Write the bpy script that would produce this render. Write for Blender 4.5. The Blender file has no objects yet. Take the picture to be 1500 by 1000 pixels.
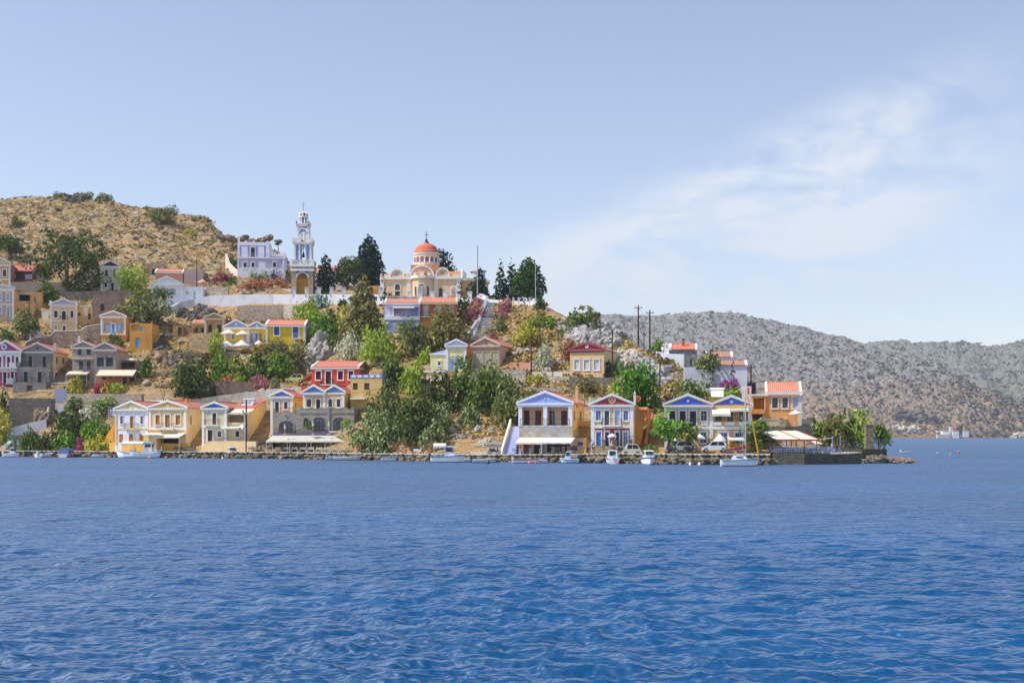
import bpy, math, random
import numpy as np
from mathutils import Vector, Matrix
R = math.radians
rnd = random.Random(7)
SC = bpy.context.scene
COL = SC.collection
# ---------------------------------------------------------------- camera model
F, HZ, H = 1875.0, 637.0, 3.8           # focal length and horizon row of the 1500 px wide photo, eye height in metres

def at(px, py, Y):
    return Vector(((px-750)/F*Y, Y, H+(HZ-py)/F*Y))

# ---------------------------------------------------------------- numpy noise
def _hash(ix, iy, s):
    h = (ix.astype(np.int64)*374761393 + iy.astype(np.int64)*668265263 + s*1442695041) & 0x7fffffff
    h = ((h ^ (h >> 13))*1274126177) & 0x7fffffff
    h = h ^ (h >> 16)
    return (h & 0xffff)/65535.0

def vnoise(x, y, s=0):
    x = np.asarray(x, float); y = np.asarray(y, float)
    ix = np.floor(x); iy = np.floor(y); fx = x-ix; fy = y-iy
    fx = fx*fx*fx*(fx*(fx*6-15)+10); fy = fy*fy*fy*(fy*(fy*6-15)+10)
    a = _hash(ix, iy, s); b = _hash(ix+1, iy, s); c = _hash(ix, iy+1, s); d = _hash(ix+1, iy+1, s)
    return (a+(b-a)*fx)*(1-fy)+(c+(d-c)*fx)*fy

def fbm(x, y, oct=4, s=0, gain=.5):
    v = 0; a = 1; t = 0
    for i in range(oct):
        v = v+a*(vnoise(x, y, s+i*17)*2-1); t += a; a *= gain; x = x*2.03+11.3; y = y*2.03+5.7
    return v/t

# ---------------------------------------------------------------- materials
def lin(c):
    if isinstance(c, str):
        c = [int(c[i:i+2], 16)/255 for i in (0, 2, 4)]
    return [x/12.92 if x <= .04045 else ((x+.055)/1.055)**2.4 for x in c]

class NT:
    def __init__(s, name):
        s.m = bpy.data.materials.new(name); s.m.use_nodes = True
        s.t = s.m.node_tree; s.p = s.t.nodes['Principled BSDF']; s.out = s.t.nodes['Material Output']
    def n(s, ty, **kw):
        nd = s.t.nodes.new(ty)
        for k, v in kw.items():
            if k in nd.inputs: nd.inputs[k].default_value = v
            else: setattr(nd, k, v)
        return nd
    def l(s, a, b): s.t.links.new(a, b)
    def ramp(s, fac, stops):
        r = s.n('ShaderNodeValToRGB'); e = r.color_ramp.elements
        while len(e) < len(stops): e.new(.5)
        for el, (p, c) in zip(e, stops):
            el.position = p; el.color = (*c, 1) if len(c) == 3 else c
        s.l(fac, r.inputs[0]); return r.outputs[0]
    def mix(s, fac, a, b, blend='MIX'):
        m = s.n('ShaderNodeMix', data_type='RGBA', blend_type=blend)
        for sock, v in ((m.inputs[0], fac), (m.inputs[6], a), (m.inputs[7], b)):
            if isinstance(v, (int, float)): sock.default_value = v
            elif isinstance(v, (tuple, list)): sock.default_value = (*v, 1) if len(v) == 3 else v
            else: s.l(v, sock)
        return m.outputs[2]
    def noise(s, scale, detail=4, rough=.55, vec=None, dist=0):
        nd = s.n('ShaderNodeTexNoise'); nd.inputs['Scale'].default_value = scale
        nd.inputs['Detail'].default_value = detail; nd.inputs['Roughness'].default_value = rough
        nd.inputs['Distortion'].default_value = dist
        if vec is not None: s.l(vec, nd.inputs['Vector'])
        return nd.outputs['Fac']
    def coord(s, kind='Object'):
        return s.n('ShaderNodeTexCoord').outputs[kind]
    def mapping(s, vec, scale=(1, 1, 1), rot=(0, 0, 0)):
        m = s.n('ShaderNodeMapping'); m.inputs['Scale'].default_value = scale; m.inputs['Rotation'].default_value = rot
        s.l(vec, m.inputs[0]); return m.outputs[0]
    def bump(s, h, strength=.4, dist=.05):
        b = s.n('ShaderNodeBump'); b.inputs['Strength'].default_value = strength; b.inputs['Distance'].default_value = dist
        s.l(h, b.inputs['Height']); s.l(b.outputs[0], s.p.inputs['Normal'])
    def base(s, c): 
        if isinstance(c, (tuple, list)): s.p.inputs['Base Color'].default_value = (*c[:3], 1)
        else: s.l(c, s.p.inputs['Base Color'])
    def rough(s, r): s.p.inputs['Roughness'].default_value = r

_mc = {}
def cached(f):
    def g(*a, **k):
        key = (f.__name__, a, tuple(sorted(k.items())))
        if key not in _mc: _mc[key] = f(*a, **k)
        return _mc[key]
    return g

def mulc(c, k): return tuple(min(1, x*k) for x in c)

@cached
def plaster(c):
    """lime plaster: slight mottling, faint vertical weather streaks"""
    k = lin(c); t = NT('plaster_'+c); v = t.coord()
    n1 = t.noise(.7, 5, .6, v); n2 = t.noise(2.2, 4, .7, t.mapping(v, (1.2, 1.2, .12)))
    a = t.ramp(n1, [(.28, mulc(k, .8)), (.5, k), (.72, mulc(k, 1.08))])
    st = t.ramp(n2, [(.5, (1, 1, 1)), (.78, (.74, .7, .65))])
    t.base(t.mix(.8, a, st, 'MULTIPLY')); t.rough(.9)
    t.bump(t.noise(14, 3, .6, v), .25, .02); return t.m

@cached
def paint(c, rough=.5):
    k = lin(c); t = NT('paint_'+c); v = t.coord()
    t.base(t.ramp(t.noise(3, 4, .6, v), [(.3, mulc(k, .88)), (.75, mulc(k, 1.05))])); t.rough(rough); return t.m

@cached
def louvre(c):
    """painted wood shutter with fine slats"""
    k = lin(c); t = NT('louvre_'+c); v = t.coord()
    w = t.n('ShaderNodeTexWave', wave_type='BANDS', bands_direction='Z'); w.inputs['Scale'].default_value = 3.2
    t.l(v, w.inputs['Vector'])
    t.base(t.mix(.5, t.ramp(w.outputs['Fac'], [(.2, mulc(k, .8)), (.6, k)]), t.ramp(t.noise(3, 3, .6, v), [(.3, mulc(k, .8)), (.7, mulc(k, 1.1))])))
    t.bump(w.outputs['Fac'], .5, .03); t.rough(.6); return t.m

@cached
def stone(c, sx=1.6, mortar=.75):
    """coursed rubble masonry"""
    k = lin(c); t = NT('stone_'+c); v = t.coord()
    mp = t.mapping(v, (sx, sx, sx*1.7))
    vo = t.n('ShaderNodeTexVoronoi', feature='F1'); vo.inputs['Scale'].default_value = 1.0; t.l(mp, vo.inputs['Vector'])
    ve = t.n('ShaderNodeTexVoronoi', feature='DISTANCE_TO_EDGE'); ve.inputs['Scale'].default_value = 1.0; t.l(mp, ve.inputs['Vector'])
    sep = t.n('ShaderNodeSeparateColor'); t.l(vo.outputs['Color'], sep.inputs[0])
    cell = t.ramp(sep.outputs[0], [(0, mulc(k, .62)), (.5, k), (1, mulc(k, 1.32))])
    big = t.ramp(t.noise(.35, 4, .6, v), [(.3, (.82, .8, .78)), (.7, (1.1, 1.08, 1.04))])
    cell = t.mix(1, cell, big, 'MULTIPLY')
    edge = t.ramp(ve.outputs['Distance'], [(.02, (0, 0, 0)), (.1, (1, 1, 1))])
    t.base(t.mix(edge, mulc(k, mortar), cell)); t.bump(edge, .6, .05); t.rough(.95); return t.m

@cached
def ashlar(c):
    """dressed grey stone blocks in courses"""
    k = lin(c); t = NT('ashlar_'+c); v = t.coord()
    sp = t.n('ShaderNodeSeparateXYZ'); t.l(v, sp.inputs[0]); cb = t.n('ShaderNodeCombineXYZ')
    ad = t.n('ShaderNodeMath', operation='ADD'); t.l(sp.outputs[0], ad.inputs[0]); t.l(sp.outputs[1], ad.inputs[1])
    t.l(ad.outputs[0], cb.inputs[0]); t.l(sp.outputs[2], cb.inputs[1])
    b = t.n('ShaderNodeTexBrick'); t.l(cb.outputs[0], b.inputs['Vector'])
    b.inputs['Color1'].default_value = (*mulc(k, .8), 1); b.inputs['Color2'].default_value = (*mulc(k, 1.2), 1)
    b.inputs['Mortar'].default_value = (*mulc(k, .6), 1); b.inputs['Scale'].default_value = 1.0
    b.inputs['Brick Width'].default_value = .55; b.inputs['Row Height'].default_value = .27; b.inputs['Mortar Size'].default_value = .02
    st = t.ramp(t.noise(.6, 5, .65, t.mapping(v, (1, 1, .35))), [(.35, (1.08, 1.06, 1.02)), (.75, (.78, .74, .7))])
    t.base(t.mix(1, b.outputs['Color'], st, 'MULTIPLY')); t.bump(t.noise(8, 4, .6, v), .5, .04); t.rough(.95); return t.m

@cached
def tiles(c, ax='X'):
    """clay roof tiles: channels down the slope, courses across, sun-bleached patches. ax = axis along the eave"""
    k = lin(c); k = tuple(x*.62+y*.38 for x, y in zip(k, (.55, .33, .24))); t = NT('tiles_'+c+ax); v = t.coord()
    w = t.n('ShaderNodeTexWave', wave_type='BANDS', bands_direction=ax); w.inputs['Scale'].default_value = 1.15
    w.inputs['Distortion'].default_value = .4; t.l(v, w.inputs['Vector'])
    w2 = t.n('ShaderNodeTexWave', wave_type='BANDS', bands_direction='Y' if ax == 'X' else 'X', wave_profile='SAW'); w2.inputs['Scale'].default_value = .8
    t.l(v, w2.inputs['Vector'])
    a = t.ramp(t.noise(1.3, 5, .7, v), [(.25, mulc(k, .72)), (.5, k), (.75, mulc(k, 1.25))])
    g = t.ramp(w.outputs['Fac'], [(.05, (.72, .68, .66)), (.5, (1.05, 1.05, 1.05))])
    g2 = t.ramp(w2.outputs['Fac'], [(0, (.85, .83, .8)), (.25, (1, 1, 1))])
    t.base(t.mix(1, t.mix(1, a, g, 'MULTIPLY'), g2, 'MULTIPLY'))
    t.bump(w.outputs['Fac'], .7, .06); t.rough(.85); return t.m

@cached
def glass(c='20242c'):
    t = NT('glass_'+c); k = lin(c); t.base(t.ramp(t.noise(1.2, 2, .5, t.coord()), [(.35, mulc(k, .6)), (.65, mulc(k, 1.5))])); t.rough(.15)
    t.p.inputs['IOR'].default_value = 1.45; return t.m

@cached
def cloth(c, stripe=None):
    k = lin(c); t = NT('cloth_'+c+(stripe or '')); v = t.coord()
    if stripe:
        w = t.n('ShaderNodeTexWave', wave_type='BANDS', bands_direction='X'); w.inputs['Scale'].default_value = .9; t.l(v, w.inputs['Vector'])
        t.base(t.ramp(w.outputs['Fac'], [(.48, k), (.52, lin(stripe))]))
    else:
        t.base(t.ramp(t.noise(1.5, 4, .6, v), [(.3, mulc(k, .93)), (.7, mulc(k, 1.03))]))
    t.rough(.95)
    tr = t.n('ShaderNodeBsdfTranslucent'); tr.inputs[0].default_value = (*k, 1)
    mx = t.n('ShaderNodeMixShader'); mx.inputs[0].default_value = .25
    t.l(t.p.outputs[0], mx.inputs[1]); t.l(tr.outputs[0], mx.inputs[2]); t.l(mx.outputs[0], t.out.inputs[0]); return t.m

@cached
def metal(c, rough=.45, met=.6):
    t = NT('metal_'+c); t.base(lin(c)); t.rough(rough); t.p.inputs['Metallic'].default_value = met; return t.m

@cached
def gelcoat(c):
    k = lin(c); t = NT('gelcoat_'+c); v = t.coord()
    t.base(t.ramp(t.noise(1.6, 5, .65, t.mapping(v, (1, 1, 2))), [(.3, mulc(k, .82)), (.6, k)])); t.rough(.3); return t.m

@cached
def foliage(c, c2=None, trans=.3, tip=None, tipf=.0):
    """leaf clusters: each cluster its own tint; optional blossom colour on a share of the clusters"""
    k = mulc(lin(c), 1.4); k2 = mulc(lin(c2), 1.4) if c2 else mulc(k, 1.7)
    t = NT('foliage_'+c+(tip or '')); g = t.n('ShaderNodeNewGeometry')
    n = t.noise(.55, 3, .6, t.coord())
    sm = t.n('ShaderNodeMath', operation='ADD'); ml = t.n('ShaderNodeMath', operation='MULTIPLY'); ml.inputs[1].default_value = .6
    t.l(g.outputs['Random Per Island'], ml.inputs[0]); t.l(ml.outputs[0], sm.inputs[0])
    m2 = t.n('ShaderNodeMath', operation='MULTIPLY'); m2.inputs[1].default_value = .5; t.l(n, m2.inputs[0]); t.l(m2.outputs[0], sm.inputs[1])
    c_ = t.ramp(sm.outputs[0], [(.2, mulc(k, .65)), (.5, k), (.85, k2)])
    if tip:
        n3 = t.noise(.9, 2, .6, t.coord())
        rr = t.n('ShaderNodeMath', operation='ADD'); t.l(n3, rr.inputs[0]); t.l(g.outputs['Random Per Island'], rr.inputs[1])
        f = t.ramp(rr.outputs[0], [(max(0, 1-tipf)*.9+.08, (0, 0, 0)), (max(0, 1-tipf)*.9+.16, (1, 1, 1))])
        c_ = t.mix(f, c_, lin(tip))
    d = t.n('ShaderNodeBsdfDiffuse'); tr = t.n('ShaderNodeBsdfTranslucent'); mx = t.n('ShaderNodeMixShader'); mx.inputs[0].default_value = trans
    t.l(c_, d.inputs[0]); t.l(c_, tr.inputs[0]); t.l(d.outputs[0], mx.inputs[1]); t.l(tr.outputs[0], mx.inputs[2])
    t.l(mx.outputs[0], t.out.inputs[0]); t.t.nodes.remove(t.p); return t.m

@cached
def bark(c='6b5a48'):
    k = lin(c); t = NT('bark_'+c); t.base(t.ramp(t.noise(5, 4, .7, t.mapping(t.coord(), (1, 1, .2))), [(.3, mulc(k, .55)), (.7, mulc(k, 1.2))])); t.rough(.95); return t.m

@cached
def rockm(c, dark=.5, stain=None):
    k = lin(c); t = NT('rock_'+c); v = t.coord('Object')
    n = t.noise(.8, 8, .68, v); n2 = t.noise(3.5, 5, .7, v)
    a = t.ramp(n, [(.3, mulc(k, .6)), (.5, k), (.72, mulc(k, 1.3))])
    if stain: a = t.mix(t.ramp(t.noise(.4, 4, .6, v), [(.5, (0, 0, 0)), (.62, (1, 1, 1))]), a, lin(stain))
    a = t.mix(1, a, t.ramp(n2, [(.3, (dark,)*3), (.55, (1.05,)*3)]), 'MULTIPLY')
    t.base(a); t.bump(n2, .9, .25); t.rough(.97); return t.m

# ---------------------------------------------------------------- mesh building
class MB:
    def __init__(s): s.v = []; s.f = []; s.mi = []; s.cur = 0
    def add(s, vs, fs):
        b = len(s.v); s.v += [tuple(p) for p in vs]
        for f in fs: s.f.append([b+i for i in f]); s.mi.append(s.cur)
        return s
    def box(s, x0, y0, z0, x1, y1, z1):
        x0, x1 = min(x0, x1), max(x0, x1); y0, y1 = min(y0, y1), max(y0, y1); z0, z1 = min(z0, z1), max(z0, z1)
        return s.add([(x0, y0, z0), (x1, y0, z0), (x1, y1, z0), (x0, y1, z0), (x0, y0, z1), (x1, y0, z1), (x1, y1, z1), (x0, y1, z1)],
                     [(0, 3, 2, 1), (4, 5, 6, 7), (0, 1, 5, 4), (1, 2, 6, 5), (2, 3, 7, 6), (3, 0, 4, 7)])
    def hull8(s, a, b):
        """prism between two quads a (4 pts) and b (4 pts)"""
        return s.add(list(a)+list(b), [(0, 3, 2, 1), (4, 5, 6, 7), (0, 1, 5, 4), (1, 2, 6, 5), (2, 3, 7, 6), (3, 0, 4, 7)])
    def prism(s, poly, y0, y1):
        """poly: (x,z) outline counter-clockwise seen from -y, extruded y0..y1"""
        n = len(poly)
        return s.add([(x, y0, z) for x, z in poly]+[(x, y1, z) for x, z in poly],
                     [tuple(range(n)), tuple(range(2*n-1, n-1, -1))]+[(i, i+n, (i+1) % n+n, (i+1) % n) for i in range(n)])
    def prismz(s, poly, z0, z1):
        n = len(poly)
        return s.add([(x, y, z0) for x, y in poly]+[(x, y, z1) for x, y in poly],
                     [tuple(range(n-1, -1, -1)), tuple(range(n, 2*n))]+[(i, (i+1) % n, (i+1) % n+n, i+n) for i in range(n)])
    def beam(s, p, q, w, h=None):
        """box bar from p to q"""
        h = h or w; p = Vector(p); q = Vector(q); d = (q-p)
        if d.length < 1e-6: return s
        d.normalize(); up = Vector((0, 0, 1)) if abs(d.z) < .95 else Vector((0, 1, 0))
        sx = d.cross(up).normalized()*w/2; sy = sx.cross(d).normalized()*h/2
        a = [p-sx-sy, p+sx-sy, p+sx+sy, p-sx+sy]; b = [x+(q-p) for x in a]
        return s.hull8(a, b)
    def tube(s, p, q, r, r2=None, n=8):
        r2 = r if r2 is None else r2; p = Vector(p); q = Vector(q); d = (q-p).normalized()
        up = Vector((0, 0, 1)) if abs(d.z) < .95 else Vector((1, 0, 0))
        a = d.cross(up).normalized(); b = d.cross(a)
        vs = []
        for c, rr in ((p, r), (q, r2)):
            for i in range(n):
                t = 2*math.pi*i/n; vs.append(c+(a*math.cos(t)+b*math.sin(t))*rr)
        return s.add(vs, [(i, (i+1) % n, (i+1) % n+n, i+n) for i in range(n)]+[tuple(range(n-1, -1, -1)), tuple(range(n, 2*n))])
    def path(s, pts, r, n=6):
        for a, b in zip(pts, pts[1:]): s.tube(a, b, r, n=n)
        return s
    def lathe(s, prof, n=16, cx=0, cy=0, a0=0, a1=2*math.pi):
        """prof: list of (r, z) bottom to top"""
        full = abs(a1-a0-2*math.pi) < 1e-6; m = n if full else n+1; vs = []
        for r, z in prof:
            for i in range(m):
                t = a0+(a1-a0)*i/n; vs.append((cx+r*math.cos(t), cy+r*math.sin(t), z))
        fs = []
        for j in range(len(prof)-1):
            for i in range(n):
                k = (i+1) % m; fs.append((j*m+i, j*m+k, (j+1)*m+k, (j+1)*m+i))
        return s.add(vs, fs)
    def disc(s, cx, cz, r, y0, y1, n=16, r_in=0):
        if r_in <= 0:
            return s.prism([(cx+r*math.cos(2*math.pi*i/n), cz+r*math.sin(2*math.pi*i/n)) for i in range(n)], y0, y1)
        for i in range(n):
            t0, t1 = 2*math.pi*i/n, 2*math.pi*(i+1)/n
            s.prism([(cx+r_in*math.cos(t0), cz+r_in*math.sin(t0)), (cx+r*math.cos(t0), cz+r*math.sin(t0)),
                     (cx+r*math.cos(t1), cz+r*math.sin(t1)), (cx+r_in*math.cos(t1), cz+r_in*math.sin(t1))], y0, y1)
        return s
    def mesh(s, name, mats, smooth=False):
        me = bpy.data.meshes.new(name); me.from_pydata(s.v, [], s.f)
        for m in (mats if isinstance(mats, (list, tuple)) else [mats]): me.materials.append(m)
        me.polygons.foreach_set('material_index', s.mi)
        if smooth: me.polygons.foreach_set('use_smooth', [True]*len(s.f))
        me.validate(); me.update(); return me
    def obj(s, name, mats, parent=None, mat=None, smooth=False):
        return link(name, s.mesh(name, mats, smooth), parent, mat)

def link(name, data, parent=None, mat=None):
    o = bpy.data.objects.new(name, data); COL.objects.link(o)
    if parent is not None: o.parent = parent
    if mat is not None: o.matrix_local = mat
    return o

def tag(o, label=None, cat=None, group=None, kind=None):
    if label: o['label'] = label
    if cat: o['category'] = cat
    if group: o['group'] = group
    if kind: o['kind'] = kind
    return o

def thing(name, label, cat, loc, rz=0, group=None):
    o = bpy.data.objects.new(name, None); COL.objects.link(o); o.empty_display_size = .5
    o.location = loc; o.rotation_euler = (0, 0, rz); return tag(o, label, cat, group)

def dup(o, loc=None, rz=None, label=None, parent=None):
    """copy a thing with copies of its parts and sub-parts"""
    c = o.copy(); COL.objects.link(c)
    if parent is not None: c.parent = parent
    if loc is not None: c.location = loc
    if rz is not None: c.rotation_euler = (0, 0, rz)
    if label: c['label'] = label
    for ch in list(o.children): dup(ch, parent=c)
    return c

def np_mesh(name, V, Q, mats, smooth=False, mi=None):
    """mesh from numpy verts (n,3) and quads (m,4)"""
    me = bpy.data.meshes.new(name); n, m = len(V), len(Q)
    me.vertices.add(n); me.vertices.foreach_set('co', np.ascontiguousarray(V, np.float32).ravel())
    me.loops.add(m*4); me.loops.foreach_set('vertex_index', np.ascontiguousarray(Q, np.int32).ravel())
    me.polygons.add(m); me.polygons.foreach_set('loop_start', np.arange(0, m*4, 4, dtype=np.int32))
    me.polygons.foreach_set('loop_total', np.full(m, 4, np.int32))
    for x in (mats if isinstance(mats, (list, tuple)) else [mats]): me.materials.append(x)
    if mi is not None: me.polygons.foreach_set('material_index', np.ascontiguousarray(mi, np.int32))
    if smooth: me.polygons.foreach_set('use_smooth', np.ones(m, bool))
    me.update(calc_edges=True); return me

def grid_quads(nr, nc):
    i = np.arange(nr-1)[:, None]*nc+np.arange(nc-1)[None, :]
    return np.stack([i, i+1, i+nc+1, i+nc], -1).reshape(-1, 4)
HAZE = .00012
# ---------------------------------------------------------------- shoreline and terrain
US = [-700, -150, 0, 100, 200, 300, 400, 450, 560, 640, 720, 790, 850, 900, 960, 1010, 1060, 1110, 1180, 1240, 1290, 1335, 1420, 1700]
WL = [666, 667.5, 668.5, 669, 670, 670.6, 671.5, 672, 674, 675.5, 676.5, 677, 677.6, 678, 679, 680, 680.3, 680.6, 680.6, 679.5, 677, 674.5, 674.5, 674.5]
def shoreY(u): return H*F/(np.interp(u, US, WL)-HZ)

PROF = {
 -700: [(0, 668), (5, 660), (16, 600), (22, 580), (42, 490), (58, 450), (72, 420), (95, 385), (190, 300)],
 -150: [(0, 668), (5, 660), (8, 650), (12, 628), (16, 600), (22, 582), (42, 490), (58, 450), (72, 420), (95, 380), (190, 290)],
 0: [(0, 668), (5, 660), (8, 652), (12, 630), (17, 600), (22, 582), (42, 490), (58, 455), (72, 420), (95, 380), (185, 290)],
 100: [(0, 668), (5, 660), (9, 655), (16, 612), (22, 585), (30, 562), (44, 510), (56, 482), (66, 452), (76, 428), (95, 388), (190, 288)],
 200: [(0, 668), (5, 660), (16, 610), (22, 578), (32, 548), (44, 515), (56, 482), (70, 455), (80, 430), (100, 396), (185, 301)],
 300: [(0, 669), (5, 660), (18, 595), (26, 577), (38, 545), (48, 512), (58, 490), (70, 455), (82, 430), (100, 402), (176, 318)],
 400: [(0, 669), (5, 661), (20, 600), (28, 575), (40, 545), (50, 512), (60, 480), (72, 450), (82, 432), (96, 405), (130, 362)],
 450: [(0, 670), (5, 661), (22, 600), (30, 575), (42, 545), (52, 515), (62, 472), (74, 442), (82, 431), (100, 420), (115, 408)],
 560: [(0, 670), (5, 663), (10, 640), (20, 600), (34, 550), (46, 510), (58, 470), (72, 442), (84, 433), (130, 432)],
 640: [(0, 671), (5, 665), (9, 650), (24, 600), (36, 560), (46, 522), (60, 482), (76, 449), (86, 437), (130, 436)],
 720: [(0, 672), (5, 666), (9, 652), (24, 606), (34, 575), (46, 532), (58, 492), (72, 458), (80, 441), (120, 438)],
 790: [(0, 673), (6, 666), (18, 640), (24, 592), (36, 557), (48, 520), (60, 480), (72, 450), (80, 446)],
 850: [(0, 673), (6, 666), (18, 640), (24, 590), (32, 565), (44, 535), (54, 502), (66, 466)],
 900: [(0, 674), (6, 665), (18, 645), (24, 592), (32, 568), (44, 540), (54, 508), (62, 486)],
 960: [(0, 675), (8, 663), (18, 640), (24, 598), (32, 575), (44, 545), (52, 520)],
 1010: [(0, 676), (8, 662), (20, 640), (26, 592), (34, 575), (44, 556), (52, 548)],
 1060: [(0, 676), (8, 662), (20, 640), (26, 600), (34, 590), (44, 582), (52, 578)],
 1110: [(0, 676), (8, 662), (16, 645), (24, 618), (36, 606), (46, 604)],
 1180: [(0, 700), (4, 700), (6, 690), (9, 664), (14, 648), (18, 624), (30, 622), (40, 627)],
 1240: [(0, 700), (4, 700), (7, 668), (14, 660), (24, 655), (36, 655)],
 1290: [(0, 700), (5, 700), (8, 672), (16, 668), (24, 670)],
 1335: [(0, 681), (10, 684), (20, 684)],
 1420: [(0, 700), (10, 700), (20, 700)],
 1700: [(0, 700), (10, 700), (20, 700)],
}
DY = np.concatenate([np.arange(0, 60, .75), np.arange(60, 200, 1.2), np.arange(200, 420, 8)])
_tab = []
for u in US:
    p = PROF[u]; y0 = float(shoreY(u)); d = [a for a, b in p]; z = [H+(HZ-b)/F*(y0+a) for a, b in p]
    d += [d[-1]+25, d[-1]+60, d[-1]+130]; z += [z[-1]-1.5, max(-4, z[-1]*.6-3), -5]
    _tab.append(np.interp(DY, d, z))
_tab = np.array(_tab)

def terr(u, dy):
    """terrain height at photo column u (degrees of bearing in disguise) and dy metres behind the shoreline"""
    u = np.asarray(u, float); dy = np.asarray(dy, float)
    iu = np.clip(np.searchsorted(US, u)-1, 0, len(US)-2); ua = np.array(US, float)
    fu = np.clip((u-ua[iu])/(ua[iu+1]-ua[iu]), 0, 1); fu = fu*fu*(3-2*fu)*.5+fu*.5
    idf = np.interp(dy, DY, np.arange(len(DY))); i0 = np.clip(idf.astype(int), 0, len(DY)-2); fd = idf-i0
    a = _tab[iu, i0]*(1-fd)+_tab[iu, i0+1]*fd; b = _tab[iu+1, i0]*(1-fd)+_tab[iu+1, i0+1]*fd
    return a*(1-fu)+b*fu

def terr_xy(X, Y):
    X = np.asarray(X, float); Y = np.asarray(Y, float)
    u = 750+F*X/Y; dy = Y-shoreY(u)
    z = terr(u, np.maximum(dy, 0))
    amp = np.clip((dy-9)/14, 0, 1)*np.where(dy > 85, 1.4, .55)
    z = z+amp*fbm(X*.11, Y*.11, 4, 3)*1.2+amp*.35*fbm(X*.5, Y*.5, 3, 9)
    # stepped rock ledges on the bare hill
    q = np.clip((dy-80)/20, 0, 1)*np.clip((520-u)/60, 0, 1)
    w = z/2.6+fbm(X*.03, Y*.03, 3, 21)*1.5; st = (np.floor(w)+np.clip((w-np.floor(w))*2.2-.6, 0, 1)-w)*2.6
    return np.where(dy < 0, -3, z+q*st*.5)

def ground(px, py, dmin=4):
    """point on the terrain seen at photo pixel (px, py): nearest hit from dmin metres behind the shore"""
    y0 = float(shoreY(px)); d = np.arange(dmin, 230, .25); Y = y0+d
    p = HZ-(terr(np.full_like(d, px), d)-H)*F/Y
    k = np.nonzero(p <= py)[0]
    Yh = float(Y[k[0]]) if len(k) else float(Y[np.argmin(p)])
    return at(px, py, Yh)

def gz(X, Y): return float(terr_xy(X, Y))

def ground_material():
    t = NT('dry_hillside'); v = t.coord()
    dry = t.ramp(t.noise(.55, 8, .7, v), [(.28, lin('6e5a42')), (.42, lin('9a8058')), (.55, lin('b8976a')), (.72, lin('d0b68a'))])
    fine = t.ramp(t.noise(2.6, 6, .75, v), [(.32, (.5, .47, .42)), (.52, (1, 1, 1)), (.7, (1.2, 1.17, 1.1))])
    dry = t.mix(1, dry, fine, 'MULTIPLY')
    shr = t.ramp(t.noise(.32, 7, .72, t.mapping(v, (1, 1, 2.2))), [(.56, (0, 0, 0)), (.64, (1, 1, 1))])
    dry = t.mix(shr, dry, lin('6b6038'))
    rk = t.ramp(t.noise(.22, 9, .74, t.mapping(v, (1, 1, 2.6))), [(.53, (0, 0, 0)), (.60, (1, 1, 1))])
    rc = t.ramp(t.noise(1.4, 6, .7, v), [(.3, lin('6a645c')), (.5, lin('a29a8e')), (.7, lin('c8c0b4'))])
    dry = t.mix(rk, dry, rc)
    t.base(dry); t.rough(1); t.bump(t.noise(2.0, 8, .75, v), 1.0, .5); return t.m

nu = 760; uu = np.concatenate([np.linspace(-690, -40, 90), np.linspace(-36, 1400, nu), np.linspace(1420, 1690, 14)])
UG, DG = np.meshgrid(uu, DY); YG = shoreY(UG)+DG; XG = (UG-750)/F*YG
ZG = terr_xy(XG, YG)
V = np.stack([XG, YG, ZG], -1).reshape(-1, 3)
tag(link('hillside_terrain', np_mesh('hillside_terrain', V, grid_quads(len(DY), len(uu)), ground_material(), True)), kind='structure')

# quay: low harbour wall and road along the water
def quay_u(u0, u1, n, z0, z1, back, name, mats, off=0):
    mb = MB(); us = np.linspace(u0, u1, n)
    F_, T0, T1 = [], [], []
    for u in us:
        y = float(shoreY(u))+off+.25*math.sin(u*.31)+.18*math.sin(u*.83)
        F_.append(at(u, HZ, y)); T1.append(at(u, HZ, y+back))
    vs = []; 
    for i in range(n):
        a, b = F_[i], T1[i]; zt = z1(us[i]) if callable(z1) else z1
        vs += [(a.x, a.y, z0), (a.x, a.y+.12, zt-.16), (a.x, a.y-.06, zt-.15), (a.x, a.y-.06, zt), (b.x, b.y, zt)]
    b0 = len(mb.v); mb.v += vs
    for i in range(n-1):
        for j in range(4):
            mb.f.append([i*5+j, (i+1)*5+j, (i+1)*5+j+1, i*5+j+1]); mb.mi.append(0 if j == 0 else 1)
    return mb.obj(name, mats)
conc = rockm('b9b0a0', .8); qwall = stone('6c675e', 1.1, .4)
def ztop(u): return np.interp(u, [-700, 700, 830, 880, 1000, 1125], [1.05, 1.05, 1.15, 1.3, 1.35, 1.35])
tag(quay_u(-690, 1128, 520, -2, ztop, 11, 'quay', [qwall, conc]), kind='structure')

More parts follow.
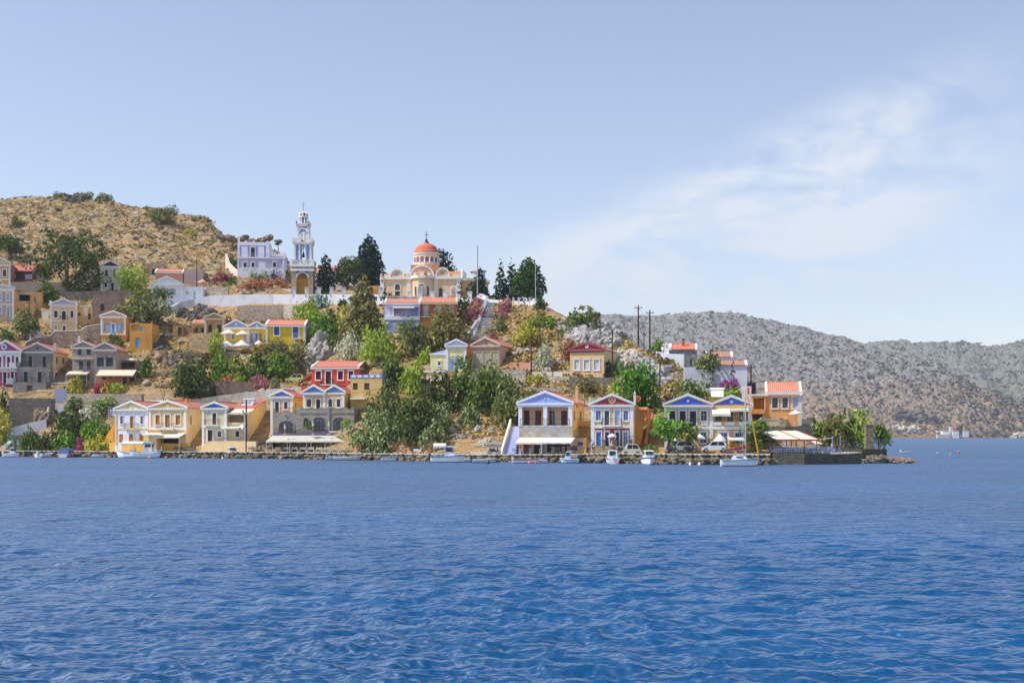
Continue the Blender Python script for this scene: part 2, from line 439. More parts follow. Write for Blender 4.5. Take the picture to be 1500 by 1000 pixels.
# ---------------------------------------------------------------- far mountains across the bay
MPTS = {}
def mountain(name, ridge, y_sh, y_rd, u0, u1, nc, nr, seed, mat, amp):
    us = np.linspace(u0, u1, nc); vv = np.linspace(-.03, 1.0, nr); vv = np.concatenate([vv, [1.03, 1.1, 1.3]])
    U, Vv = np.meshgrid(us, vv)
    px, py, yr = zip(*ridge); pr = np.interp(us, px, py); YR = np.interp(us, px, yr)
    YS = np.interp(us, [a for a, b in y_sh], [b for a, b in y_sh])
    zr = H+(HZ-pr)/F*YR
    prof = np.interp(Vv, [-.03, 0, .02, .3, .7, 1, 1.03, 1.1, 1.3], [-.02, 0, .03, .27, .7, 1, .995, .93, .6])
    Y = YS[None, :]+(YR-YS)[None, :]*Vv; X = (U-750)/F*Y
    env = np.clip(Vv*6, 0, 1)*np.where(Vv > .9, np.clip((1.12-Vv)/.2, .35, 1), 1)
    big = fbm(X*.006+Y*.002, Y*.004, 5, seed); rid = 1-np.abs(fbm(X*.02, Y*.012, 4, seed+5))*2
    gul = 1-np.abs(fbm(X*.0075+3, Y*.0022, 3, seed+31))*2
    cl = fbm(X*.085, Y*.05, 4, seed+8, .62); cl2 = np.abs(fbm(X*.24, Y*.14, 2, seed+13))
    Z = zr[None, :]*prof+env*amp*(big*15+gul*6+rid*4+np.sign(cl)*np.abs(cl)**.8*5.0+cl2*3.0)
    Z = np.where(Vv <= 0, -2, np.maximum(Z, .3))
    MPTS[name] = np.stack([X, Y, Z], -1)[(Vv > .01) & (Vv < 1.0)]
    return tag(link(name, np_mesh(name, np.stack([X, Y, Z], -1).reshape(-1, 3), grid_quads(len(vv), nc), mat, False)), kind='structure')

def mountain_mat(name, rock, soil, shrub, lo=30, hi=90):
    t = NT(name); v = t.coord()
    sz = t.n('ShaderNodeSeparateXYZ'); t.l(v, sz.inputs[0])
    hgt = t.n('ShaderNodeMapRange'); hgt.inputs[1].default_value = lo; hgt.inputs[2].default_value = hi; t.l(sz.outputs[2], hgt.inputs[0])
    n = t.noise(.013, 6, .6, v)
    ad = t.n('ShaderNodeMath', operation='ADD'); t.l(hgt.outputs[0], ad.inputs[0]); t.l(n, ad.inputs[1])
    c = t.mix(t.ramp(ad.outputs[0], [(.45, (0, 0, 0)), (.95, (1, 1, 1))]), lin(soil), lin(rock))
    n2 = t.noise(.11, 5, .7, v)
    c = t.mix(1, c, t.ramp(n2, [(.3, (.6, .6, .62)), (.55, (1, 1, 1)), (.75, (1.25, 1.24, 1.2))]), 'MULTIPLY')
    c = t.mix(t.ramp(t.noise(.05, 7, .72, v), [(.56, (0, 0, 0)), (.62, (1, 1, 1))]), c, lin(shrub))
    t.base(c); t.rough(1); t.bump(t.noise(.25, 6, .7, v), .8, 3); return t.m
RIDGE1 = [(-200, 470, 2300), (700, 466, 2300), (860, 464, 2250), (900, 461, 2250), (960, 460, 2200), (1010, 459, 2150), (1060, 460, 2100), (1130, 468, 2050), (1200, 484, 2000),
          (1250, 498, 1950), (1290, 513, 1900), (1340, 528, 1850), (1390, 548, 1800), (1440, 572, 1760), (1490, 595, 1720), (1540, 614, 1700), (1600, 632, 1690)]
mountain('rocky_mountain', RIDGE1, [(-200, 1500), (1250, 1560), (1600, 1680)], None, 820, 1580, 900, 420, 40,
         mountain_mat('mountain_rock', '8a8684', 'a28464', '5e5c56', 12, 190), 1.0)
RIDGE2 = [(1100, 520, 3000), (1280, 511, 2900), (1340, 505, 2850), (1400, 504, 2800), (1450, 510, 2800), (1480, 505, 2800), (1520, 500, 2800), (1600, 502, 2800), (1800, 490, 2800)]
mountain('distant_ridge', RIDGE2, [(1100, 1950), (1800, 1950)], None, 1180, 1800, 460, 260, 77,
         mountain_mat('ridge_rock', '80817a', '7c7464', '4a5040', 60, 180), 1.5)

# ---------------------------------------------------------------- water
def water_mat():
    t = NT('sea_water'); v = t.coord()
    c = t.ramp(t.noise(.03, 4, .6, t.mapping(v, (.5, 1, 1))), [(.35, lin('053e68')), (.65, lin('0a4e80'))])
    n = t.noise(.9, 4, .62, t.mapping(v, (.5, 1.0, 1)), .3); n2 = t.noise(4.0, 3, .6, t.mapping(v, (.6, 1, 1)))
    b = t.n('ShaderNodeBump'); b.inputs['Strength'].default_value = 1; b.inputs['Distance'].default_value = .45; t.l(n, b.inputs['Height'])
    b2 = t.n('ShaderNodeBump'); b2.inputs['Strength'].default_value = .8; b2.inputs['Distance'].default_value = .03; t.l(n2, b2.inputs['Height'])
    t.l(b.outputs[0], b2.inputs['Normal'])
    d = t.n('ShaderNodeBsdfDiffuse'); t.l(c, d.inputs[0])
    g = t.n('ShaderNodeBsdfGlossy'); g.inputs['Roughness'].default_value = .46; g.inputs['Color'].default_value = (.92, .95, 1, 1); t.l(b2.outputs[0], g.inputs['Normal'])
    f = t.n('ShaderNodeFresnel'); f.inputs['IOR'].default_value = 1.33; t.l(b2.outputs[0], f.inputs['Normal'])
    # wave slopes keep the mean reflectance of a rough sea well below that of a mirror
    r = t.n('ShaderNodeMapRange'); r.inputs[1].default_value = .02; r.inputs[2].default_value = .55; r.inputs[3].default_value = .02; r.inputs[4].default_value = .39; t.l(f.outputs[0], r.inputs[0])
    mx = t.n('ShaderNodeMixShader'); t.l(r.outputs[0], mx.inputs[0]); t.l(d.outputs[0], mx.inputs[1]); t.l(g.outputs[0], mx.inputs[2])
    t.l(mx.outputs[0], t.out.inputs[0]); t.t.nodes.remove(t.p); return t.m
pyr = np.concatenate([np.arange(1060, 690, -.7), np.arange(690, 639.5, -.5)])
Yr = H*F/(pyr-HZ); ang = np.linspace(-math.tan(R(40)), math.tan(R(40)), 1600)
A, YW = np.meshgrid(ang, Yr); XW = A*YW; ZW = np.zeros_like(XW); dy = np.abs(np.gradient(Yr))[:, None]
wr = np.random.RandomState(5)
for i in range(52):
    L = .17*1.072**(i*.6)*(1+.25*wr.rand()); th = R(-97)+wr.normal()*.62; k = 2*math.pi/L
    a = .0145*L**.95*np.exp(-max(0, L-1.0)*.55); w = np.clip((L-1.8*dy)/(1.2*L), 0, 1)
    ph = k*(XW*math.cos(th)+YW*math.sin(th))+wr.rand()*6.28
    ZW += a*w*(np.exp(np.sin(ph)*.9)-1.2)*.9
ZW *= (.55+.9*vnoise(XW*.12+7, YW*.07, 4))*(.8+.4*vnoise(XW*.02, YW*.015, 8))
tag(link('sea', np_mesh('sea', np.stack([XW, YW, ZW], -1).reshape(-1, 3), grid_quads(len(pyr), len(ang)), water_mat(), True)), kind='structure')
mb = MB(); mb.add([(-9000, -3000, -.9), (9000, -3000, -.9), (9000, 9000, -.9), (-9000, 9000, -.9)], [(0, 1, 2, 3)])
tag(mb.obj('open_sea', water_mat()), kind='structure')

# ---------------------------------------------------------------- sea air between here and the mountains
t = NT('sea_air'); pv = t.n('ShaderNodeVolumePrincipled'); pv.inputs['Color'].default_value = (.78, .86, 1, 1); pv.inputs['Density'].default_value = HAZE; pv.inputs['Anisotropy'].default_value = .2
t.l(pv.outputs[0], t.out.inputs['Volume']); t.t.nodes.remove(t.p)
if HAZE > 0: tag(MB().box(-2600, -60, -6, 2600, 3700, 420).obj('haze', t.m), 'thin blue sea haze over the bay', 'haze', kind='stuff')

# ---------------------------------------------------------------- light, sky, camera
SUN_EL, SUN_A = R(52), R(-14)
sd = Vector((-math.cos(SUN_A)*math.cos(SUN_EL), math.sin(SUN_A)*math.cos(SUN_EL), math.sin(SUN_EL)))
sl = bpy.data.lights.new('sun', 'SUN'); sl.energy = 3.4; sl.angle = R(.53); sl.color = (1, .94, .84)
so = bpy.data.objects.new('sun', sl); COL.objects.link(so); so.rotation_euler = (-sd).to_track_quat('-Z', 'Y').to_euler()
W = bpy.data.worlds.new('World'); SC.world = W; W.use_nodes = True; nt = W.node_tree; bg = nt.nodes['Background']
sk = nt.nodes.new('ShaderNodeTexSky'); sk.sky_type = 'NISHITA'; sk.sun_disc = False; sk.sun_elevation = SUN_EL
sk.sun_rotation = math.atan2(sd.x, sd.y); sk.altitude = 0; sk.air_density = 1.0; sk.dust_density = .25; sk.ozone_density = 1.6
tc = nt.nodes.new('ShaderNodeTexCoord'); sp = nt.nodes.new('ShaderNodeSeparateXYZ'); nt.links.new(tc.outputs['Generated'], sp.inputs[0])
def M(op, a, b=None, c=None):
    n = nt.nodes.new('ShaderNodeMath'); n.operation = op
    for i, x in enumerate((a, b, c)):
        if x is None: continue
        if isinstance(x, (int, float)): n.inputs[i].default_value = x
        else: nt.links.new(x, n.inputs[i])
    return n.outputs[0]
def smooth(x, a, b):
    n = nt.nodes.new('ShaderNodeMapRange'); n.interpolation_type = 'SMOOTHSTEP'; n.inputs[1].default_value = a; n.inputs[2].default_value = b
    nt.links.new(x, n.inputs[0]); return n.outputs[0]
yy = M('MAXIMUM', sp.outputs[1], .05); cx = M('DIVIDE', sp.outputs[0], yy); cz = M('DIVIDE', sp.outputs[2], yy)
# cirrus veil over the right of the bay: long axis climbs to the right
def cl_noise(scale, sx, sy, rot, detail, seed):
    cb = nt.nodes.new('ShaderNodeCombineXYZ'); nt.links.new(cx, cb.inputs[0]); nt.links.new(cz, cb.inputs[1]); cb.inputs[2].default_value = seed
    mp = nt.nodes.new('ShaderNodeMapping'); mp.inputs['Rotation'].default_value = (0, 0, rot); mp.inputs['Scale'].default_value = (sx, sy, 1); nt.links.new(cb.outputs[0], mp.inputs[0])
    n = nt.nodes.new('ShaderNodeTexNoise'); n.inputs['Scale'].default_value = scale; n.inputs['Detail'].default_value = detail; n.inputs['Roughness'].default_value = .58
    n.inputs['Distortion'].default_value = .7; nt.links.new(mp.outputs[0], n.inputs['Vector']); return n.outputs['Fac']
# ---------------------------------------------------------------- buildings
WHITE = 'efebe2'
def hole_panel(mb, w, z0, z1, holes, P, front_mi, recess_mi):
    """wall sheet 0..w by z0..z1 with recessed rectangular openings; P maps (s, depth, z) to local space"""
    hs = [(max(.02, a), max(z0+.01, b), min(w-.02, c), min(z1-.01, d), dep) for a, b, c, d, dep in holes]
    hs = [h for h in hs if h[2]-h[0] > .05 and h[3]-h[1] > .05]
    xs = sorted({0, w, *[h[0] for h in hs], *[h[2] for h in hs]}); zs = sorted({z0, z1, *[h[1] for h in hs], *[h[3] for h in hs]})
    for i in range(len(xs)-1):
        for j in range(len(zs)-1):
            mx, mz = (xs[i]+xs[i+1])/2, (zs[j]+zs[j+1])/2
            if any(h[0] < mx < h[2] and h[1] < mz < h[3] for h in hs): continue
            mb.cur = front_mi
            mb.add([P(xs[i], 0, zs[j]), P(xs[i+1], 0, zs[j]), P(xs[i+1], 0, zs[j+1]), P(xs[i], 0, zs[j+1])], [(0, 1, 2, 3)])
    for a, b, c, d, dep in hs:
        mb.cur = recess_mi if dep > .5 else front_mi
        mb.add([P(a, 0, b), P(c, 0, b), P(c, 0, d), P(a, 0, d), P(a, dep, b), P(c, dep, b), P(c, dep, d), P(a, dep, d)],
               [(4, 5, 6, 7), (0, 1, 5, 4), (1, 2, 6, 5), (2, 3, 7, 6), (3, 0, 4, 7)])

class House:
    def __init__(s, name, label, L, R_, base, eave, apex=None, r=12, d=9, front='e0c8a0', side=None, roof='flat', roofc='cf7a5c', ped=None, trim=WHITE,
                 cat='house', group=None, parent=None, dY=0, Y=None, fmat=None, smat=None, recess=None, wall='wall', found=2.5, rear=None, cor=True):
        s.r = R(r); s.sr, s.cr = math.sin(s.r), math.cos(s.r)
        mid = (L+R_)/2
        if Y is None: Y = parent.Ym if parent is not None else ground(mid, base).y
        Y += dY; s.Ym = Y
        aL, aR = (L-750)/F, (R_-750)/F
        Y0 = Y
        for _ in range(4):
            w = (aR-aL)*Y0/(s.cr+aR*s.sr); Y0 = Y+w/2*s.sr
        s.w, s.Y0, s.X0, s.d = w, Y0, aL*Y0, d
        s.z0 = H+(HZ-base)/F*Y
        s.trim = trim; s.found = found; s.roof_t = roof; s.roofc = roofc; s.ped = ped; s.cor = cor
        s.fm = fmat or plaster(front); s.sm = smat or (plaster(side) if side else s.fm); s.rm = plaster(recess) if recess else s.sm  # side tone, on many houses warmed to stand in for bounced light
        s.h = s.z(eave, w/2); s.ha = s.z(apex, w/2) if apex else None
        world = Matrix.Translation((s.X0, s.Y0, s.z0)) @ Matrix.Rotation(-s.r, 4, 'Z')
        if parent is None:
            s.root = thing(name, label, cat, (s.X0, s.Y0, s.z0), -s.r, group); s.M = Matrix.Identity(4); s.W = world; s.rootW = world
        else:
            s.root = parent.root; s.rootW = parent.rootW; s.M = s.rootW.inverted() @ world; s.W = world
        s.fh, s.sh, s.pn, s.built = [], [], [], False; s.wall = wall
        s.MS = s.M @ Matrix.Translation((w, 0, 0)) @ Matrix.Rotation(R(90), 4, 'Z')
    def sx(s, px, dep=0):
        a = (px-750)/F; return (a*(s.Y0+dep*s.cr)-(s.X0+dep*s.sr))/(s.cr+a*s.sr)
    def z(s, py, sx=None, dep=0):
        Y = s.Y0-(s.w/2 if sx is None else sx)*s.sr+dep*s.cr; return H+(HZ-py)/F*Y-s.z0
    def t(s, px):
        PX, PY = s.X0+s.w*s.cr, s.Y0-s.w*s.sr; a = (px-750)/F
        return (a*PY-PX)/(s.sr-a*s.cr)
    def zt(s, py, t): return H+(HZ-py)/F*(s.Y0-s.w*s.sr+t*s.cr)-s.z0
    def add(s, name, mb, mat, parent=None, side=False, smooth=False):
        if parent is None: return mb.obj(name, mat, s.root, s.MS if side else s.M, smooth)
        return mb.obj(name, mat, parent, None, smooth)
    # ---- openings
    def win(s, rects, pane='2a2730', frame=WHITE, kind='window', style='shut', fw=.17, dep=0, side=False, label=None, mull='d8d8d8', head=True, hole=True):
        out = []
        for x0, y0, x1, y1 in rects:
            if side:
                a, c = s.t(x0), s.t(x1); m = (a+c)/2; b, d = s.zt(y1, m), s.zt(y0, m)
            else:
                a, c = s.sx(x0, dep), s.sx(x1, dep); m = (a+c)/2; b, d = s.z(y1, m, dep), s.z(y0, m, dep)
            f = fw if frame else 0
            f = min(f, (c-a)*.24)
            ia, ic, ib, id_ = a+f, c-f, (b if kind == 'door' else b+f*.8), d-f
            hd = hole and dep == 0
            if hd: (s.sh if side else s.fh).append((ia, ib, ic, id_, .16))
            y = dep
            fr = MB()
            if frame:
                fr.box(a, y-.07, b, ia, y-.004, d).box(ic, y-.07, b, c, y-.004, d).box(ia, y-.07, id_, ic, y-.004, d)
                if kind != 'door': fr.box(ia, y-.07, b, ic, y-.004, ib)
                if kind != 'door': fr.box(a-.05, y-.12, b-.07, c+.05, y-.004, b-.003)
                if head: fr.box(a-.07, y-.13, d+.003, c+.07, y-.004, d+.09)
            py0 = y+.08 if hd else y-.05
            if style == 'glass':
                g = MB().box(ia+.004, py0, ib+.004, ic-.004, py0+.04, id_-.004)
                gm = glass(pane)
            else:
                g = MB(); xm = (ia+ic)/2
                g.box(ia+.01, py0, ib+.01, xm-.015, py0+.045, id_-.01).box(xm+.015, py0, ib+.01, ic-.01, py0+.045, id_-.01).box(xm-.02, py0+.03, ib+.012, xm+.02, py0+.05, id_-.012)
                gm = louvre(pane)
            pn = 'pane' if style == 'glass' else ('shutter' if kind == 'window' else 'door_leaf')
            if frame:
                o = s.add(kind, fr, paint(frame), side=side); p = s.add(pn, g, gm, o)
            else:
                o = s.add(kind, g, gm, side=side); p = o
            if style == 'glass' and mull:
                mm = MB(); xm = (ia+ic)/2; k = .05
                mm.box(xm-k/2, py0-.02, ib, xm+k/2, py0-.001, id_)
                for q in ((.62,) if kind == 'window' else (.45, .75)): mm.box(ia, py0-.022, ib+(id_-ib)*q-k/2, ic, py0-.002, ib+(id_-ib)*q+k/2)
                mm.box(ia, py0-.02, ib, ia+.06, py0-.001, id_).box(ic-.06, py0-.02, ib, ic, py0-.001, id_)
                s.add('mullion', mm, paint(mull), o)
            if label: o['label'] = label
            out.append(o)
        return out
    def door(s, rects, pane='2a2730', frame=WHITE, **k): return s.win(rects, pane, frame, kind='door', **k)
    def open_shutters(s, rects, col):
        for x0, y0, x1, y1 in rects:
            a, c = s.sx(x0), s.sx(x1); b, d = s.z(y1, a), s.z(y0, a)
            s.add('shutter', MB().box(a, -.1, b, c, -.05, d), louvre(col))
    def recess(s, rects, dep=1.4):
        for x0, y0, x1, y1 in rects:
            a, c = s.sx(x0), s.sx(x1); s.fh.append((a, s.z(y1, (a+c)/2), c, s.z(y0, (a+c)/2), dep))
    def arch(s, rects, pane='2a2730', frame=WHITE, kind='window', fw=.2, style='glass', mull=None, flat=.5, y=0):
        """arched opening: ring surround and glazed or boarded infill. flat = rise / half-width"""
        for x0, y0, x1, y1 in rects:
            a, c = s.sx(x0), s.sx(x1); m = (a+c)/2; b, d = s.z(y1, m), s.z(y0, m); hw = (c-a)/2; rise = hw*flat*2 if flat <= 1 else hw
            rise = min(rise, (d-b)*.6); N = 10
            def arc(k, up): return [(m+(hw+k)*math.cos(math.pi*i/N), d-rise+(rise+up)*math.sin(math.pi*i/N)) for i in range(N+1)]
            inn, out = arc(0, 0), arc(fw, fw)
            fr = MB()
            for i in range(N): fr.prism([inn[i], out[i], out[i+1], inn[i+1]][::-1], y-.1, y+.0)
            fr.box(a-fw, y-.1, b, a, y, d-rise).box(c, y-.1, b, c+fw, y, d-rise)
            o = s.add(kind, fr, paint(frame) if isinstance(frame, str) else frame)
            g = MB().prism([(c, b)]+inn+[(a, b)], y-.03, y+.02)
            s.add('pane' if style == 'glass' else 'door_leaf', g, glass(pane) if style == 'glass' else louvre(pane), o)
            if mull:
                mm = MB(); n = max(2, int((c-a)/.5))
                for i in range(1, n): x = a+(c-a)*i/n; zz = d-rise+rise*math.sqrt(max(0, 1-((x-m)/hw)**2)); mm.box(x-.05, y-.06, b, x+.05, y-.031, zz)
                for q in (.0, .33, .62): mm.box(a, y-.062, b+(d-b)*q, c, y-.032, b+(d-b)*q+.09)
                s.add('mullion', mm, paint(mull), o)
    # ---- trim and fittings
    def box(s, name, x0, y0, x1, y1, p0, p1, mat, parent=None):
        """box between photo columns x0..x1 and rows y0 (top)..y1, local depth p0..p1 (negative = in front)"""
        a, c = s.sx(x0, max(p0, p1)*0+min(p0, 0)), s.sx(x1, min(p0, 0)); m = (a+c)/2
        return s.add(name, MB().box(a, p0, s.z(y1, m, min(p0, 0)), c, p1, s.z(y0, m, min(p0, 0))), mat, parent)
    def pil(s, xs, y0=None, y1=None, col=None, w=.42, proud=.1):
        for px in xs:
            a = s.sx(px); z1 = s.z(y0, a) if y0 else s.h; z0 = s.z(y1, a) if y1 else 0
            a = min(max(a, w/2), s.w-w/2)
            s.add('pilaster', MB().box(a-w/2, -proud, z0, a+w/2, -.003, z1-.004).box(a-w/2-.06, -proud-.06, z1-.28, a+w/2+.06, -.004, z1-.005), paint(col or s.trim, .8))
    def band(s, y0, y1, col=None, proud=.12, x0=None, x1=None, name='string_course'):
        a = s.sx(x0) if x0 else -.05; c = s.sx(x1) if x1 else s.w+.05
        s.add(name, MB().box(a, -proud, s.z(y1), c, -.002, s.z(y0)), paint(col or s.trim, .8))
    def panel(s, rects, col, name='wall_panel', proud=.03):
        for q in rects:
            if s.built: s._panel(q, col, name, proud)
            else: s.pn.append((q, col, name, proud))
    def _panel(s, q, col, name, proud):
        a, c = s.sx(q[0]), s.sx(q[2]); m = (a+c)/2; z0, z1 = s.z(q[3], m), s.z(q[1], m); mb = MB()
        hs = [h for h in s.fh if h[0] < c and h[2] > a and h[1] < z1 and h[3] > z0]
        xs = sorted({a, c, *[x for h in hs for x in (h[0], h[2]) if a < x < c]}); zs = sorted({z0, z1, *[x for h in hs for x in (h[1], h[3]) if z0 < x < z1]})
        for i in range(len(xs)-1):
            for j in range(len(zs)-1):
                mx, mz = (xs[i]+xs[i+1])/2, (zs[j]+zs[j+1])/2
                if not any(h[0] < mx < h[2] and h[1] < mz < h[3] for h in hs): mb.box(xs[i], -proud, zs[j], xs[i+1], -.002, zs[j+1])
        if mb.v: s.add(name, mb, plaster(col))
    def ring(s, px, py, rad, col=WHITE, hole='30303a'):
        x = s.sx(px); z = s.z(py, x); k = rad*s.Y0/F
        o = s.add('round_window', MB().disc(x, z, k, -.14, -.05, 16, k*.5), paint(col)); s.add('pane', MB().disc(x, z, k*.52, -.1, -.04, 16), paint(hole), o)
    def balcony(s, x0, x1, py, dep=.9, rail='3a3a42', h=.95, slab=WHITE, bars=True, name='balcony', base=0, brackets=True):
        a, c = s.sx(x0), s.sx(x1); z = s.z(py, (a+c)/2)
        mb = MB().box(a, base-dep, z-.16, c, base-.003, z)
        if brackets:
            for x in (a+.3, c-.4): mb.prism([(0, 0)], 0, 0) if False else mb.hull8([(x, base-.004, z-.6), (x+.14, base-.004, z-.6), (x+.14, base-.004, z-.162), (x, base-.004, z-.162)],
                                     [(x, base-.06, z-.55), (x+.14, base-.06, z-.55), (x+.14, base-dep*.8, z-.162), (x, base-dep*.8, z-.162)])
        o = s.add(name, mb, paint(slab, .8)); s.railing([(a+.04, base-.02), (a+.04, base-dep+.04), (c-.04, base-dep+.04), (c-.04, base-.02)], z, h, rail, o, bars)
        return o
    def railing(s, pts, z, h=.95, col='3a3a42', parent=None, bars=True, name='railing'):
        mb = MB()
        for (ax, ay), (bx, by) in zip(pts, pts[1:]):
            mb.beam((ax, ay, z+h), (bx, by, z+h), .05).beam((ax, ay, z+.1), (bx, by, z+.1), .03)
            L = math.hypot(bx-ax, by-ay); n = max(1, int(L/(.16 if bars else .9)))
            for i in range(n+1): t = i/n; mb.beam((ax+(bx-ax)*t, ay+(by-ay)*t, z), (ax+(bx-ax)*t, ay+(by-ay)*t, z+h), .022 if bars else .05)
        return s.add(name, mb, metal(col), parent)
    def rail_px(s, x0, x1, py, base=-.1, h=.95, col='3a3a42', bars=True):
        a, c = s.sx(x0, base), s.sx(x1, base); return s.railing([(a, base), (c, base)], s.z(py, (a+c)/2, base), h, col, None, bars)
    def awning(s, x0, x1, y0, y1, dep=2.2, col='efe6d2', posts=False, base=0, label=None, stripe=None, val=.22):
        a, c = s.sx(x0, base-dep/2), s.sx(x1, base-dep/2); m = (a+c)/2; zt = s.z(y0, m, base); zb = s.z(y1, m, base-dep)+val
        n = max(2, int((c-a)/.7)); mb = MB()
        for i in range(n):
            p, q = a+(c-a)*i/n, a+(c-a)*(i+1)/n
            mb.hull8([(p, base-.05, zt-.03), (q, base-.05, zt-.03), (q, base-.05, zt), (p, base-.05, zt)], [(p, base-dep, zb-.03), (q, base-dep, zb-.03), (q, base-dep, zb), (p, base-dep, zb)])
            mb.add([(p, base-dep-.004, zb), (q, base-dep-.004, zb), (q, base-dep-.02, zb-val+.03*(i % 2)), (p, base-dep-.02, zb-val+.03*(i % 2))], [(0, 3, 2, 1)])
        o = s.add('awning', mb, cloth(col, stripe)); f = MB()
        for x in (a+.05, c-.05): f.beam((x, base-.04, zb-.5), (x, base-dep+.05, zb-.06), .04)
        f.beam((a, base-dep, zb-.05), (c, base-dep, zb-.05), .05)
        if posts:
            k = max(1, int((c-a)/4.5))
            for i in range(k+1): x = a+.08+(c-a-.16)*i/k; f.beam((x, base-dep+.08, 0 if posts is True else posts), (x, base-dep+.08, zb-.08), .07)
        s.add('awning_frame', f, metal('c9c9c9'), o)
        if label: o['label'] = label
        return o
    def chimney(s, px, y0, y1, w=.55, col='c98a5a', back=3, cap=True):
        x = s.sx(px, back); z1 = s.z(y0, x, back); z0 = s.z(y1, x, back)-.8
        mb = MB().box(x-w/2, back, z0, x+w/2, back+w, z1)
        if cap: mb.box(x-w/2-.06, back-.06, z1+.002, x+w/2+.06, back+w+.06, z1+.09).box(x-w*.25, back+w*.25, z1+.09, x+w*.25, back+w*.75, z1+.35)
        mb.obj('chimney', plaster(col), s.roof_o, None)
    def antenna(s, px, back=3):
        x = s.sx(px, back); z = s.h+.4; mb = MB().tube((x, back, z), (x, back, z+3.6), .03, n=5)
        for i in range(5): mb.beam((x-.5+.06*i, back-.3+.2*i, z+3.3), (x+.5-.06*i, back-.3+.2*i, z+3.3), .025)
        mb.beam((x, back-.5, z+3.3), (x, back+.6, z+3.3), .03); mb.obj('aerial', metal('6a6c70'), s.roof_o)
    # ---- shell and roof
    def done(s, over=.22, th=.12, tymp=.80, parapet=.0, mono=None):
        w, h, d, f = s.w, s.h, s.d, -s.found; mb = MB()
        P = lambda a, b, c: (a, b, c)
        PS = lambda a, b, c: (w-b, a, c)
        hole_panel(mb, w, f, h, s.fh, P, 0, 2)
        hole_panel(mb, d, f, h, s.sh, PS, 1, 2)
        mb.cur = 1; hb = h if mono is None else h+mono
        mb.add([(0, d, f), (0, 0, f), (0, 0, h), (0, d, hb)], [(0, 1, 2, 3)])
        mb.add([(w, d, f), (0, d, f), (0, d, hb), (w, d, hb)], [(0, 1, 2, 3)])
        if mono is not None: mb.add([(w, 0, h), (w, d, h), (w, d, hb)], [(0, 1, 2)])
        rt = s.roof_t; ha = s.ha
        if rt == 'gf':
            mb.cur = 0; mb.add([(0, 0, h), (w, 0, h), (w/2, 0, ha)], [(0, 1, 2)]); mb.cur = 1; mb.add([(w, d, h), (0, d, h), (w/2, d, ha)], [(0, 1, 2)])
        if rt == 'gs':
            mb.cur = 1; mb.add([(w, 0, h), (w, d, h), (w, d/2, ha)], [(0, 1, 2)]); mb.add([(0, d, h), (0, 0, h), (0, d/2, ha)], [(0, 1, 2)])
        if rt == 'flat': mb.cur = 1; mb.add([(.25, .25, h-.25), (w-.25, .25, h-.25), (w-.25, d-.25, h-.25), (.25, d-.25, h-.25)], [(0, 1, 2, 3)]); \
            [mb.box(*b) for b in ((.002, .002, h-.3, w-.002, .25, h-.002), (.002, d-.25, h-.3, w-.002, d-.002, h-.002), (.002, .25, h-.3, .25, d-.25, h-.002), (w-.25, .25, h-.3, w-.002, d-.25, h-.002))]
        wo = s.add(s.wall, mb, [s.fm, s.sm, s.rm]); s.wall_o = wo
        s.built = True; [s._panel(*q) for q in s.pn]
        s.roof_o = None; rm = MB()
        if rt == 'gf':
            k = (ha-h)/(w/2); y0, y1 = .12, d+.15
            for sg in (-1, 1):
                xe = w/2+sg*(w/2+over); ze = h-k*over+.02; zr = ha+.02
                A = [(w/2, y0, zr), (xe, y0, ze), (xe, y0, ze+th), (w/2, y0, zr+th)]
                B = [(x, y1, z) for x, _, z in A]; rm.hull8(A, B) if sg < 0 else rm.hull8([A[1], A[0], A[3], A[2]], [B[1], B[0], B[3], B[2]])
            rm.tube((w/2, y0, ha+th+.02), (w/2, y1, ha+th+.02), .13, n=6)
            s.roof_o = s.add('roof', rm, tiles(s.roofc, 'Y'))
            if s.ped:
                q = tymp; zc = h+.1; s.add('tympanum', MB().prism([(w/2-w/2*q, zc), (w/2+w/2*q, zc), (w/2, zc+(ha-h)*q*.9)], -.05, -.002), plaster(s.ped))
            if s.cor:
                c = MB(); t_ = .34
                c.box(-.22, -.3, h-.22, w+.22, -.004, h-.02).box(-.1, -.16, h-.42, w+.1, -.005, h-.222)
                for sg in (-1, 1):
                    xe = w/2+sg*(w/2+.26); ze = h-.02; A = [(w/2, -.28, ha-.16), (xe, -.28, ze-.02), (xe, -.28, ze+t_-.08), (w/2, -.28, ha+.2)]
                    B = [(x, .11, z) for x, _, z in A]
                    c.hull8(A, B) if sg < 0 else c.hull8([A[1], A[0], A[3], A[2]], [B[1], B[0], B[3], B[2]])
                s.add('cornice', c, paint(s.trim, .8))
        elif rt == 'gs':
            k = (ha-h)/(d/2)
            for sg in (-1, 1):
                ye = d/2+sg*(d/2+over); ze = h-k*over+.02; zr = ha+.02
                A = [(.28, d/2, zr), (.28, ye, ze), (.28, ye, ze+th), (.28, d/2, zr+th)]; B = [(w-.28, y, z) for _, y, z in A]
                rm.hull8([A[1], A[0], A[3], A[2]], [B[1], B[0], B[3], B[2]]) if sg < 0 else rm.hull8(A, B)
            rm.tube((.28, d/2, ha+th), (w-.28, d/2, ha+th), .12, n=6)
            s.roof_o = s.add('roof', rm, tiles(s.roofc, 'X'))
            for x0, x1 in ((-.08, .28), (w-.28, w+.08)):
                v = MB()
                for sg in (-1, 1):
                    ye = d/2+sg*(d/2+over); ze = h-k*over+.1; zr = ha+.1
                    A = [(x0, d/2, zr-.14), (x0, ye, ze-.14), (x0, ye, ze+.14), (x0, d/2, zr+.14)]; B = [(x1, y, z) for _, y, z in A]
                    v.hull8([A[1], A[0], A[3], A[2]], [B[1], B[0], B[3], B[2]]) if sg < 0 else v.hull8(A, B)
                s.add('roof_verge', v, paint(s.trim, .8))
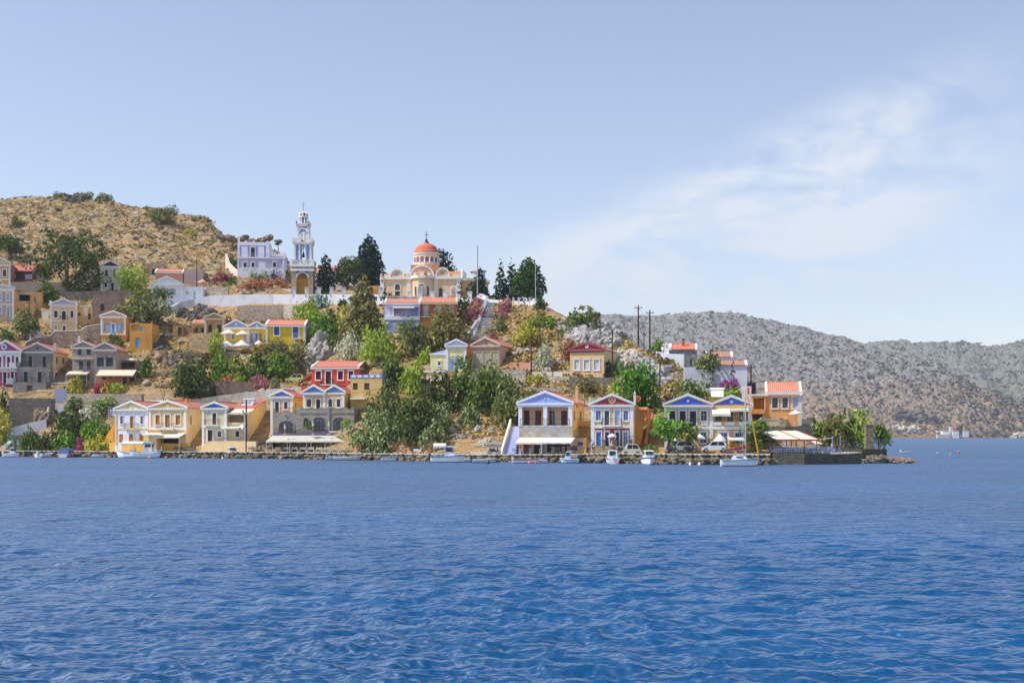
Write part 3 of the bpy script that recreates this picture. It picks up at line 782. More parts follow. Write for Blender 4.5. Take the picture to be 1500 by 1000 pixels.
            if s.cor: s.add('cornice', MB().box(-.1, -.26, h-.3, w+.1, -.004, h-.06).box(w+.004, -.1, h-.3, w+.14, d+.1, h-.06), paint(s.trim, .8))
        elif rt == 'mono':
            A = [(-over, -over, h-.02), (w+over, -over, h-.02), (w+over, -over, h+th), (-over, -over, h+th)]; B = [(x, d+.1, z+mono) for x, _, z in A]
            s.roof_o = s.add('roof', rm.hull8(A, B), tiles(s.roofc, 'X'))
            if s.cor: s.add('cornice', MB().box(-.1, -.24, h-.28, w+.1, -.004, h-.04), paint(s.trim, .8))
        elif rt == 'flat':
            if s.cor: s.add('cornice', MB().box(-.12, -.16, h-.2, w+.12, -.004, h+.06).box(w+.004, -.1, h-.2, w+.12, d+.1, h+.06).box(-.12, -.003, h-.001, w+.003, .3, h+.05), paint(s.trim, .8)); s.roof_o = wo
            else: s.roof_o = wo
        return s

# ---------------------------------------------------------------- walls, posts, fences
def wall_run(name, label, pts, mat, th=.5, cat='wall', Y=None, cap=None, down=2.0, posts=None, group=None, dmin=4):
    """free-standing or retaining wall through photo points (column, foot row, top row)"""
    P = []
    for p in pts:
        u, b, t = p[:3]
        y = p[3] if len(p) > 3 else (Y if Y is not None else ground(u, b, dmin).y)
        a = at(u, b, y); P.append((a, at(u, t, y).z))
    o0 = P[0][0].copy(); root = thing(name, label, cat, o0, 0, group); mb = MB(); cp = MB()
    for (a, za), (b, zb) in zip(P, P[1:]):
        d = Vector((b.x-a.x, b.y-a.y, 0)); L = d.length; d.normalize(); n = Vector((-d.y, d.x, 0))
        def q(v, z, k): w = v+n*k-o0; return (w.x, w.y, z-o0.z)
        A = [q(a, a.z-down, 0), q(b, b.z-down, 0), q(b, zb, 0), q(a, za, 0)]; B = [q(a, a.z-down, th), q(b, b.z-down, th), q(b, zb, th), q(a, za, th)]
        mb.hull8(A, B)
        if cap: cp.hull8([q(a, za+.003, -.06), q(b, zb+.003, -.06), q(b, zb+.14, -.06), q(a, za+.14, -.06)], [q(a, za+.003, th+.06), q(b, zb+.003, th+.06), q(b, zb+.14, th+.06), q(a, za+.14, th+.06)])
    mb.obj('wall_body', mat, root)
    if cap: cp.obj('coping', paint(cap, .8), root)
    if posts:
        (pl, top, w) = posts
        for u in pl:
            yy = np.interp(u, [p[0] for p in pts], [x[0].y for x in P]); a = at(u, 0, yy); zt = at(u, top, yy).z
            zb = np.interp(u, [p[0] for p in pts], [x[1] for x in P])-.3
            x, y = a.x-o0.x, a.y-o0.y
            MB().box(x-w/2, y-.1, zb-o0.z, x+w/2, y+th+.1, zt-o0.z).box(x-w/2-.07, y-.17, zt-o0.z+.003, x+w/2+.07, y+th+.17, zt-o0.z+.12).obj('pillar', mat, root)
    return root
# ================================================================ the town, row by row
# ---- upper left
b = House('house', 'ochre house with white corner trim at the left edge beside the dark red-roofed house', -14, 15.4, 420, 387.5, 377.5, r=-10, d=9, front='dba767', side='c98f7c', roof='gf', roofc='c9604c', ped='d2c0ac')
b.win([(3, 394, 10.4, 405.7)], '33303f', style='glass', mull='55505a'); b.win([(-6, 394, 1, 405.7), (-5, 411, 2.4, 420)], '33303f', style='glass', mull='55505a')
b.pil([15.2]); b.band(408, 410); b.done()

b = House('house', 'dark brown house with bright red tile roof and white curtained window by the big tree', 17, 52, 411, 396.8, 386.5, r=-12, d=8, front='5a4038', side='d2b37c', roof='gs', roofc='c4473c', trim='b8483f')
b.win([(18.7, 401, 23.4, 407.4)], 'd8dbe6', None); b.win([(35.5, 400.6, 48.2, 409.5)], 'dcdce6', '4a342c', fw=.12)
b.done(); b.band(409.5, 412.5, '8c3a38', .5, name='terrace_ledge')
c = House('', '', 52, 65, 411, 396, r=-12, d=6, front='c9a765', parent=b, dY=1.5, cor=False); c.win([(55, 401, 57.5, 410), (59, 401.5, 63, 410)], '40506c', 'd8d2c8', style='glass'); c.done()
wall_run('retaining_wall', 'grey rendered retaining wall below the dark red-roofed house', [(15.5, 428, 413), (55, 430, 412.8), (95, 432, 414)], plaster('a89a88'))

b = House('house', 'pinkish house with pale blue shutters and a small white pediment at the left edge', -12, 20.5, 469, 421.7, 417, r=-14, d=9, front='c8a894', side='dcb47c', roof='gf', roofc='c99a7c', ped='d8c8c0')
b.win([(8.3, 428.5, 14.6, 440.8), (-3, 428.5, 3, 440.8), (-2, 448.5, 3.6, 459)], 'a9c4e2'); b.door([(9.4, 448.5, 14.8, 464)], '8fb6d8')
b.band(421.7, 426.8); b.band(444.5, 446.5); b.pil([19.8]); b.done()

b = House('house', 'ochre flat-roofed house with a shaded terrace beside the pinkish blue-shuttered house', 21, 48, 467, 441, r=-14, d=6, front='dcb478', cor=False)
b.win([(25.5, 452, 31, 457)], '4a4640', None); b.done()
c = House('', '', 44, 62, 460, 428, parent=b, dY=7, r=-14, d=5, front='d9ab66', cor=False); c.door([(49.5, 434.5, 53, 447)], '6c8cae', None); c.done()
c = House('', '', 21, 44, 460, 430, parent=b, dY=6, r=-14, d=5, front='6a5648', cor=True, trim='cfc8bc'); c.recess([(22.5, 432, 43, 440.5)], 2.5); c.done()  # dark brown wall colour carries the shade under the canopy

b = House('house', 'cream pedimented house with three dark purple upper windows above a rough stone wall', 73.2, 113, 485.5, 446.5, 437.5, r=-12, d=9, front='e6cc9c', roof='gf', roofc='c98a70', ped='b9b9d8')
b.win([(78, 454, 85.6, 466), (102, 454, 108.7, 466)], '4a3040'); b.door([(89.4, 454.6, 97.6, 469)], '4a3040'); b.balcony(88, 99, 469, .6)
b.win([(79, 475.6, 84.6, 483.4)], '8a8890', style='glass'); b.door([(91, 476, 97, 485.2)], '3a3a4c'); b.pil([74, 112.4]); b.band(469.3, 471)
b.panel([(72.6, 440, 75.6, 447), (110.8, 441, 113.6, 447)], WHITE, 'parapet_block', .2); b.done()
c = House('', '', 56.3, 73, 492, 466.3, parent=b, dY=1.5, r=-12, d=7, front='e2c284', cor=False); c.win([(64, 468.8, 68.8, 472.4)], '38343a', style='glass'); c.done()
c = House('', '', 61, 70.5, 470, 455, parent=b, dY=4, r=-12, d=4, front='cdd8d6', cor=False); c.done()
c = House('', '', 113, 136, 484, 448.6, parent=b, dY=2.5, r=-12, d=7, front='e2c284', side='d9b878', cor=False); c.win([(113.8, 458.5, 118.2, 462.6)], '3a3438', None); c.door([(129.3, 459, 133, 468)], '5a4a44', None); c.done()
c.panel([(123.7, 453, 128.8, 463.6)], 'ece6dc', 'parapet_block', .5)
wall_run('garden_wall', 'square white garden wall left of the cream pedimented house', [(45, 499.7, 480), (61.6, 495, 480.3)], plaster('e8e8ec'), dmin=30)
wall_run('retaining_wall', 'rough brown stone wall with a stepped white top under the cream pedimented house', [(38, 506, 501.5), (52, 504, 495), (74, 506, 492.5), (81, 507, 485.6), (117, 507, 484.5), (127, 508, 478), (147, 506, 475.5)], stone('8f7a6a', 1.3), cap='e4dedc')

b = House('ruin', 'roofless brown rubble building with one small window behind the blue-shuttered orange house', 135.5, 177, 478, 432, r=-10, d=7, fmat=stone('9c8472', 2), smat=stone('9c8472', 2), roof='flat', cor=False, cat='ruined house')
b.win([(147, 445.3, 153, 455.3)], '40302c', None); b.done()

b = House('house', 'narrow grey-cream house with a plum pediment and plum shutters below the dry hill', 147.4, 176, 426, 390, 381.5, r=-11, d=8, front='d6ccba', side='c9c2b2', roof='gf', roofc='c9a08c', ped='5e2838')
b.win([(153, 394, 159.3, 405.2), (164.6, 394, 170.8, 405.2), (152, 412.8, 158, 421.6)], '5c2438'); b.door([(161.7, 413, 167.8, 426)], '3c2630'); b.pil([148, 175.4]); b.band(408, 409.8); b.done()
wall_run('garden_wall', 'grey stone garden wall under the narrow plum-shuttered house', [(95, 440, 427), (146, 437, 426.5), (192, 436, 427)], stone('86796c'))

b = House('ruin', 'roofless tan stone ruin with two empty windows on the dry hillside', 207.6, 240, 408, 386, r=-8, d=7, fmat=stone('b39c80', 2), smat=stone('b39c80', 2), cor=False, cat='ruined house')
b.win([(211.5, 394, 217, 400), (222.5, 394, 228, 402)], '3c3028', None); b.done()
[MB().box(x0, 0, b.h, x1, .6, b.h+q).obj('broken_parapet', stone('b39c80', 2), b.root) for x0, x1, q in ((0, .9, .5), (b.w-1.8, b.w-.6, .6), (2.2, 2.9, .25))]

b = House('house', 'salmon walled house with a terracotta roof behind the white gabled house', 227, 268, 421, 398.5, 392, r=-8, d=8, front='d39c80', side='d6c69c', roof='gs', roofc='d27a60'); b.done()
b = House('house', 'plain mauve flat-roofed house right of the salmon house', 269.5, 297, 420, 394.3, r=-8, d=7, front='b7a19c', cor=False); b.done()

b = House('house', 'white gabled house with pale green shutters and a small black balcony', 220.5, 268, 451.7, 416.6, 405, r=-9, d=9, front='eceef2', roof='gf', roofc='d8d4d0')
b.win([(227.5, 422.6, 232, 432)], '5c6c74', None, style='glass'); b.win([(250, 422.6, 254.6, 432)], '5c6c74', None, style='glass'); b.door([(239.4, 422.6, 243.6, 436.2)], '3c484c', None, style='glass')
b.open_shutters([(225, 422.6, 227.4, 432), (232.2, 422.6, 234.4, 432), (247.6, 422.6, 249.8, 432), (254.8, 422.6, 257, 432), (236.8, 422.6, 239, 436), (244, 422.6, 246, 436)], 'a4c4b4')
b.balcony(233.4, 248, 437, .8, '2a3240'); b.win([(239, 442, 242.8, 447.4), (249.5, 441, 254.5, 447)], 'b4ccbc', None); b.done()
c = House('', '', 268, 297.5, 437, 420, parent=b, dY=1, r=-9, d=7, front='eceef2', cor=False); c.door([(283.6, 427, 286.5, 438)], 'b4ccbc', None); c.win([(272, 427, 276, 431)], 'b9c2c8', None); c.done()

# lilac villa
b = House('villa', 'lilac and white villa with a crenellated roof terrace beside the bell tower', 348, 416.5, 410, 377.5, r=-6, d=9, front='beb9d6', side='d8d4e4', cor=False)
b.win([(355.6, 383.6, 362.4, 392.4), (367.4, 383.6, 374, 392.4), (398.6, 383.4, 405.6, 392.4)], '3a3040', style='glass', mull='4a4450'); b.panel([(379, 383, 389, 392.6)], 'e6e4ea'); b.band(376.6, 378.6)
b.panel([(348, 392.6, 416.4, 410)], 'e9e9ee', 'lower_wall', .06); b.done()
b.panel([(348, 371, 349.8, 392.6), (414.4, 376, 416.4, 392.6)], 'e9e9ee', 'pilaster', .08)
c = House('', '', 348, 395, 377.6, 354.5, parent=b, dY=1.2, r=-6, d=7, front='a9a8d6', side='e4e2ea', found=.2, cor=False)
c.panel([(354, 361, 362.8, 376.6), (378, 361, 387, 376.6), (348, 354.6, 351, 377.4), (390, 354.6, 394.6, 377.4), (351, 354.6, 390, 359.5)], 'eceaf0', 'wall_panel', .05)
c.door([(366.4, 361.6, 374.4, 376.6)], '302c3a'); c.rail_px(349, 396, 377.4, -1.1, 1, 'b4b4c4'); c.done()
mm = MB(); hh = c.h
mm.box(0, 0, hh, .5, .5, hh+1.3); [mm.box(c.w*q, 0, hh, c.w*q+.45, .4, hh+.35) for q in (.22, .47, .9)]; c.add('merlon', mm, plaster('e4e2ea'))
c = House('', '', 393, 418, 377.6, 371.5, parent=b, dY=2.4, r=-6, d=6, front='e4e2ea', found=.2, cor=False); c.panel([(394, 375.6, 416, 377.4)], '9a98cc'); c.done()
mm = MB(); hh = c.h; [mm.box(c.w*q, 0, hh, c.w*q+.45, .4, hh+.35) for q in (.03, .35, .68, .9)]; c.add('merlon', mm, plaster('e4e2ea'))
wall_run('garden_wall', 'low cream garden wall with railing under the lilac villa hedge', [(351, 428, 422.5), (428, 428, 423)], plaster('ddd0bc'), th=.4)
wall_run('stair_wall', 'pale stepped wall climbing the hill left of the lilac villa', [(330, 402, 371), (334, 404, 385), (341, 408, 392), (350, 412, 400)], plaster('d8cdbc'), th=.5, dmin=40)

# long white terrace wall with its posts
posts1 = [431, 449, 467, 485.6, 503.6, 521.5, 538, 557]
wall_run('terrace_wall', 'long whitewashed terrace wall running from the white gabled house to the church square', [(246, 460, 452), (263, 452, 443.3), (285, 448, 438), (308, 447, 432.6), (345, 447, 431.4), (400, 447, 431), (460, 446, 431), (510, 446, 431), (562, 446, 431.5)], plaster('cdcdd4'), th=.6, posts=(posts1, 421.5, .75))
wall_run('retaining_wall', 'tall grey-brown stone retaining wall below the white terrace wall', [(347.6, 470, 448), (380, 470, 447.2), (415, 470, 447)], stone('97897c', 2.2, .85), th=.8)
wall_run('retaining_wall', 'pale stone wall section between the grey retaining wall and the green garden', [(415.2, 470, 447), (440, 468, 446.6)], stone('c6bcae', 2.4, .9), th=.9)
wall_run('garden_wall', 'pale rubble garden wall beside the wooden pole near the white gabled house', [(297, 433, 420), (334, 432, 420)], stone('bfb3a2', 1.8), dmin=40)

# ---- bell tower
def bell_tower():
    Y = ground(445, 431).y; o = at(444.5, 430.5, Y); k = Y/F
    t = thing('bell_tower', 'tall white and blue bell tower with a plum dome and a yellow arched base', 'bell tower', o, R(3))
    Zp = lambda py: (430.5-py)*k
    st, wh, bl, ye, pl = ashlar('b9a48e'), plaster('f0ede6'), plaster('7fa6dc'), plaster('cf9c34'), paint('6a2448')
    w = 15.6*k
    mb = MB()
    for sx in (-1, 1): mb.box(sx*w, -w, -3, sx*8.4*k, w, Zp(399))
    mb.box(-8.4*k, -w*.4, -3, 8.4*k, w, Zp(399)); mb.obj('tower_base', st, t)
    N = 12
    g = MB().box(-8.2*k, -w*.4-.05, 0, 8.2*k, -w*.4-.004, Zp(409)); p = g.obj('door', ye, t)
    g = MB().prism([(8*k*math.cos(math.pi*i/N), Zp(409)+8*k*math.sin(math.pi*i/N)*.95) for i in range(N+1)], -w*.4-.06, -w*.4-.004); g.obj('lunette', plaster('b08430'), t)
    g = MB()
    for i in range(N):
        a0, a1 = math.pi*i/N, math.pi*(i+1)/N
        g.prism([(r_*k*math.cos(a), Zp(409)+r_*k*math.sin(a)*.95) for a, r_ in ((a0, 8), (a0, 9.7), (a1, 9.7), (a1, 8))], -w-.12, -w*.4)
    g.obj('arch_ring', plaster('c8dcec'), t)
    g = MB(); ww = 10*k
    g.prism([(-ww, Zp(401)), (-ww, Zp(409))]+[(-9.75*k*math.cos(math.pi*i/N), Zp(409)+9.75*k*math.sin(math.pi*i/N)*.95) for i in range(N+1)]+[(ww, Zp(409)), (ww, Zp(401))], -w*.9, -w*.8); g.obj('spandrel', ye, t)
    g = MB().box(-17*k, -17*k, Zp(399)+.003, 17*k, 17*k, Zp(396)).box(-17.6*k, -17.6*k, Zp(392.5), 17.6*k, 17.6*k, Zp(389.5)).box(-16.5*k, -16.5*k, Zp(396)+.002, 16.5*k, 16.5*k, Zp(392.5)-.002); g.obj('platform', wh, t)
    g = MB()
    for i in range(14):
        x = (-15.4+2.37*i)*k; g.box(x-.6*k, -17.2*k, Zp(395), x+.6*k, -16.52*k, Zp(393.2))
    g.obj('dentils', plaster('5a5668'), t)
    def balus(hw, z0, z1, n, name='balustrade'):
        g = MB()
        for sx in (-1, 1):
            for sy in (-1, 1): g.box(sx*hw-.22, sy*hw-.22, z0, sx*hw+.22, sy*hw+.22, z1+.25)
        for s_ in (-1, 1):
            g.beam((-hw, s_*hw, z1), (hw, s_*hw, z1), .22, .12).beam((s_*hw, -hw, z1), (s_*hw, hw, z1), .22, .12)
            for i in range(1, n): q = -hw+2*hw*i/n; g.tube((q, s_*hw, z0), (q, s_*hw, z1), .08, n=5).tube((s_*hw, q, z0), (s_*hw, q, z1), .08, n=5)
        g.obj(name, wh, t)
    balus(15.4*k, Zp(389.5)+.002, Zp(383), 14)
    # belfry stage: four corner piers, two inner piers per face, blue niches
    hw = 13*k; z0, z1 = Zp(389.5)+.003, Zp(357.5); g = MB()
    for sx in (-1, 1):
        for sy in (-1, 1): g.box(sx*hw, sy*hw, z0, sx*(hw-3*k), sy*(hw-3*k), z1)
        for sy in (-1, 1): g.box(sx*5.4*k, sy*hw, z0, sx*3.3*k, sy*(hw-2.6*k), z1).box(sy*hw, sx*5.4*k, z0, sy*(hw-2.6*k), sx*3.3*k, z1)
    g.box(-hw, -hw, z1-2.5*k, hw, hw, z1).obj('belfry', wh, t)
    g = MB()
    for s_ in (-1, 1):
        for q in (-1, 1): g.box(q*9.9*k, s_*(hw-1.2*k), z0, q*5.5*k, s_*(hw-1.6*k), z1-2.6*k).box(s_*(hw-1.2*k), q*9.9*k, z0, s_*(hw-1.6*k), q*5.5*k, z1-2.6*k)
    g.obj('blue_niche', bl, t)
    g = MB()
    for q in (-7.7, 0, 7.7):
        g.disc(q*k, Zp(364.5) if q else Zp(364), (1.6 if q else 2.6)*k, -hw-.06, -hw+.35, 14, (0 if q else 1.4*k))
    g.obj('roundel', bl, t)
    MB().lathe([(0.05, Zp(369)), (.9*k, Zp(369.6)), (1.4*k, Zp(373)), (2.4*k, Zp(376.5)), (2.5*k, Zp(377)), (0.05, Zp(376.2))], 12, 0, 0).tube((0, 0, Zp(369)), (0, 0, z1-2.5*k), .06).obj('bell', metal('3a3440', .4, .9), t, None, True)
    g = MB().box(-14.6*k, -14.6*k, z1+.003, 14.6*k, 14.6*k, Zp(356)).box(-13.6*k, -13.6*k, z1-1.6*k, 13.6*k, 13.6*k, z1); g.obj('cornice', wh, t)
    g = MB().prism([(-3.6*k, Zp(356)), (3.6*k, Zp(356)), (0, Zp(353.4))], -14.4*k, -13.8*k); g.obj('gable', paint('58486c'), t)
    balus(13.4*k, Zp(356)+.003, Zp(351.6), 10)
    hw = 9.2*k; z0, z1 = Zp(356)+.004, Zp(330); g = MB()
    for sx in (-1, 1):
        for sy in (-1, 1): g.box(sx*hw, sy*hw, z0, sx*(hw-2.6*k), sy*(hw-2.6*k), z1)
    g.box(-hw, -hw, z1-3*k, hw, hw, z1)
    for rot in (0, 1):
        for s_ in (-1, 1):
            for i in range(N):
                a0, a1 = math.pi*i/N, math.pi*(i+1)/N; zc = Zp(342)
                pts = [(r_*k*math.cos(a), zc+r_*k*math.sin(a)) for a, r_ in ((a0, 5.2), (a0, 6.8), (a1, 6.8), (a1, 5.2))]
                y0, y1 = s_*hw-.03, s_*(hw-2.2*k)
                m = MB().prism(pts, min(y0, y1), max(y0, y1)); vs = [(y, -x, z) if rot else (x, y, z) for x, y, z in m.v]; g.add(vs, m.f)
    g.obj('upper_stage', wh, t)
    g = MB()
    for i in range(N):
        a0, a1 = math.pi*i/N, math.pi*(i+1)/N
        g.prism([(r_*k*math.cos(a), Zp(342)+r_*k*math.sin(a)) for a, r_ in ((a0, 4.0), (a0, 5.2), (a1, 5.2), (a1, 4.0))], -hw+.1, hw-.1)
    g.obj('blue_arch', bl, t)
    g = MB(); [g.tube((x*k, y*k, z0), (x*k, y*k, Zp(341)), .8*k, n=8) for x in (-2.6, 2.6) for y in (-7, 7)]; g.obj('column', wh, t)
    MB().box(-10.2*k, -10.2*k, z1+.003, 10.2*k, 10.2*k, Zp(328.6)).obj('cornice', wh, t)
    g = MB(); [g.lathe([(1.2*k, Zp(328.6)), (1.1*k, Zp(327)), (.5*k, Zp(325.6)), (.01, Zp(325))], 6, sx*9*k, sy*9*k) for sx in (-1, 1) for sy in (-1, 1)]; g.obj('acroterion', pl, t)
    g = MB()
    for i in range(8):
        a = math.pi*(i+.5)/4; g.tube((6*k*math.cos(a), 6*k*math.sin(a), Zp(328.6)), (6*k*math.cos(a), 6*k*math.sin(a), Zp(318)), .95*k, n=6)
    g.lathe([(6.9*k, Zp(319)), (6.9*k, Zp(317)), (0.02, Zp(317))], 16); g.obj('lantern', wh, t)
    MB().lathe([(4.2*k, Zp(328.6)), (4.2*k, Zp(319))], 8).obj('lantern_core', plaster('6a7cb8'), t)
    MB().lathe([(6.3*k*math.cos(a), Zp(317)+6.4*k*math.sin(a)) for a in [math.pi/2*i/8 for i in range(9)]], 16).obj('dome', pl, t, None, True)
    g = MB()
    for i in range(8):
        a = math.pi*i/4; pts = [(6.45*k*math.cos(b)*math.cos(a), 6.45*k*math.cos(b)*math.sin(a), Zp(317)+6.5*k*math.sin(b)) for b in [math.pi/2*j/6 for j in range(7)]]
        g.path(pts, .12, 4)
    g.obj('dome_rib', wh, t)
    MB().tube((0, 0, Zp(311)), (0, 0, Zp(296)), .07, .04).box(-.35, -.04, Zp(300), .35, .04, Zp(300)+.08).obj('cross', metal('8a8a94'), t)
bell_tower()

# ---- church
def church():
    L, R_ = 557, 675
    b = House('church', 'cream domed church with terracotta vaults and arched parapets on the hilltop', L, R_, 436, 408, r=4, d=15, front='e6c8a2', side='e0be84', cat='church', cor=False, found=3)  # yellower side tone paints bounced light on the right side
    k = b.Ym/F; t = b.root; w = b.w; wh, cr, te = plaster('e9e4dc'), plaster('e2c4a0'), tiles('d06a4e', 'X')
    b.pil([558, 598.5, 638.6, 673.4], 409, 436, 'e9e4dc', .9, .14)
    b.band(405.2, 409.2, 'e9e4dc', .35, name='cornice')
    b.arch([(578.5, 416, 586, 425)], '3a3438', 'e9e4dc'); b.door([(577.5, 425.6, 587, 436)], '4a3a40', 'e9e4dc')
    b.arch([(642.8, 421.5, 648.4, 434.5)], '33343c', 'e6d0a8'); b.arch([(661.5, 421, 669, 433.5)], 'c2c2c8', 'e9e4dc', mull='8a8a94')
    b.done()
    zr = b.z(405.2)
    # parapet with two round gables each side of the crossing
    for cx_, hw, top in ((581.6, 10.2, 394.6), (648.7, 10, 392.4)):
        x = b.sx(cx_); h_ = b.z(top, x)-zr; N = 12
        pts = [(x+hw*k*math.cos(math.pi*i/N), zr+h_*math.sin(math.pi*i/N)) for i in range(N+1)]
        MB().prism(pts, -.05, .5).obj('round_gable', cr, t)
        g = MB()
        for p, q in zip(pts, pts[1:]): g.beam((p[0], -.12, p[1]), (q[0], -.12, q[1]), .28, .3)
        o = g.obj('archivolt', wh, t); b.win([(cx_-2.8, top+4.6, cx_+2.8, 404.4)], 'd8dae2', None, hole=False)
    for x0, x1, p in ((557, 571.5, 400.8), (591.5, 600, 400.8), (639, 659, 400.8), (658.5, 675, 401.2)):
        MB().box(b.sx(x0), -.04, zr+.002, b.sx(x1)-.003, .45, b.z(p)).obj('parapet', cr, t)
    def vault(x0, x1, y0, y1, z0, h_, name='vault', axis='x'):
        N = 10; g = MB(); A, B = [], []
        for i in range(N+1):
            a = math.pi*i/N
            if axis == 'x': yy_ = (y0+y1)/2-(y1-y0)/2*math.cos(a); A.append((x0, yy_, z0+h_*math.sin(a))); B.append((x1, yy_, z0+h_*math.sin(a)))
            else: xx = (x0+x1)/2-(x1-x0)/2*math.cos(a); A.append((xx, y0, z0+h_*math.sin(a))); B.append((xx, y1, z0+h_*math.sin(a)))
        n = N+1; g.add(A+B, [(i, i+1, i+1+n, i+n) for i in range(N)]+[tuple(range(n)), tuple(range(2*n-1, n-1, -1))]); return g.obj(name, te, t)
    vault(b.sx(557), b.sx(599), 3.0, b.d-3, zr, b.z(394.8)-zr); vault(b.sx(642), b.sx(674.4), 3.0, b.d-2, zr, b.z(391.6)-zr)
    g = MB().hull8([(w-.32, 2.8, zr), (w-.02, 2.8, zr), (w-.02, b.d-2, zr), (w-.32, b.d-2, zr)], [(w-.32, 4, b.z(391)), (w-.02, 4, b.z(391)), (w-.02, b.d-3, b.z(391)), (w-.32, b.d-3, b.z(391))]); g.obj('end_gable', wh, t)
    # crossing block, big arch, drum and dome
    xc = b.sx(617.8); yc = 7.5; q = 21.5*k*.97
    z1 = b.z(387.6, None, yc-q)
    MB().box(xc-q, yc-q, zr-.2, xc+q, yc+q, z1).obj('crossing', plaster('c08a68'), t)
    MB().box(xc-q-3*k, yc-q+2, zr, xc-q-.003, yc+q-2, b.z(391)).obj('vault_end', te, t)
    N = 14; ar = [(xc+17.2*k*math.cos(math.pi*i/N), zr+(b.z(388.8)-zr)*math.sin(math.pi*i/N)) for i in range(N+1)]
    MB().prism(ar, .3, yc-q-.005).obj('great_arch', cr, t); g = MB()
    for p, r_ in zip(ar, ar[1:]): g.beam((p[0], .25, p[1]), (r_[0], .25, r_[1]), .35, .35)
    g.obj('archivolt', wh, t)
    rD = 19.6*k; zt = b.z(367.8, None, yc-rD)
    MB().lathe([(rD, z1+.003), (rD, z1+.45), (rD*.95, z1+.5), (rD*.93, zt-.6), (rD*1.0, zt-.55), (rD*1.02, zt-.1), (.02, zt)], 40, xc, yc).obj('drum', plaster('e6d6bc'), t)
    g, gw, gc = MB(), MB(), MB(); nW = 16; hz0, hz1 = z1+.75, zt-1.7
    for i in range(nW):
        a = 2*math.pi*(i+.5)/nW; c_, s_ = math.cos(a), math.sin(a)
        def pt(u, z, rr): return (xc+rr*c_-u*s_, yc+rr*s_+u*c_, z)
        for bld, hw_, r0, r1, tz in ((g, .46, rD*.9, rD*.962, 0), (gw, .23, rD*.93, rD*.972, -.2)):
            prof = [(-hw_, hz0), (hw_, hz0)]+[(hw_*math.cos(math.pi*j/6), hz1+hw_*1.2*math.sin(math.pi*j/6)) for j in range(7)]
            n = len(prof); bld.add([pt(u, z, r0) for u, z in prof]+[pt(u, z, r1) for u, z in prof], [tuple(range(n, 2*n))]+[(j, (j+1) % n, (j+1) % n+n, j+n) for j in range(n)])
        a2 = 2*math.pi*i/nW; gc.tube((xc+rD*.965*math.cos(a2), yc+rD*.965*math.sin(a2), z1+.5), (xc+rD*.965*math.cos(a2), yc+rD*.965*math.sin(a2), hz1+.2), .17, n=6)
        for j in range(6):
            a0, a1 = math.pi*j/6, math.pi*(j+1)/6; u0, u1 = .62*math.cos(a0), .62*math.cos(a1)
            gc.beam(pt(u0, hz1+.78*math.sin(a0), rD*.97), pt(u1, hz1+.78*math.sin(a1), rD*.97), .16)
    o = g.obj('window', paint('b8606a'), t); gw.obj('pane', glass('6c5868'), o); gc.obj('colonnade', wh, t)
    rd = 17*k; zd = b.z(356.4, None, yc)
    MB().lathe([(rd*1.12, zt+.004), (rd*1.1, zt+.35), (rd*1.0, zt+.42)]+[(rd*math.cos(a), zt+.42+(zd-zt-.4)*math.sin(a)) for a in [math.pi/2*i/10 for i in range(1, 11)]], 40, xc, yc).obj('dome', plaster('cf7058'), t, None, True)
    MB().lathe([(.7, zd-.15), (.55, zd+.25), (.3, zd+.4), (.32, zd+.75), (.08, zd+1.0), (.06, zd+2.6), (.01, zd+2.7)], 8, xc, yc).box(xc-.45, yc-.05, zd+1.9, xc+.45, yc+.05, zd+2.0).obj('finial', metal('5a4048'), t)
    # apse: polygonal bay with half dome
    ra = 15.4*k; ya = .0; xa = b.sx(619.5)
    MB().lathe([(ra, -3), (ra, zr)], 5, xa, ya, math.pi, 2*math.pi).obj('apse', plaster('e6cba6'), t)
    MB().lathe([(ra+.35, b.z(409.2)), (ra+.4, zr+.05), (.05, zr+.06)], 5, xa, ya, math.pi, 2*math.pi).lathe([(ra+.02, b.z(409.2)), (ra+.35, b.z(409.2)+.01)], 5, xa, ya, math.pi, 2*math.pi).obj('apse_cornice', wh, t)
    rh = 10.5*k; g = MB().lathe([(rh*math.cos(a), zr+.3+rh*.72*math.sin(a)) for a in [math.pi/2*i/6 for i in range(7)]], 14, xa, .2, math.pi, 2*math.pi); g.obj('half_dome', te, t, None, True)
    for px, w_ in ((609, 2.6), (619.3, 3.4), (629.5, 2.6)):
        x = b.sx(px); y = -rh+abs(px-619.3)*k*.35; zz = zr+.06
        pr = [(x-w_*k, zz), (x+w_*k, zz), (x+w_*k, zz+3.4*k)]+[(x+w_*k*math.cos(math.pi*j/6), zz+3.4*k+w_*k*math.sin(math.pi*j/6)) for j in range(1, 6)]+[(x-w_*k, zz+3.4*k)]
        o = MB().prism(pr, y-.1, y+.9).obj('dormer', cr, t); MB().box(x-w_*k*.55, y-.14, zz+.1, x+w_*k*.55, y-.11, zz+4*k).obj('pane', paint('d4d8e2'), o)
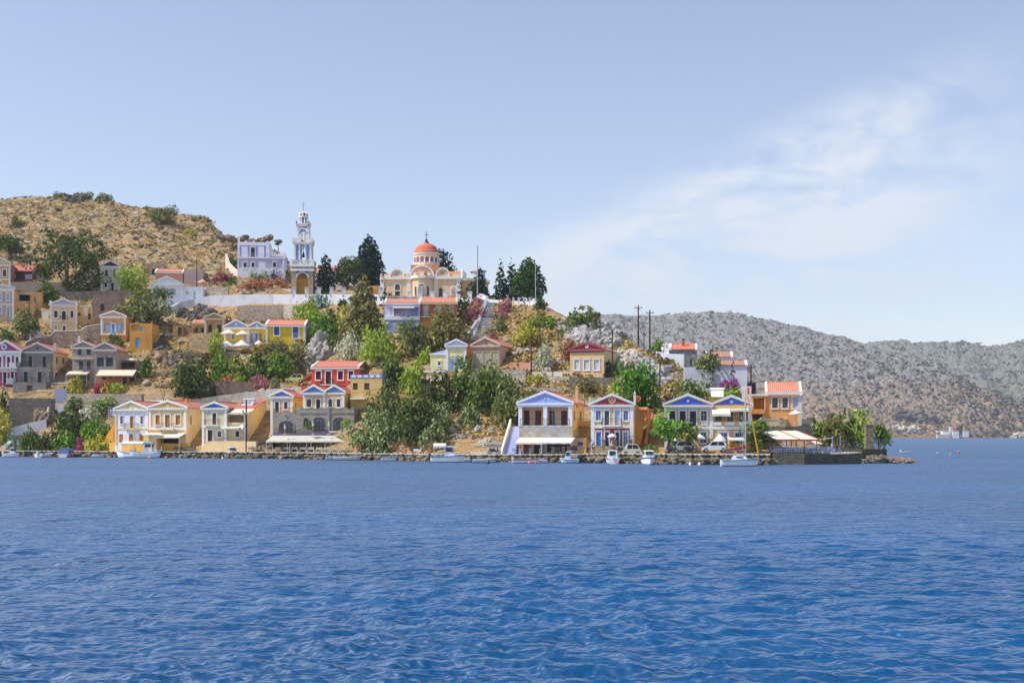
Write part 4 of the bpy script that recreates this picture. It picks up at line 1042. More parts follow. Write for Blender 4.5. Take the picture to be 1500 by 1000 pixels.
    # apse windows
    def aw(px, hw_, y0, y1, ang, pane, fr_):
        rr = ra*math.cos(math.pi/10)+.03; c_, s_ = math.sin(ang), -math.cos(ang); bx, by = xa+rr*c_, ya+rr*s_
        z0_, z1_ = b.z(y1), b.z(y0)
        def m(u, z, o_): return (bx+u*math.cos(ang)+o_*c_, by+u*math.sin(ang)+o_*s_, z)
        for nm, h2, off, mt, par in (('window', hw_*1.28, .06, wh, None), ('pane', hw_, .1, pane, 1)):
            pr = [(-h2, z0_), (h2, z0_)]+[(h2*math.cos(math.pi*j/8), z1_-hw_+h2*math.sin(math.pi*j/8)) for j in range(9)]; n = len(pr); g = MB()
            g.add([m(u, z, -.2) for u, z in pr]+[m(u, z, off) for u, z in pr], [tuple(range(n, 2*n))]+[(j, (j+1) % n, (j+1) % n+n, j+n) for j in range(n)])
            par_o = g.obj(nm, mt, t if par is None else par_o)
        if fr_:
            g = MB()
            for q in (-.5, 0, .5): g.beam(m(q*hw_, z0_, .12), m(q*hw_, z1_-.4, .12), .1)
            for q in (.15, .35, .55, .75): g.beam(m(-hw_, z0_+(z1_-z0_)*q, .13), m(hw_, z0_+(z1_-z0_)*q, .13), .09)
            g.obj('mullion', wh, par_o)
    aw(619.3, 4.4*k, 417.5, 435, 0, glass('6a5064'), True); aw(607, 1.5*k, 420.5, 434, -R(36), glass('4a4450'), False); aw(630, 1.5*k, 420.5, 434, R(36), glass('4a4450'), False)
    # rounded east end
    MB().lathe([(b.d*.36, -3), (b.d*.36, zr-.2)], 16, w-.1, b.d*.5, -math.pi/2, math.pi/2).obj('rounded_end', plaster('e2bf80'), t)  # yellower plaster, bounced light mixed into its colour
    MB().lathe([(b.d*.36+.02, zr-.75), (b.d*.36+.35, zr-.7), (b.d*.36+.35, zr-.15), (.1, zr-.1)], 16, w-.1, b.d*.5, -math.pi/2, math.pi/2).obj('cornice', wh, t)
    x1 = w+3.1; y1 = b.d*.5-1
    MB().lathe([(1.9, zr-.1), (1.9, zr+.3), (1.6, zr+.35), (1.6, zr+1.7), (1.95, zr+1.75), (1.9, zr+2.0), (.02, zr+2.3)], 12, x1, y1).obj('turret', plaster('c6c2c4'), t)
church()
wall_run('terrace_wall', 'white church terrace wall with square posts behind the lilac and terracotta houses', [(566, 440, 433), (616, 440, 434.6), (690, 444, 437)], plaster('e8e8ee'), th=.5, posts=([600, 615, 633, 652, 671, 688], 427.5, .9), dmin=60)
b = House('chapel', 'low white building with a red tiled roof behind the cypress and bell tower', 461, 500, 434, 397.5, 388, r=-4, d=8, front='e6dad4', roof='gs', roofc='d27a62', Y=ground(445, 431).y+14); b.done()
b = House('annex', 'small ochre building with a white pillar behind the terrace wall under the tall cypress', 512, 560, 436, 418.5, r=-2, d=4, front='dfb063', Y=ground(520, 431).y+5, cor=False); b.win([(518, 420, 528, 427)], '5a5048', None); b.pil([525.5], 412, 436, WHITE, .6); b.done()

# ---- lilac and terracotta pair below the church
b = House('house', 'lilac-blue house with a white balcony band and terracotta roof below the church', 563.4, 615, 488, 443.5, 435.6, r=-2, d=8, front='c4c9ee', side='c4c9ee', roof='gs', roofc='d4765a')
b.recess([(577, 450, 613, 463)], 1.2); b.win([(569.6, 448.4, 577, 462)], 'dfe0ea'); b.door([(588, 451.5, 594.5, 463)], 'c9cbd8', 'dfe0ea', dep=1.2); b.door([(600, 451, 612, 463)], 'b9bcd6', None, dep=1.2)
b.panel([(563.6, 468.8, 614.8, 488)], '93aee2', 'lower_wall'); b.band(463.6, 468.8, 'e8e8f0', .6, name='balcony_front'); b.win([(575.5, 473.4, 585.2, 485)], 'd9dce8'); b.done()
b.awning(575.5, 607, 448.8, 451.5, 1.6, 'd8c8b8', val=.1)
MB().box(b.sx(579), -.5, b.z(463.4), b.sx(587), -.1, b.z(459.8)).obj('flower_box', foliage('b88078', 'c9a08c'), b.root)
b = House('house', 'terracotta-red house with ochre window surrounds and a black balcony rail below the church', 615.3, 669.6, 484, 443.2, 433.8, r=-2, d=8, front='b0684e', side='b0684e', roof='gs', roofc='d4765a', trim='dcc8a4')
b.door([(619.6, 446, 628.2, 463.8)], 'c6d0dc', 'cf9c58'); b.win([(637, 446, 647, 457.6), (656, 446, 664.8, 457.6)], 'b9c4d4', 'cf9c58'); b.panel([(615.6, 464.4, 669.4, 484)], 'c98a4e', 'lower_wall', .05)
b.done(); b.balcony(616, 640, 463.9, .8, '2c2a30', slab='d8c0a0'); 

# ---- second row left
b = House('house', 'magenta and white pedimented house with laundry on its balcony at the left edge', -14, 30.8, 566, 514.2, 498.6, r=-8, d=10, front='e4e2ea', side='b4527e', roof='gf', roofc='d05a44', ped='a5447c')
b.door([(-4, 521.4, 3.4, 538), (9, 521.4, 16.2, 538), (21.8, 521.4, 28.4, 538)], '4a2838'); b.panel([(4.8, 520.5, 7.8, 538), (17.4, 520.5, 20.6, 538), (-13, 545, 29.8, 566)], 'a8487e')
b.balcony(-12, 27, 538.6, 1.1, 'cfc8c8', slab='e8e4ea'); b.band(538.4, 541); b.door([(3.4, 543.4, 11, 561)], '3a2630'); b.win([(14.4, 543, 21.6, 554.6)], '5a2438'); b.ring(6, 508, 4.2, 'ece8ee', '2e4a8c'); b.pil([30.2]); b.done(tymp=.86)
o = MB().box(b.sx(13.6, -1.2), -1.26, b.z(539.6), b.sx(20.6, -1.2), -1.2, b.z(531.6)).box(b.sx(2, -1.2), -1.26, b.z(538.6), b.sx(4.6, -1.2), -1.2, b.z(532)).obj('laundry', cloth('eceaf0'), None)
o.matrix_world = b.W; tag(o, 'white sheets drying over the balcony rail of the magenta house', 'laundry')
o = MB().box(b.sx(9.4, -.2), -.5, b.z(563), b.sx(19.6, -.2), -.42, b.z(553.8)).obj('laundry', cloth('eceaf0')); o.matrix_world = b.W; tag(o, 'large white cloth hanging at the foot of the magenta house', 'laundry')

b = House('house', 'tall grey stone pedimented house with two stone terraces at the far left', 32.1, 78, 560, 514.8, 502.2, r=-2, d=9.5, fmat=ashlar('8d8a88'), side='ecd4a4', roof='gf', roofc='d0644c', trim='c6bfb6')
b.door([(41, 520.6, 48.2, 537), (61.2, 520.8, 68.6, 537)], '3c302c', 'a39c94', fw=.12); b.win([(82, 522.6, 85.2, 532), (91.4, 523.4, 95, 533)], '9c4a34', None, side=True); b.door([(81, 546, 85, 557), (90, 546, 95, 556)], '3a302c', None, side=True); b.ring(54.9, 510, 1.9, '6a6662', '2c2a2c'); b.done(); b.antenna(40, 4); b.chimney(80, 505, 515, .6, 'd8cfc4', 4)
c = House('', '', 25.3, 74, 560, 537, parent=b, dY=-1.6, r=-2, d=1.6, fmat=ashlar('8d8a88'), cor=False, found=.1); c.door([(34, 543.6, 41.8, 560), (54.4, 543.6, 62.2, 560)], '33292a', 'a39c94', fw=.12); c.win([(72.2, 544, 73.8, 555)], '33292a', None, side=False); c.done()
[c.box('pillar', x0, 530.6, x1, 537, -.05, .5, ashlar('8d8a88')) for x0, x1 in ((25.4, 28.9), (47.4, 50.4), (69.4, 72.8))]; c.rail_px(29, 69.4, 536.8, .1, .95)
e = House('', '', 18.7, 67, 582, 559.6, parent=b, dY=-3.6, r=-2, d=2.0, fmat=ashlar('8d8a88'), cor=False, found=4); e.door([(39.3, 564.4, 47.4, 581.4)], '5c3028', None); e.done()
[e.box('pillar', x0, 552.6, x1, 559.6, -.05, .5, ashlar('8d8a88')) for x0, x1 in ((19, 22.8), (42.4, 45.6), (63.2, 66.8))]; e.rail_px(22, 98, 559.6, .1, .95); e.rail_px(18, 92, 581, -1.2, .9)
g = House('', '', 67, 99, 582, 560.4, parent=b, dY=-1.0, r=-2, d=3, front='c4cce0', cor=True, found=4); g.recess([(68, 563.5, 76, 581)], 1.2); g.win([(77, 564.6, 82.2, 567.2)], '3c3c48', None); g.done()
wall_run('retaining_wall', 'high grey stone retaining wall under the tall grey stone house', [(12.5, 628, 583), (45, 620, 583), (79, 613, 583.4)], stone('7e766c', 2.2, .7), th=.8, dmin=11)
wall_run('ramp_wall', 'whitewashed wall of the ramp climbing past the high grey retaining wall', [(-20, 648, 636), (10, 642, 628), (40, 634, 620), (68, 627, 613.6)], plaster('dcdbe2'), th=.5, dmin=8)
wall_run('stair_wall', 'white walls of the steps between the two grey stone houses', [(79.4, 607, 592), (93.5, 605, 592.6)], plaster('e2e4ec'), dmin=12)
wall_run('stair_wall', 'blue-white side wall of the passage beside the tall grey stone house', [(79.5, 592, 570), (97, 588, 569)], plaster('b9c4dc'), dmin=14)

b = House('house', 'left-hand grey stone cottage with dark blue shutters and a cream awning', 105.8, 138, 566, 508.4, 500, r=-2, d=8.5, fmat=stone('a0968c', 2.6, .85), smat=stone('a0968c', 2.6, .85), roof='gf', roofc='c8584a', ped='8f8880', trim='d2cac2')
b.win([(113.8, 511.4, 119.4, 519.8), (127, 511.4, 132.8, 519.8)], '24384c', None); b.door([(115.8, 528.6, 122, 541), (127, 528.6, 132.8, 541)], '24404c', None); b.recess([(104, 549, 131, 565)], 2); b.done()
b.box('canopy', 104, 524, 134.6, 525.4, -1.3, -.003, paint('d6cec6', .8)); b.awning(99.4, 130.4, 543.6, 549, 2.6, 'efe2cc', posts=True); b.rail_px(108, 136, 543.6, -1.6, .9, '8a8a90'); b.antenna(125, 4); b.chimney(115.5, 494.5, 501, .45, 'e0dcd8', 2)
b = House('house', 'right-hand grey stone cottage with big dark blue shutters and a wide striped cream awning', 138, 169.8, 566, 511.6, 501.6, r=-2, d=8.5, fmat=stone('a0968c', 2.6, .85), side='c9b496', roof='gf', roofc='c9735f', ped='8f8880', trim='d2cac2')
b.win([(142, 523.4, 152, 536.6), (155.4, 523.4, 165.4, 536.6)], '24384c', None); b.done()
c = House('', '', 141, 199, 566, 544, parent=b, dY=-1.4, r=-2, d=3, front='b0764c', smat=stone('8c7868', 2), cor=False); c.win([(149.6, 551.5, 156, 555.8), (159.6, 551.5, 163, 553.6), (189.4, 552, 197, 559)], '2c3440', None); c.door([(179.8, 552.4, 185.6, 564)], '20303c', None); c.done(); c.awning(143.4, 197.6, 541.6, 551, 2.6, 'f0e6cf', stripe='e2d2b4')
c = House('', '', 176, 203, 560, 528, parent=b, dY=4, r=-2, d=6, fmat=stone('94806e', 2), cor=False); c.recess([(178, 531, 197, 538.5)], 2); c.done()
o = MB().hull8([(c.sx(182), -.6, c.z(527)), (c.sx(197), -.6, c.z(528)), (c.sx(197), -.6, c.z(527.5)), (c.sx(182), -.6, c.z(526.5))], [(c.sx(185), 1.6, c.z(524)), (c.sx(193), 1.6, c.z(525)), (c.sx(193), 1.6, c.z(524.4)), (c.sx(185), 1.6, c.z(523.4))]).obj('tarpaulin', cloth('e6e0dc')); o.matrix_world = c.W; tag(o, 'crumpled white tarpaulin on the shed roof right of the grey stone cottages', 'tarpaulin')
wall_run('retaining_wall', 'grey stone terrace wall with railing in front of the two grey stone cottages', [(97, 604, 576.5), (150, 603, 576.5), (207, 600, 577)], stone('a09486', 2.4, .8), th=.8, dmin=12)

b = House('house', 'orange house with sky-blue shutters and a blue balcony door', 147.6, 184.2, 503, 463.4, 455.8, r=-4, d=9, front='dcaa78', side='e2b060', roof='gf', roofc='c9907c', ped='c6b4a8')
b.win([(152.6, 473.6, 156.2, 483.8), (176.4, 473.6, 180, 483.8)], '8a8c98', None, style='glass'); b.open_shutters([(150, 473.4, 152.5, 484), (156.3, 473.4, 158.8, 484), (173.6, 473.4, 176.3, 484), (180.1, 473.4, 182.6, 484)], '8cb4e0')
b.door([(162.4, 473.4, 169.4, 489.6)], '6ca2dc'); b.open_shutters([(159.6, 474, 162, 489), (169.6, 474, 172, 489)], '8cb4e0'); b.balcony(159, 173.4, 489.8, .7, 'c8c8c8'); b.band(488.6, 490.6); b.pil([148.2, 183.6], None, 489); b.panel([(148.4, 491, 183.6, 503)], 'd09a58', 'lower_wall'); b.win([(153, 498.6, 159, 502.4)], '46404a'); b.done()
c = House('', '', 139.4, 148, 503, 483, parent=b, dY=1.2, r=-4, d=6, front='e6a03c', cor=False); c.done()
b = House('house', 'small ochre flat-roofed house with a sky-blue door beside the blue-shuttered orange house', 190, 222.6, 513.5, 473.4, r=-4, d=7, front='d69c44', cor=False, side='d8a85c')
b.recess([(192, 475.5, 204, 484.4)], .6); b.win([(205, 477.8, 210.8, 485)], '8cb8d4', None); b.door([(198.2, 494.4, 204.6, 509)], '58a4e6', None); b.done()
b.panel([(222, 470, 223.4, 486)], 'd8a85c', 'parapet_block', .3); c = House('', '', 222, 229, 508, 491, parent=b, dY=1.5, r=-4, d=4, front='c9984c', cor=False); c.done()

# ---- middle row
b = House('ruin', 'ochre stone outbuilding with a dark doorway on the rocky slope', 253, 267.6, 492.8, 477, r=-4, d=6, fmat=stone('b8925e', 2.6, .85), smat=stone('b8925e', 2.6), cor=False, cat='outbuilding'); b.door([(260.8, 478.6, 266.4, 492.4)], '4a2c2c', None); b.done()
c = House('', '', 267.6, 283, 491, 479.6, parent=b, dY=1.5, r=-4, d=4, fmat=stone('b48e5c', 2.6, .85), cor=False); c.done()
b = House('cottage', 'small ochre stone cottage with a low terracotta roof beside the pedimented stone house', 281.8, 299.4, 488, 473.4, 467.6, r=-4, d=6, fmat=stone('c0a070', 2.6, .9), roof='gs', roofc='cf7458', trim='c9b08a'); b.win([(286.2, 480, 290, 486.6), (294.4, 480, 298.6, 487)], '3a2a26', None); b.done()
b = House('house', 'ochre stone pedimented house with two dark windows above the rocky slope', 299.4, 328.7, 491, 466, 459, r=-4, d=8, fmat=stone('bd9a64', 2.6, .9), smat=stone('bd9a64', 2.6), roof='gf', roofc='b8937c', ped='a88458', trim='cfc3b4'); b.win([(305, 476, 310.6, 486.4), (317.8, 476, 323.8, 486.4)], '2e3230', None); b.pil([300.4, 327.8]); b.band(489.5, 491); b.done()
wall_run('retaining_wall', 'stained ochre rubble wall below the pedimented stone house', [(276.6, 519, 487.4), (308, 519, 490)], stone('b39a74', 1.8, .8), th=.8, dmin=25)
wall_run('retaining_wall', 'low dark stone wall on the rocky slope left of the blue terrace', [(268, 533, 517), (311, 531, 516.6)], stone('776a60', 2.2), th=.8, dmin=25)
wall_run('retaining_wall', 'brown rubble garden wall beneath the pink oleander and shrubs', [(294, 582, 557), (330, 580, 558), (378, 574, 560)], stone('7e6e5e', 2.2), th=.8, dmin=22)

b = House('house', 'yellow house with twin blue pediments above a pale blue terrace storey', 328, 388, 503, 479.6, r=-3, d=8, front='ecc43c', side='e2b830', cor=False)
b.win([(338, 488.6, 345.2, 497.4)], '6878a4', style='glass'); b.win([(355.6, 488.6, 362, 500)], 'c9cbd8'); b.door([(370, 488.6, 374.6, 502)], 'c2c8d4', None, style='glass'); b.open_shutters([(367.2, 488, 370, 502), (374.6, 488, 377.2, 502), (380.4, 488, 383, 498)], '5a80c8'); b.win([(366.6, 485.4, 377.8, 488)], 'e6e6ea', None); b.done()
for x0, x1, ap in ((328, 364, 468.6), (364, 388.6, 471.4)):
    c = House('', '', x0, x1, 480, 479.4, ap, parent=b, dY=-.02, r=-3, d=8, front='ecc43c', roof='gf', roofc='b8787a', ped='86a2dc', found=.05); c.ring((x0+x1)/2, ap+5.6, 1.9, 'ecebf0', 'd8d8e4'); c.done(tymp=.86)
b.pil([328.6, 363.6], 480, 503)
c = House('', '', 324, 371, 524, 503, parent=b, dY=-1.6, r=-3, d=1.6, front='a3b8e6', cor=False); c.door([(340.4, 506.8, 346.2, 522)], '3c5aa0', 'dfe2ee', fw=.1); c.open_shutters([(326, 507, 328.5, 521), (334.4, 507, 338.4, 521)], '4a6ab4'); c.win([(350.6, 505.4, 355.8, 510.6)], '34405c', 'e6e6ee'); c.door([(361, 509, 367, 521)], '51626c', None, style='glass'); c.done()
c.box('terrace', 329.6, 523.4, 370, 526, -4, -.004, paint('e4e6ee', .8)); c.railing([(c.sx(330.5, -3.8), -3.8), (c.sx(349, -3.8), -3.8), (c.sx(350, -3), -3), (c.sx(369.6, -3), -3)], c.z(523.6, None, -3.6), 1.0, 'e2e4ec')
e = House('', '', 310, 325.6, 527, 511.8, parent=b, dY=-4, r=-3, d=4, front='7ca6dc', cor=False); e.win([(314, 518, 316.4, 521)], '3c4a64', None); e.done()
c = House('', '', 381, 389, 519, 503.5, parent=b, dY=-.5, r=-3, d=3, front='e9b428', cor=False); c.done()

b = House('house', 'bright yellow house with royal blue shutters, white corner trim and a terracotta roof', 388.9, 447.5, 515, 476.4, 467, r=-4, d=9, front='dcbc2c', side='cfc48c', roof='gs', roofc='d4765a', trim='eceaea')
b.win([(400.2, 477.4, 410.4, 492)], '3656ae'); b.door([(427.8, 477.6, 438.2, 495.4)], '3656ae'); b.balcony(429, 441.6, 495.6, .8, 'd8d8d8'); b.door([(428.6, 501, 435, 514)], '4a5468'); b.open_shutters([(398, 500, 402, 512), (408, 500, 412, 512)], '3656ae'); b.pil([389.8, 446.6]); b.win([(449.6, 479, 452, 492)], 'b9c4c4', 'eceaea', side=True); b.done()
b.add('gable_panel', MB().add([(b.w+.09, .3, b.h), (b.w+.09, b.d-.3, b.h), (b.w+.09, b.d/2, b.ha-.2)], [(0, 1, 2)]), plaster('4a86d8'))

b = House('house', 'red house with four white-framed windows and a pink tile roof above the tavern', 456, 526, 575, 538, 528, r=6, d=9, front='dd5040', side='e0604a', roof='gs', roofc='d0605a', trim='cfe0dc')
b.win([(461.4, 542.2, 471.6, 557), (493.8, 542.2, 503.8, 557), (509.4, 542.2, 518.8, 556.6)], '302428'); b.door([(475.8, 542.6, 486.4, 562.8)], '302428'); b.balcony(470.4, 488.4, 563, .8, '2a2228'); b.done()
c = House('', '', 441, 456.4, 575, 566, parent=b, dY=.5, r=6, d=6, front='dd5040', cor=False); c.done()
mm = MB().hull8([(c.sx(441), 0, c.z(557)), (c.sx(456), 0, c.z(549)), (c.sx(456), 0, c.z(547.6)), (c.sx(441), 0, c.z(555.6))], [(c.sx(441), 5, c.z(557)), (c.sx(456), 5, c.z(549)), (c.sx(456), 5, c.z(547.6)), (c.sx(441), 5, c.z(555.6))]); c.add('lean_to_roof', mm, tiles('cf6a58', 'Y')); c.rail_px(442.5, 455.5, 566, .1, 1.0, '7a3028')
b = House('house', 'sand-coloured flat-roofed house with a blue and white patterned parapet beside the red house', 513.5, 559.5, 597, 549.4, r=6, d=8, front='d6b472', side='9a948c', cor=False)
b.win([(517, 561, 524, 570.6), (533.6, 561, 541, 570.6)], '3a2e34', None); b.band(548.6, 553, '6f94d4', .06, name='parapet_frieze'); b.panel([(515+i*9, 549.4, 521+i*9, 552.4) for i in range(5)], 'e6ecf2', 'frieze_panel', .09); b.done()
b.box('canopy', 513, 582.6, 534, 584.6, -2, -.004, paint('dfe2ea', .8)); b.win([(517, 587, 523, 597)], '3a2e34', None, kind='door')

# ---- stone and pastel houses centre right
b = House('house', 'pale yellow house with lilac trim and sky-blue doors above a terraced garden', 653.3, 683.2, 543, 506, 497.4, r=7, d=9, front='e2d8a8', side='eab060', roof='gf', roofc='d0583c', ped='c2c8ea', trim='e2e4f2')
b.door([(662, 525, 666.6, 543)], 'd6dcea', None, style='glass', mull='8a9ac4'); b.open_shutters([(658.6, 524.4, 661.8, 542.4), (666.8, 524.4, 669, 542.4), (671, 524.4, 673.2, 538), (677, 524.4, 679.4, 538)], '7ca6dc'); b.win([(673.2, 524, 677, 538)], '46588c', None, style='glass'); b.pil([654, 682.6]); b.band(520.4, 522, 'd8d4c0', .05); b.ring(668.2, 512.6, 1.3, 'd8d4c0', '2e2e3a'); b.done(tymp=.86)
c = House('', '', 630.4, 653.2, 543, 518, parent=b, dY=.6, r=7, d=7, front='e2d8a8', cor=True, trim='e2e4f2'); c.win([(640.2, 528.4, 647, 536)], '4a5a80'); c.done()
c.add('half_pediment', MB().prism([(0, c.h), (c.w, c.h), (c.w, c.h+6*c.Ym/F)], -.05, .3), plaster('b9c2e8'))
e = House('', '', 620, 649, 560, 543.6, parent=b, dY=-3, r=7, d=3.4, front='dfd6b4', trim='e8e8f0'); e.win([(632, 549, 641, 556)], 'b0a890', None); e.done(); e.rail_px(620, 666, 543.4, .1, 1.0, 'cfe0ee')
e = House('', '', 603.4, 631, 585, 561, parent=b, dY=-6, r=7, d=4, front='e2bf62', cor=False); e.panel([(613, 561, 630.6, 585)], 'd8dcdc', 'whitewashed_wall'); e.done(); e.panel([(603.4, 557.5, 616, 565.5)], 'd8dcd8', 'parapet_block', .1); e.rail_px(604, 616, 561.5, 0, 1.1, '3456a4')
b = House('house', 'mauve-brown gabled house with three boarded openings and a round attic window', 690.9, 731.5, 539, 506, 494.4, r=17, d=9, front='b0968a', side='dcb89c', roof='gf', roofc='d0705a', trim='d2b8a0')
b.win([(696.4, 515.4, 706, 536), (708.4, 515.4, 718, 536), (720.4, 515.4, 730, 536)], 'a6a488', None); b.ring(711.2, 501.2, 2.2, '8a7468', '2c3038'); b.done()
wall_run('retaining_wall', 'dark grey stone wall under the mauve gabled house', [(690, 560, 539.4), (732, 562, 539.4)], stone('77716a', 2.2), th=.6, dmin=22)
wall_run('retaining_wall', 'pale grey dry-stone wall between the mauve gabled house and the tall pole', [(732.6, 562, 541), (770, 562, 541)], stone('a39e94', 2.0, .5), th=.6, dmin=22)
wall_run('garden_wall', 'salmon painted garden wall right of the mauve gabled house', [(747, 541, 530.5), (777, 541, 531)], plaster('c48c70'), dmin=30)
wall_run('garden_wall', 'white railing wall between the tall pole and the beige house', [(779, 551, 544.6), (835, 552, 544.4)], plaster('c9c4bc'), th=.3, dmin=30)
wall_run('retaining_wall', 'low pale stone wall beneath the white railing wall', [(780, 562, 551), (834, 562, 551)], stone('b0a692', 2.2, .7), th=.8, dmin=28)
wall_run('retaining_wall', 'dark stone wall beneath the beige house with the crimson pediment', [(834, 567, 552.6), (896, 568, 552.6)], stone('7a7068', 2.4), th=.8, dmin=28)
wall_run('retaining_wall', 'rubble wall above the roof of the blue-pedimented house by the stairs', [(781, 578, 567.5), (836, 577, 567)], stone('9c948a', 2.2), th=.6, dmin=22)
b = House('house', 'beige house with a crimson pediment and three pale shuttered windows', 834.9, 884.9, 553, 512.2, 502, r=18, d=9.5, front='d2b688', side='d8c79c', roof='gf', roofc='c87c70', ped='97404e', trim='a04c58')
b.win([(840, 526, 850.2, 542.6), (854.2, 526, 864.6, 542.6), (868.8, 526, 879.2, 542.6)], 'c9cede', 'e2e2ea'); b.ring(860, 507.4, 2.6, 'ecebee', '2c2c38'); b.done(tymp=.94)

# ---- waterfront left
b = House('house', 'white waterfront house with orange-brown shutters and a pale yellow pediment', 168.2, 216.8, 660, 599.4, 588, r=12, d=10, front='e6e6ee', side='dcb878', roof='gf', roofc='c96e66', ped='e0cc92')
b.win([(175.4, 608.8, 181, 621.2), (205, 608.8, 210.4, 621.2)], '5a4238', 'e2e0e4', fw=.1, style='glass', mull='b4b4bc'); b.door([(189.8, 608.8, 196.6, 627.6)], 'b9742c', 'e2e0e4', fw=.1); b.balcony(184, 203, 628, .8, '8a8078', slab='e0c8a0'); b.win([(174.6, 635.8, 180.4, 648), (188.8, 635.6, 194.6, 648), (204, 635.6, 210, 646)], 'b9742c', None); b.band(626.4, 629, 'e4cc98', .08); b.pil([168.9], None, 650, 'e2c488'); b.ring(192.8, 596.4, 2, 'f0eeee', '505058'); b.done(tymp=.84)
b = House('house', 'pale yellow waterfront house with a side wall tinted with bounced light and white pediment', 218.2, 273.2, 660, 597.4, 587.2, r=12, d=10.5, front='e4c68e', side='f4daa6', roof='gf', roofc='c96a66', ped='dcb868', recess='4a3c34')  # side colour holds bounced light, dark recess colour holds awning shade
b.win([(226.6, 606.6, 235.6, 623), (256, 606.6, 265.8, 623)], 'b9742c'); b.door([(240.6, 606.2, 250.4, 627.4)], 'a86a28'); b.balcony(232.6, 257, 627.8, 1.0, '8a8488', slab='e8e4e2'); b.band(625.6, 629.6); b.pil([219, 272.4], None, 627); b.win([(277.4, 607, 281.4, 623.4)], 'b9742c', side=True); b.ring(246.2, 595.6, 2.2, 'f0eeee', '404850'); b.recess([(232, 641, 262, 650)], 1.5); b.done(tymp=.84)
b.awning(230.6, 267.4, 634, 641.8, 2.4, 'efe6d6', posts=True); b.antenna(240, 4); b.chimney(272, 586, 592, .5, 'e0a048', 5); b.pil([272.6], 629, 652, 'e6e2dc', .2)
c = House('', '', 210.6, 229.4, 660, 637, parent=b, dY=-1.0, r=12, d=2.6, front='e4c68e', cor=False); c.win([(217.2, 639, 221.4, 643.6)], '42404a', 'e2cca0', fw=.1, style='glass'); c.done(); c.awning(211, 236, 634, 637.6, 1.6, 'eeeae4')
wall_run('front_wall', 'low mustard wall along the quay in front of the white and yellow waterfront houses', [(160, 661, 648), (190, 661, 648), (228, 661, 649), (277, 661, 649.4)], plaster('dca94c'), th=.4, dmin=3.6)
wall_run('stair_wall', 'sloping orange stair parapet left of the white waterfront house', [(152.5, 650, 643), (166.5, 648, 621)], plaster('e09a3c'), th=.4, dmin=7)
wall_run('terrace_wall', 'bright white flat terrace roof edge behind the white and yellow waterfront houses', [(203, 596, 586), (242, 596, 586.4)], plaster('eceaee'), th=3, dmin=20)

b = House('house', 'cream waterfront house with a royal blue pediment and a sagging porch wing', 296, 332.4, 660, 597.4, 589.3, r=8, d=10, front='ded0ae', side='f4dcae', roof='gf', roofc='cd6e56', ped='2f6cc4')  # side plaster lightened to imitate bounced light
b.door([(309.8, 603.4, 318.4, 621.6)], '5a2c28'); b.balcony(301, 322, 622.2, .8, '8a7a70'); b.band(622.4, 625.8); b.pil([296.8, 331.8]); b.door([(303, 628.2, 312.8, 646)], '45262a'); b.win([(317.4, 630.2, 325.6, 640.8)], '2e2a34', style='glass', mull='8c8c94'); b.done()
c = House('', '', 332.4, 361, 660, 604.5, parent=b, dY=-.3, r=8, d=10, front='dccaa2', side='f4dcae', roof='mono', roofc='b84a54'); c.recess([(333.4, 607, 357, 618.6)], 2.2); c.win([(343.8, 629.6, 352, 641)], '45262a'); c.band(622.4, 625.8); c.done(mono=2.4); c.pil([360], 606, 660, 'e2e0e0'); c.rail_px(333.4, 357, 619, .1, .9, '3c3436', True)  # porch side gets the same bounce-brightened plaster
c.awning(341, 369, 598.6, 606, 2.6, 'f2e8cc'); c.awning(325, 352, 624.6, 628.4, 1.6, 'f0eadf'); c.win([(363, 608.6, 373, 615)], '6c6862', None, side=True); c.band(622.4, 625.4)
c.add('satellite_dish', MB().lathe([(.02, 0), (.3, .03), (.45, .1), (.47, .11)], 14), paint('e8e8ea')).matrix_local = c.M @ Matrix.Translation((c.sx(354.4, -.5), -.6, c.z(625))) @ Matrix.Rotation(R(75), 4, 'X') @ Matrix.Rotation(R(-20), 4, 'Y')
mm = MB().hull8([(0, 0, 0), (2.0, 0, 0), (2.0, 0, .05), (0, 0, .05)], [(0, 1.3, 1.0), (2.0, 1.3, 1.0), (2.0, 1.3, 1.05), (0, 1.3, 1.05)]).tube((-.1, 1.35, 1.2), (2.1, 1.35, 1.2), .25); mm.obj('solar_heater', metal('c8ccd2', .25, .3), c.root, c.M @ Matrix.Translation((c.sx(356, 6), 5, c.h+1.2)))
wall_run('front_wall', 'beige rendered quay wall under the cream house with the royal blue pediment', [(291, 662, 661), (304, 662, 646), (330, 662, 645.6), (359.6, 662, 645.8)], plaster('d8bf94'), th=.4, dmin=3.4)
wall_run('front_wall', 'short cream wall with a meter box right of the tall harbour pole', [(361.5, 662, 646), (375, 662, 646.4)], plaster('d9c294'), th=.4, dmin=3.4)

# ---- tavern block
ST = ashlar('9c9690')
b = House('house', 'small peach house with a blue pediment on a stone arch left of the tavern', 396.3, 428.8, 636, 580.8, 571.6, r=8, d=7, front='e2bd8e', side='f0d070', roof='gf', roofc='d0584a', ped='5b86d0')
b.door([(401.6, 587, 410, 603.6)], '48242c'); b.win([(414.8, 587, 422.8, 600)], '40303c', style='glass', mull='5a4048'); b.pil([397, 428.2]); b.win([(431.6, 588, 434.4, 598)], '5a3c34', 'e6e2dc', side=True); b.done()
c = House('', '', 400.4, 437, 636, 603.8, parent=b, dY=-3, r=8, d=3.2, fmat=ST, smat=ST, cor=False); c.arch([(408.8, 616.2, 430, 633)], '46525e', ST, mull='4a2a24', kind='door', flat=.33); c.ring(418.8, 608.6, 1.7, '8c867e', '55524e'); c.done(); c.box('pillar', 400.2, 597.6, 403, 604, -.05, .5, ST); c.box('pillar', 434.8, 596, 440, 636, -.12, .5, ST); c.rail_px(403, 435, 604.2, .05, .85, '5a3a30')
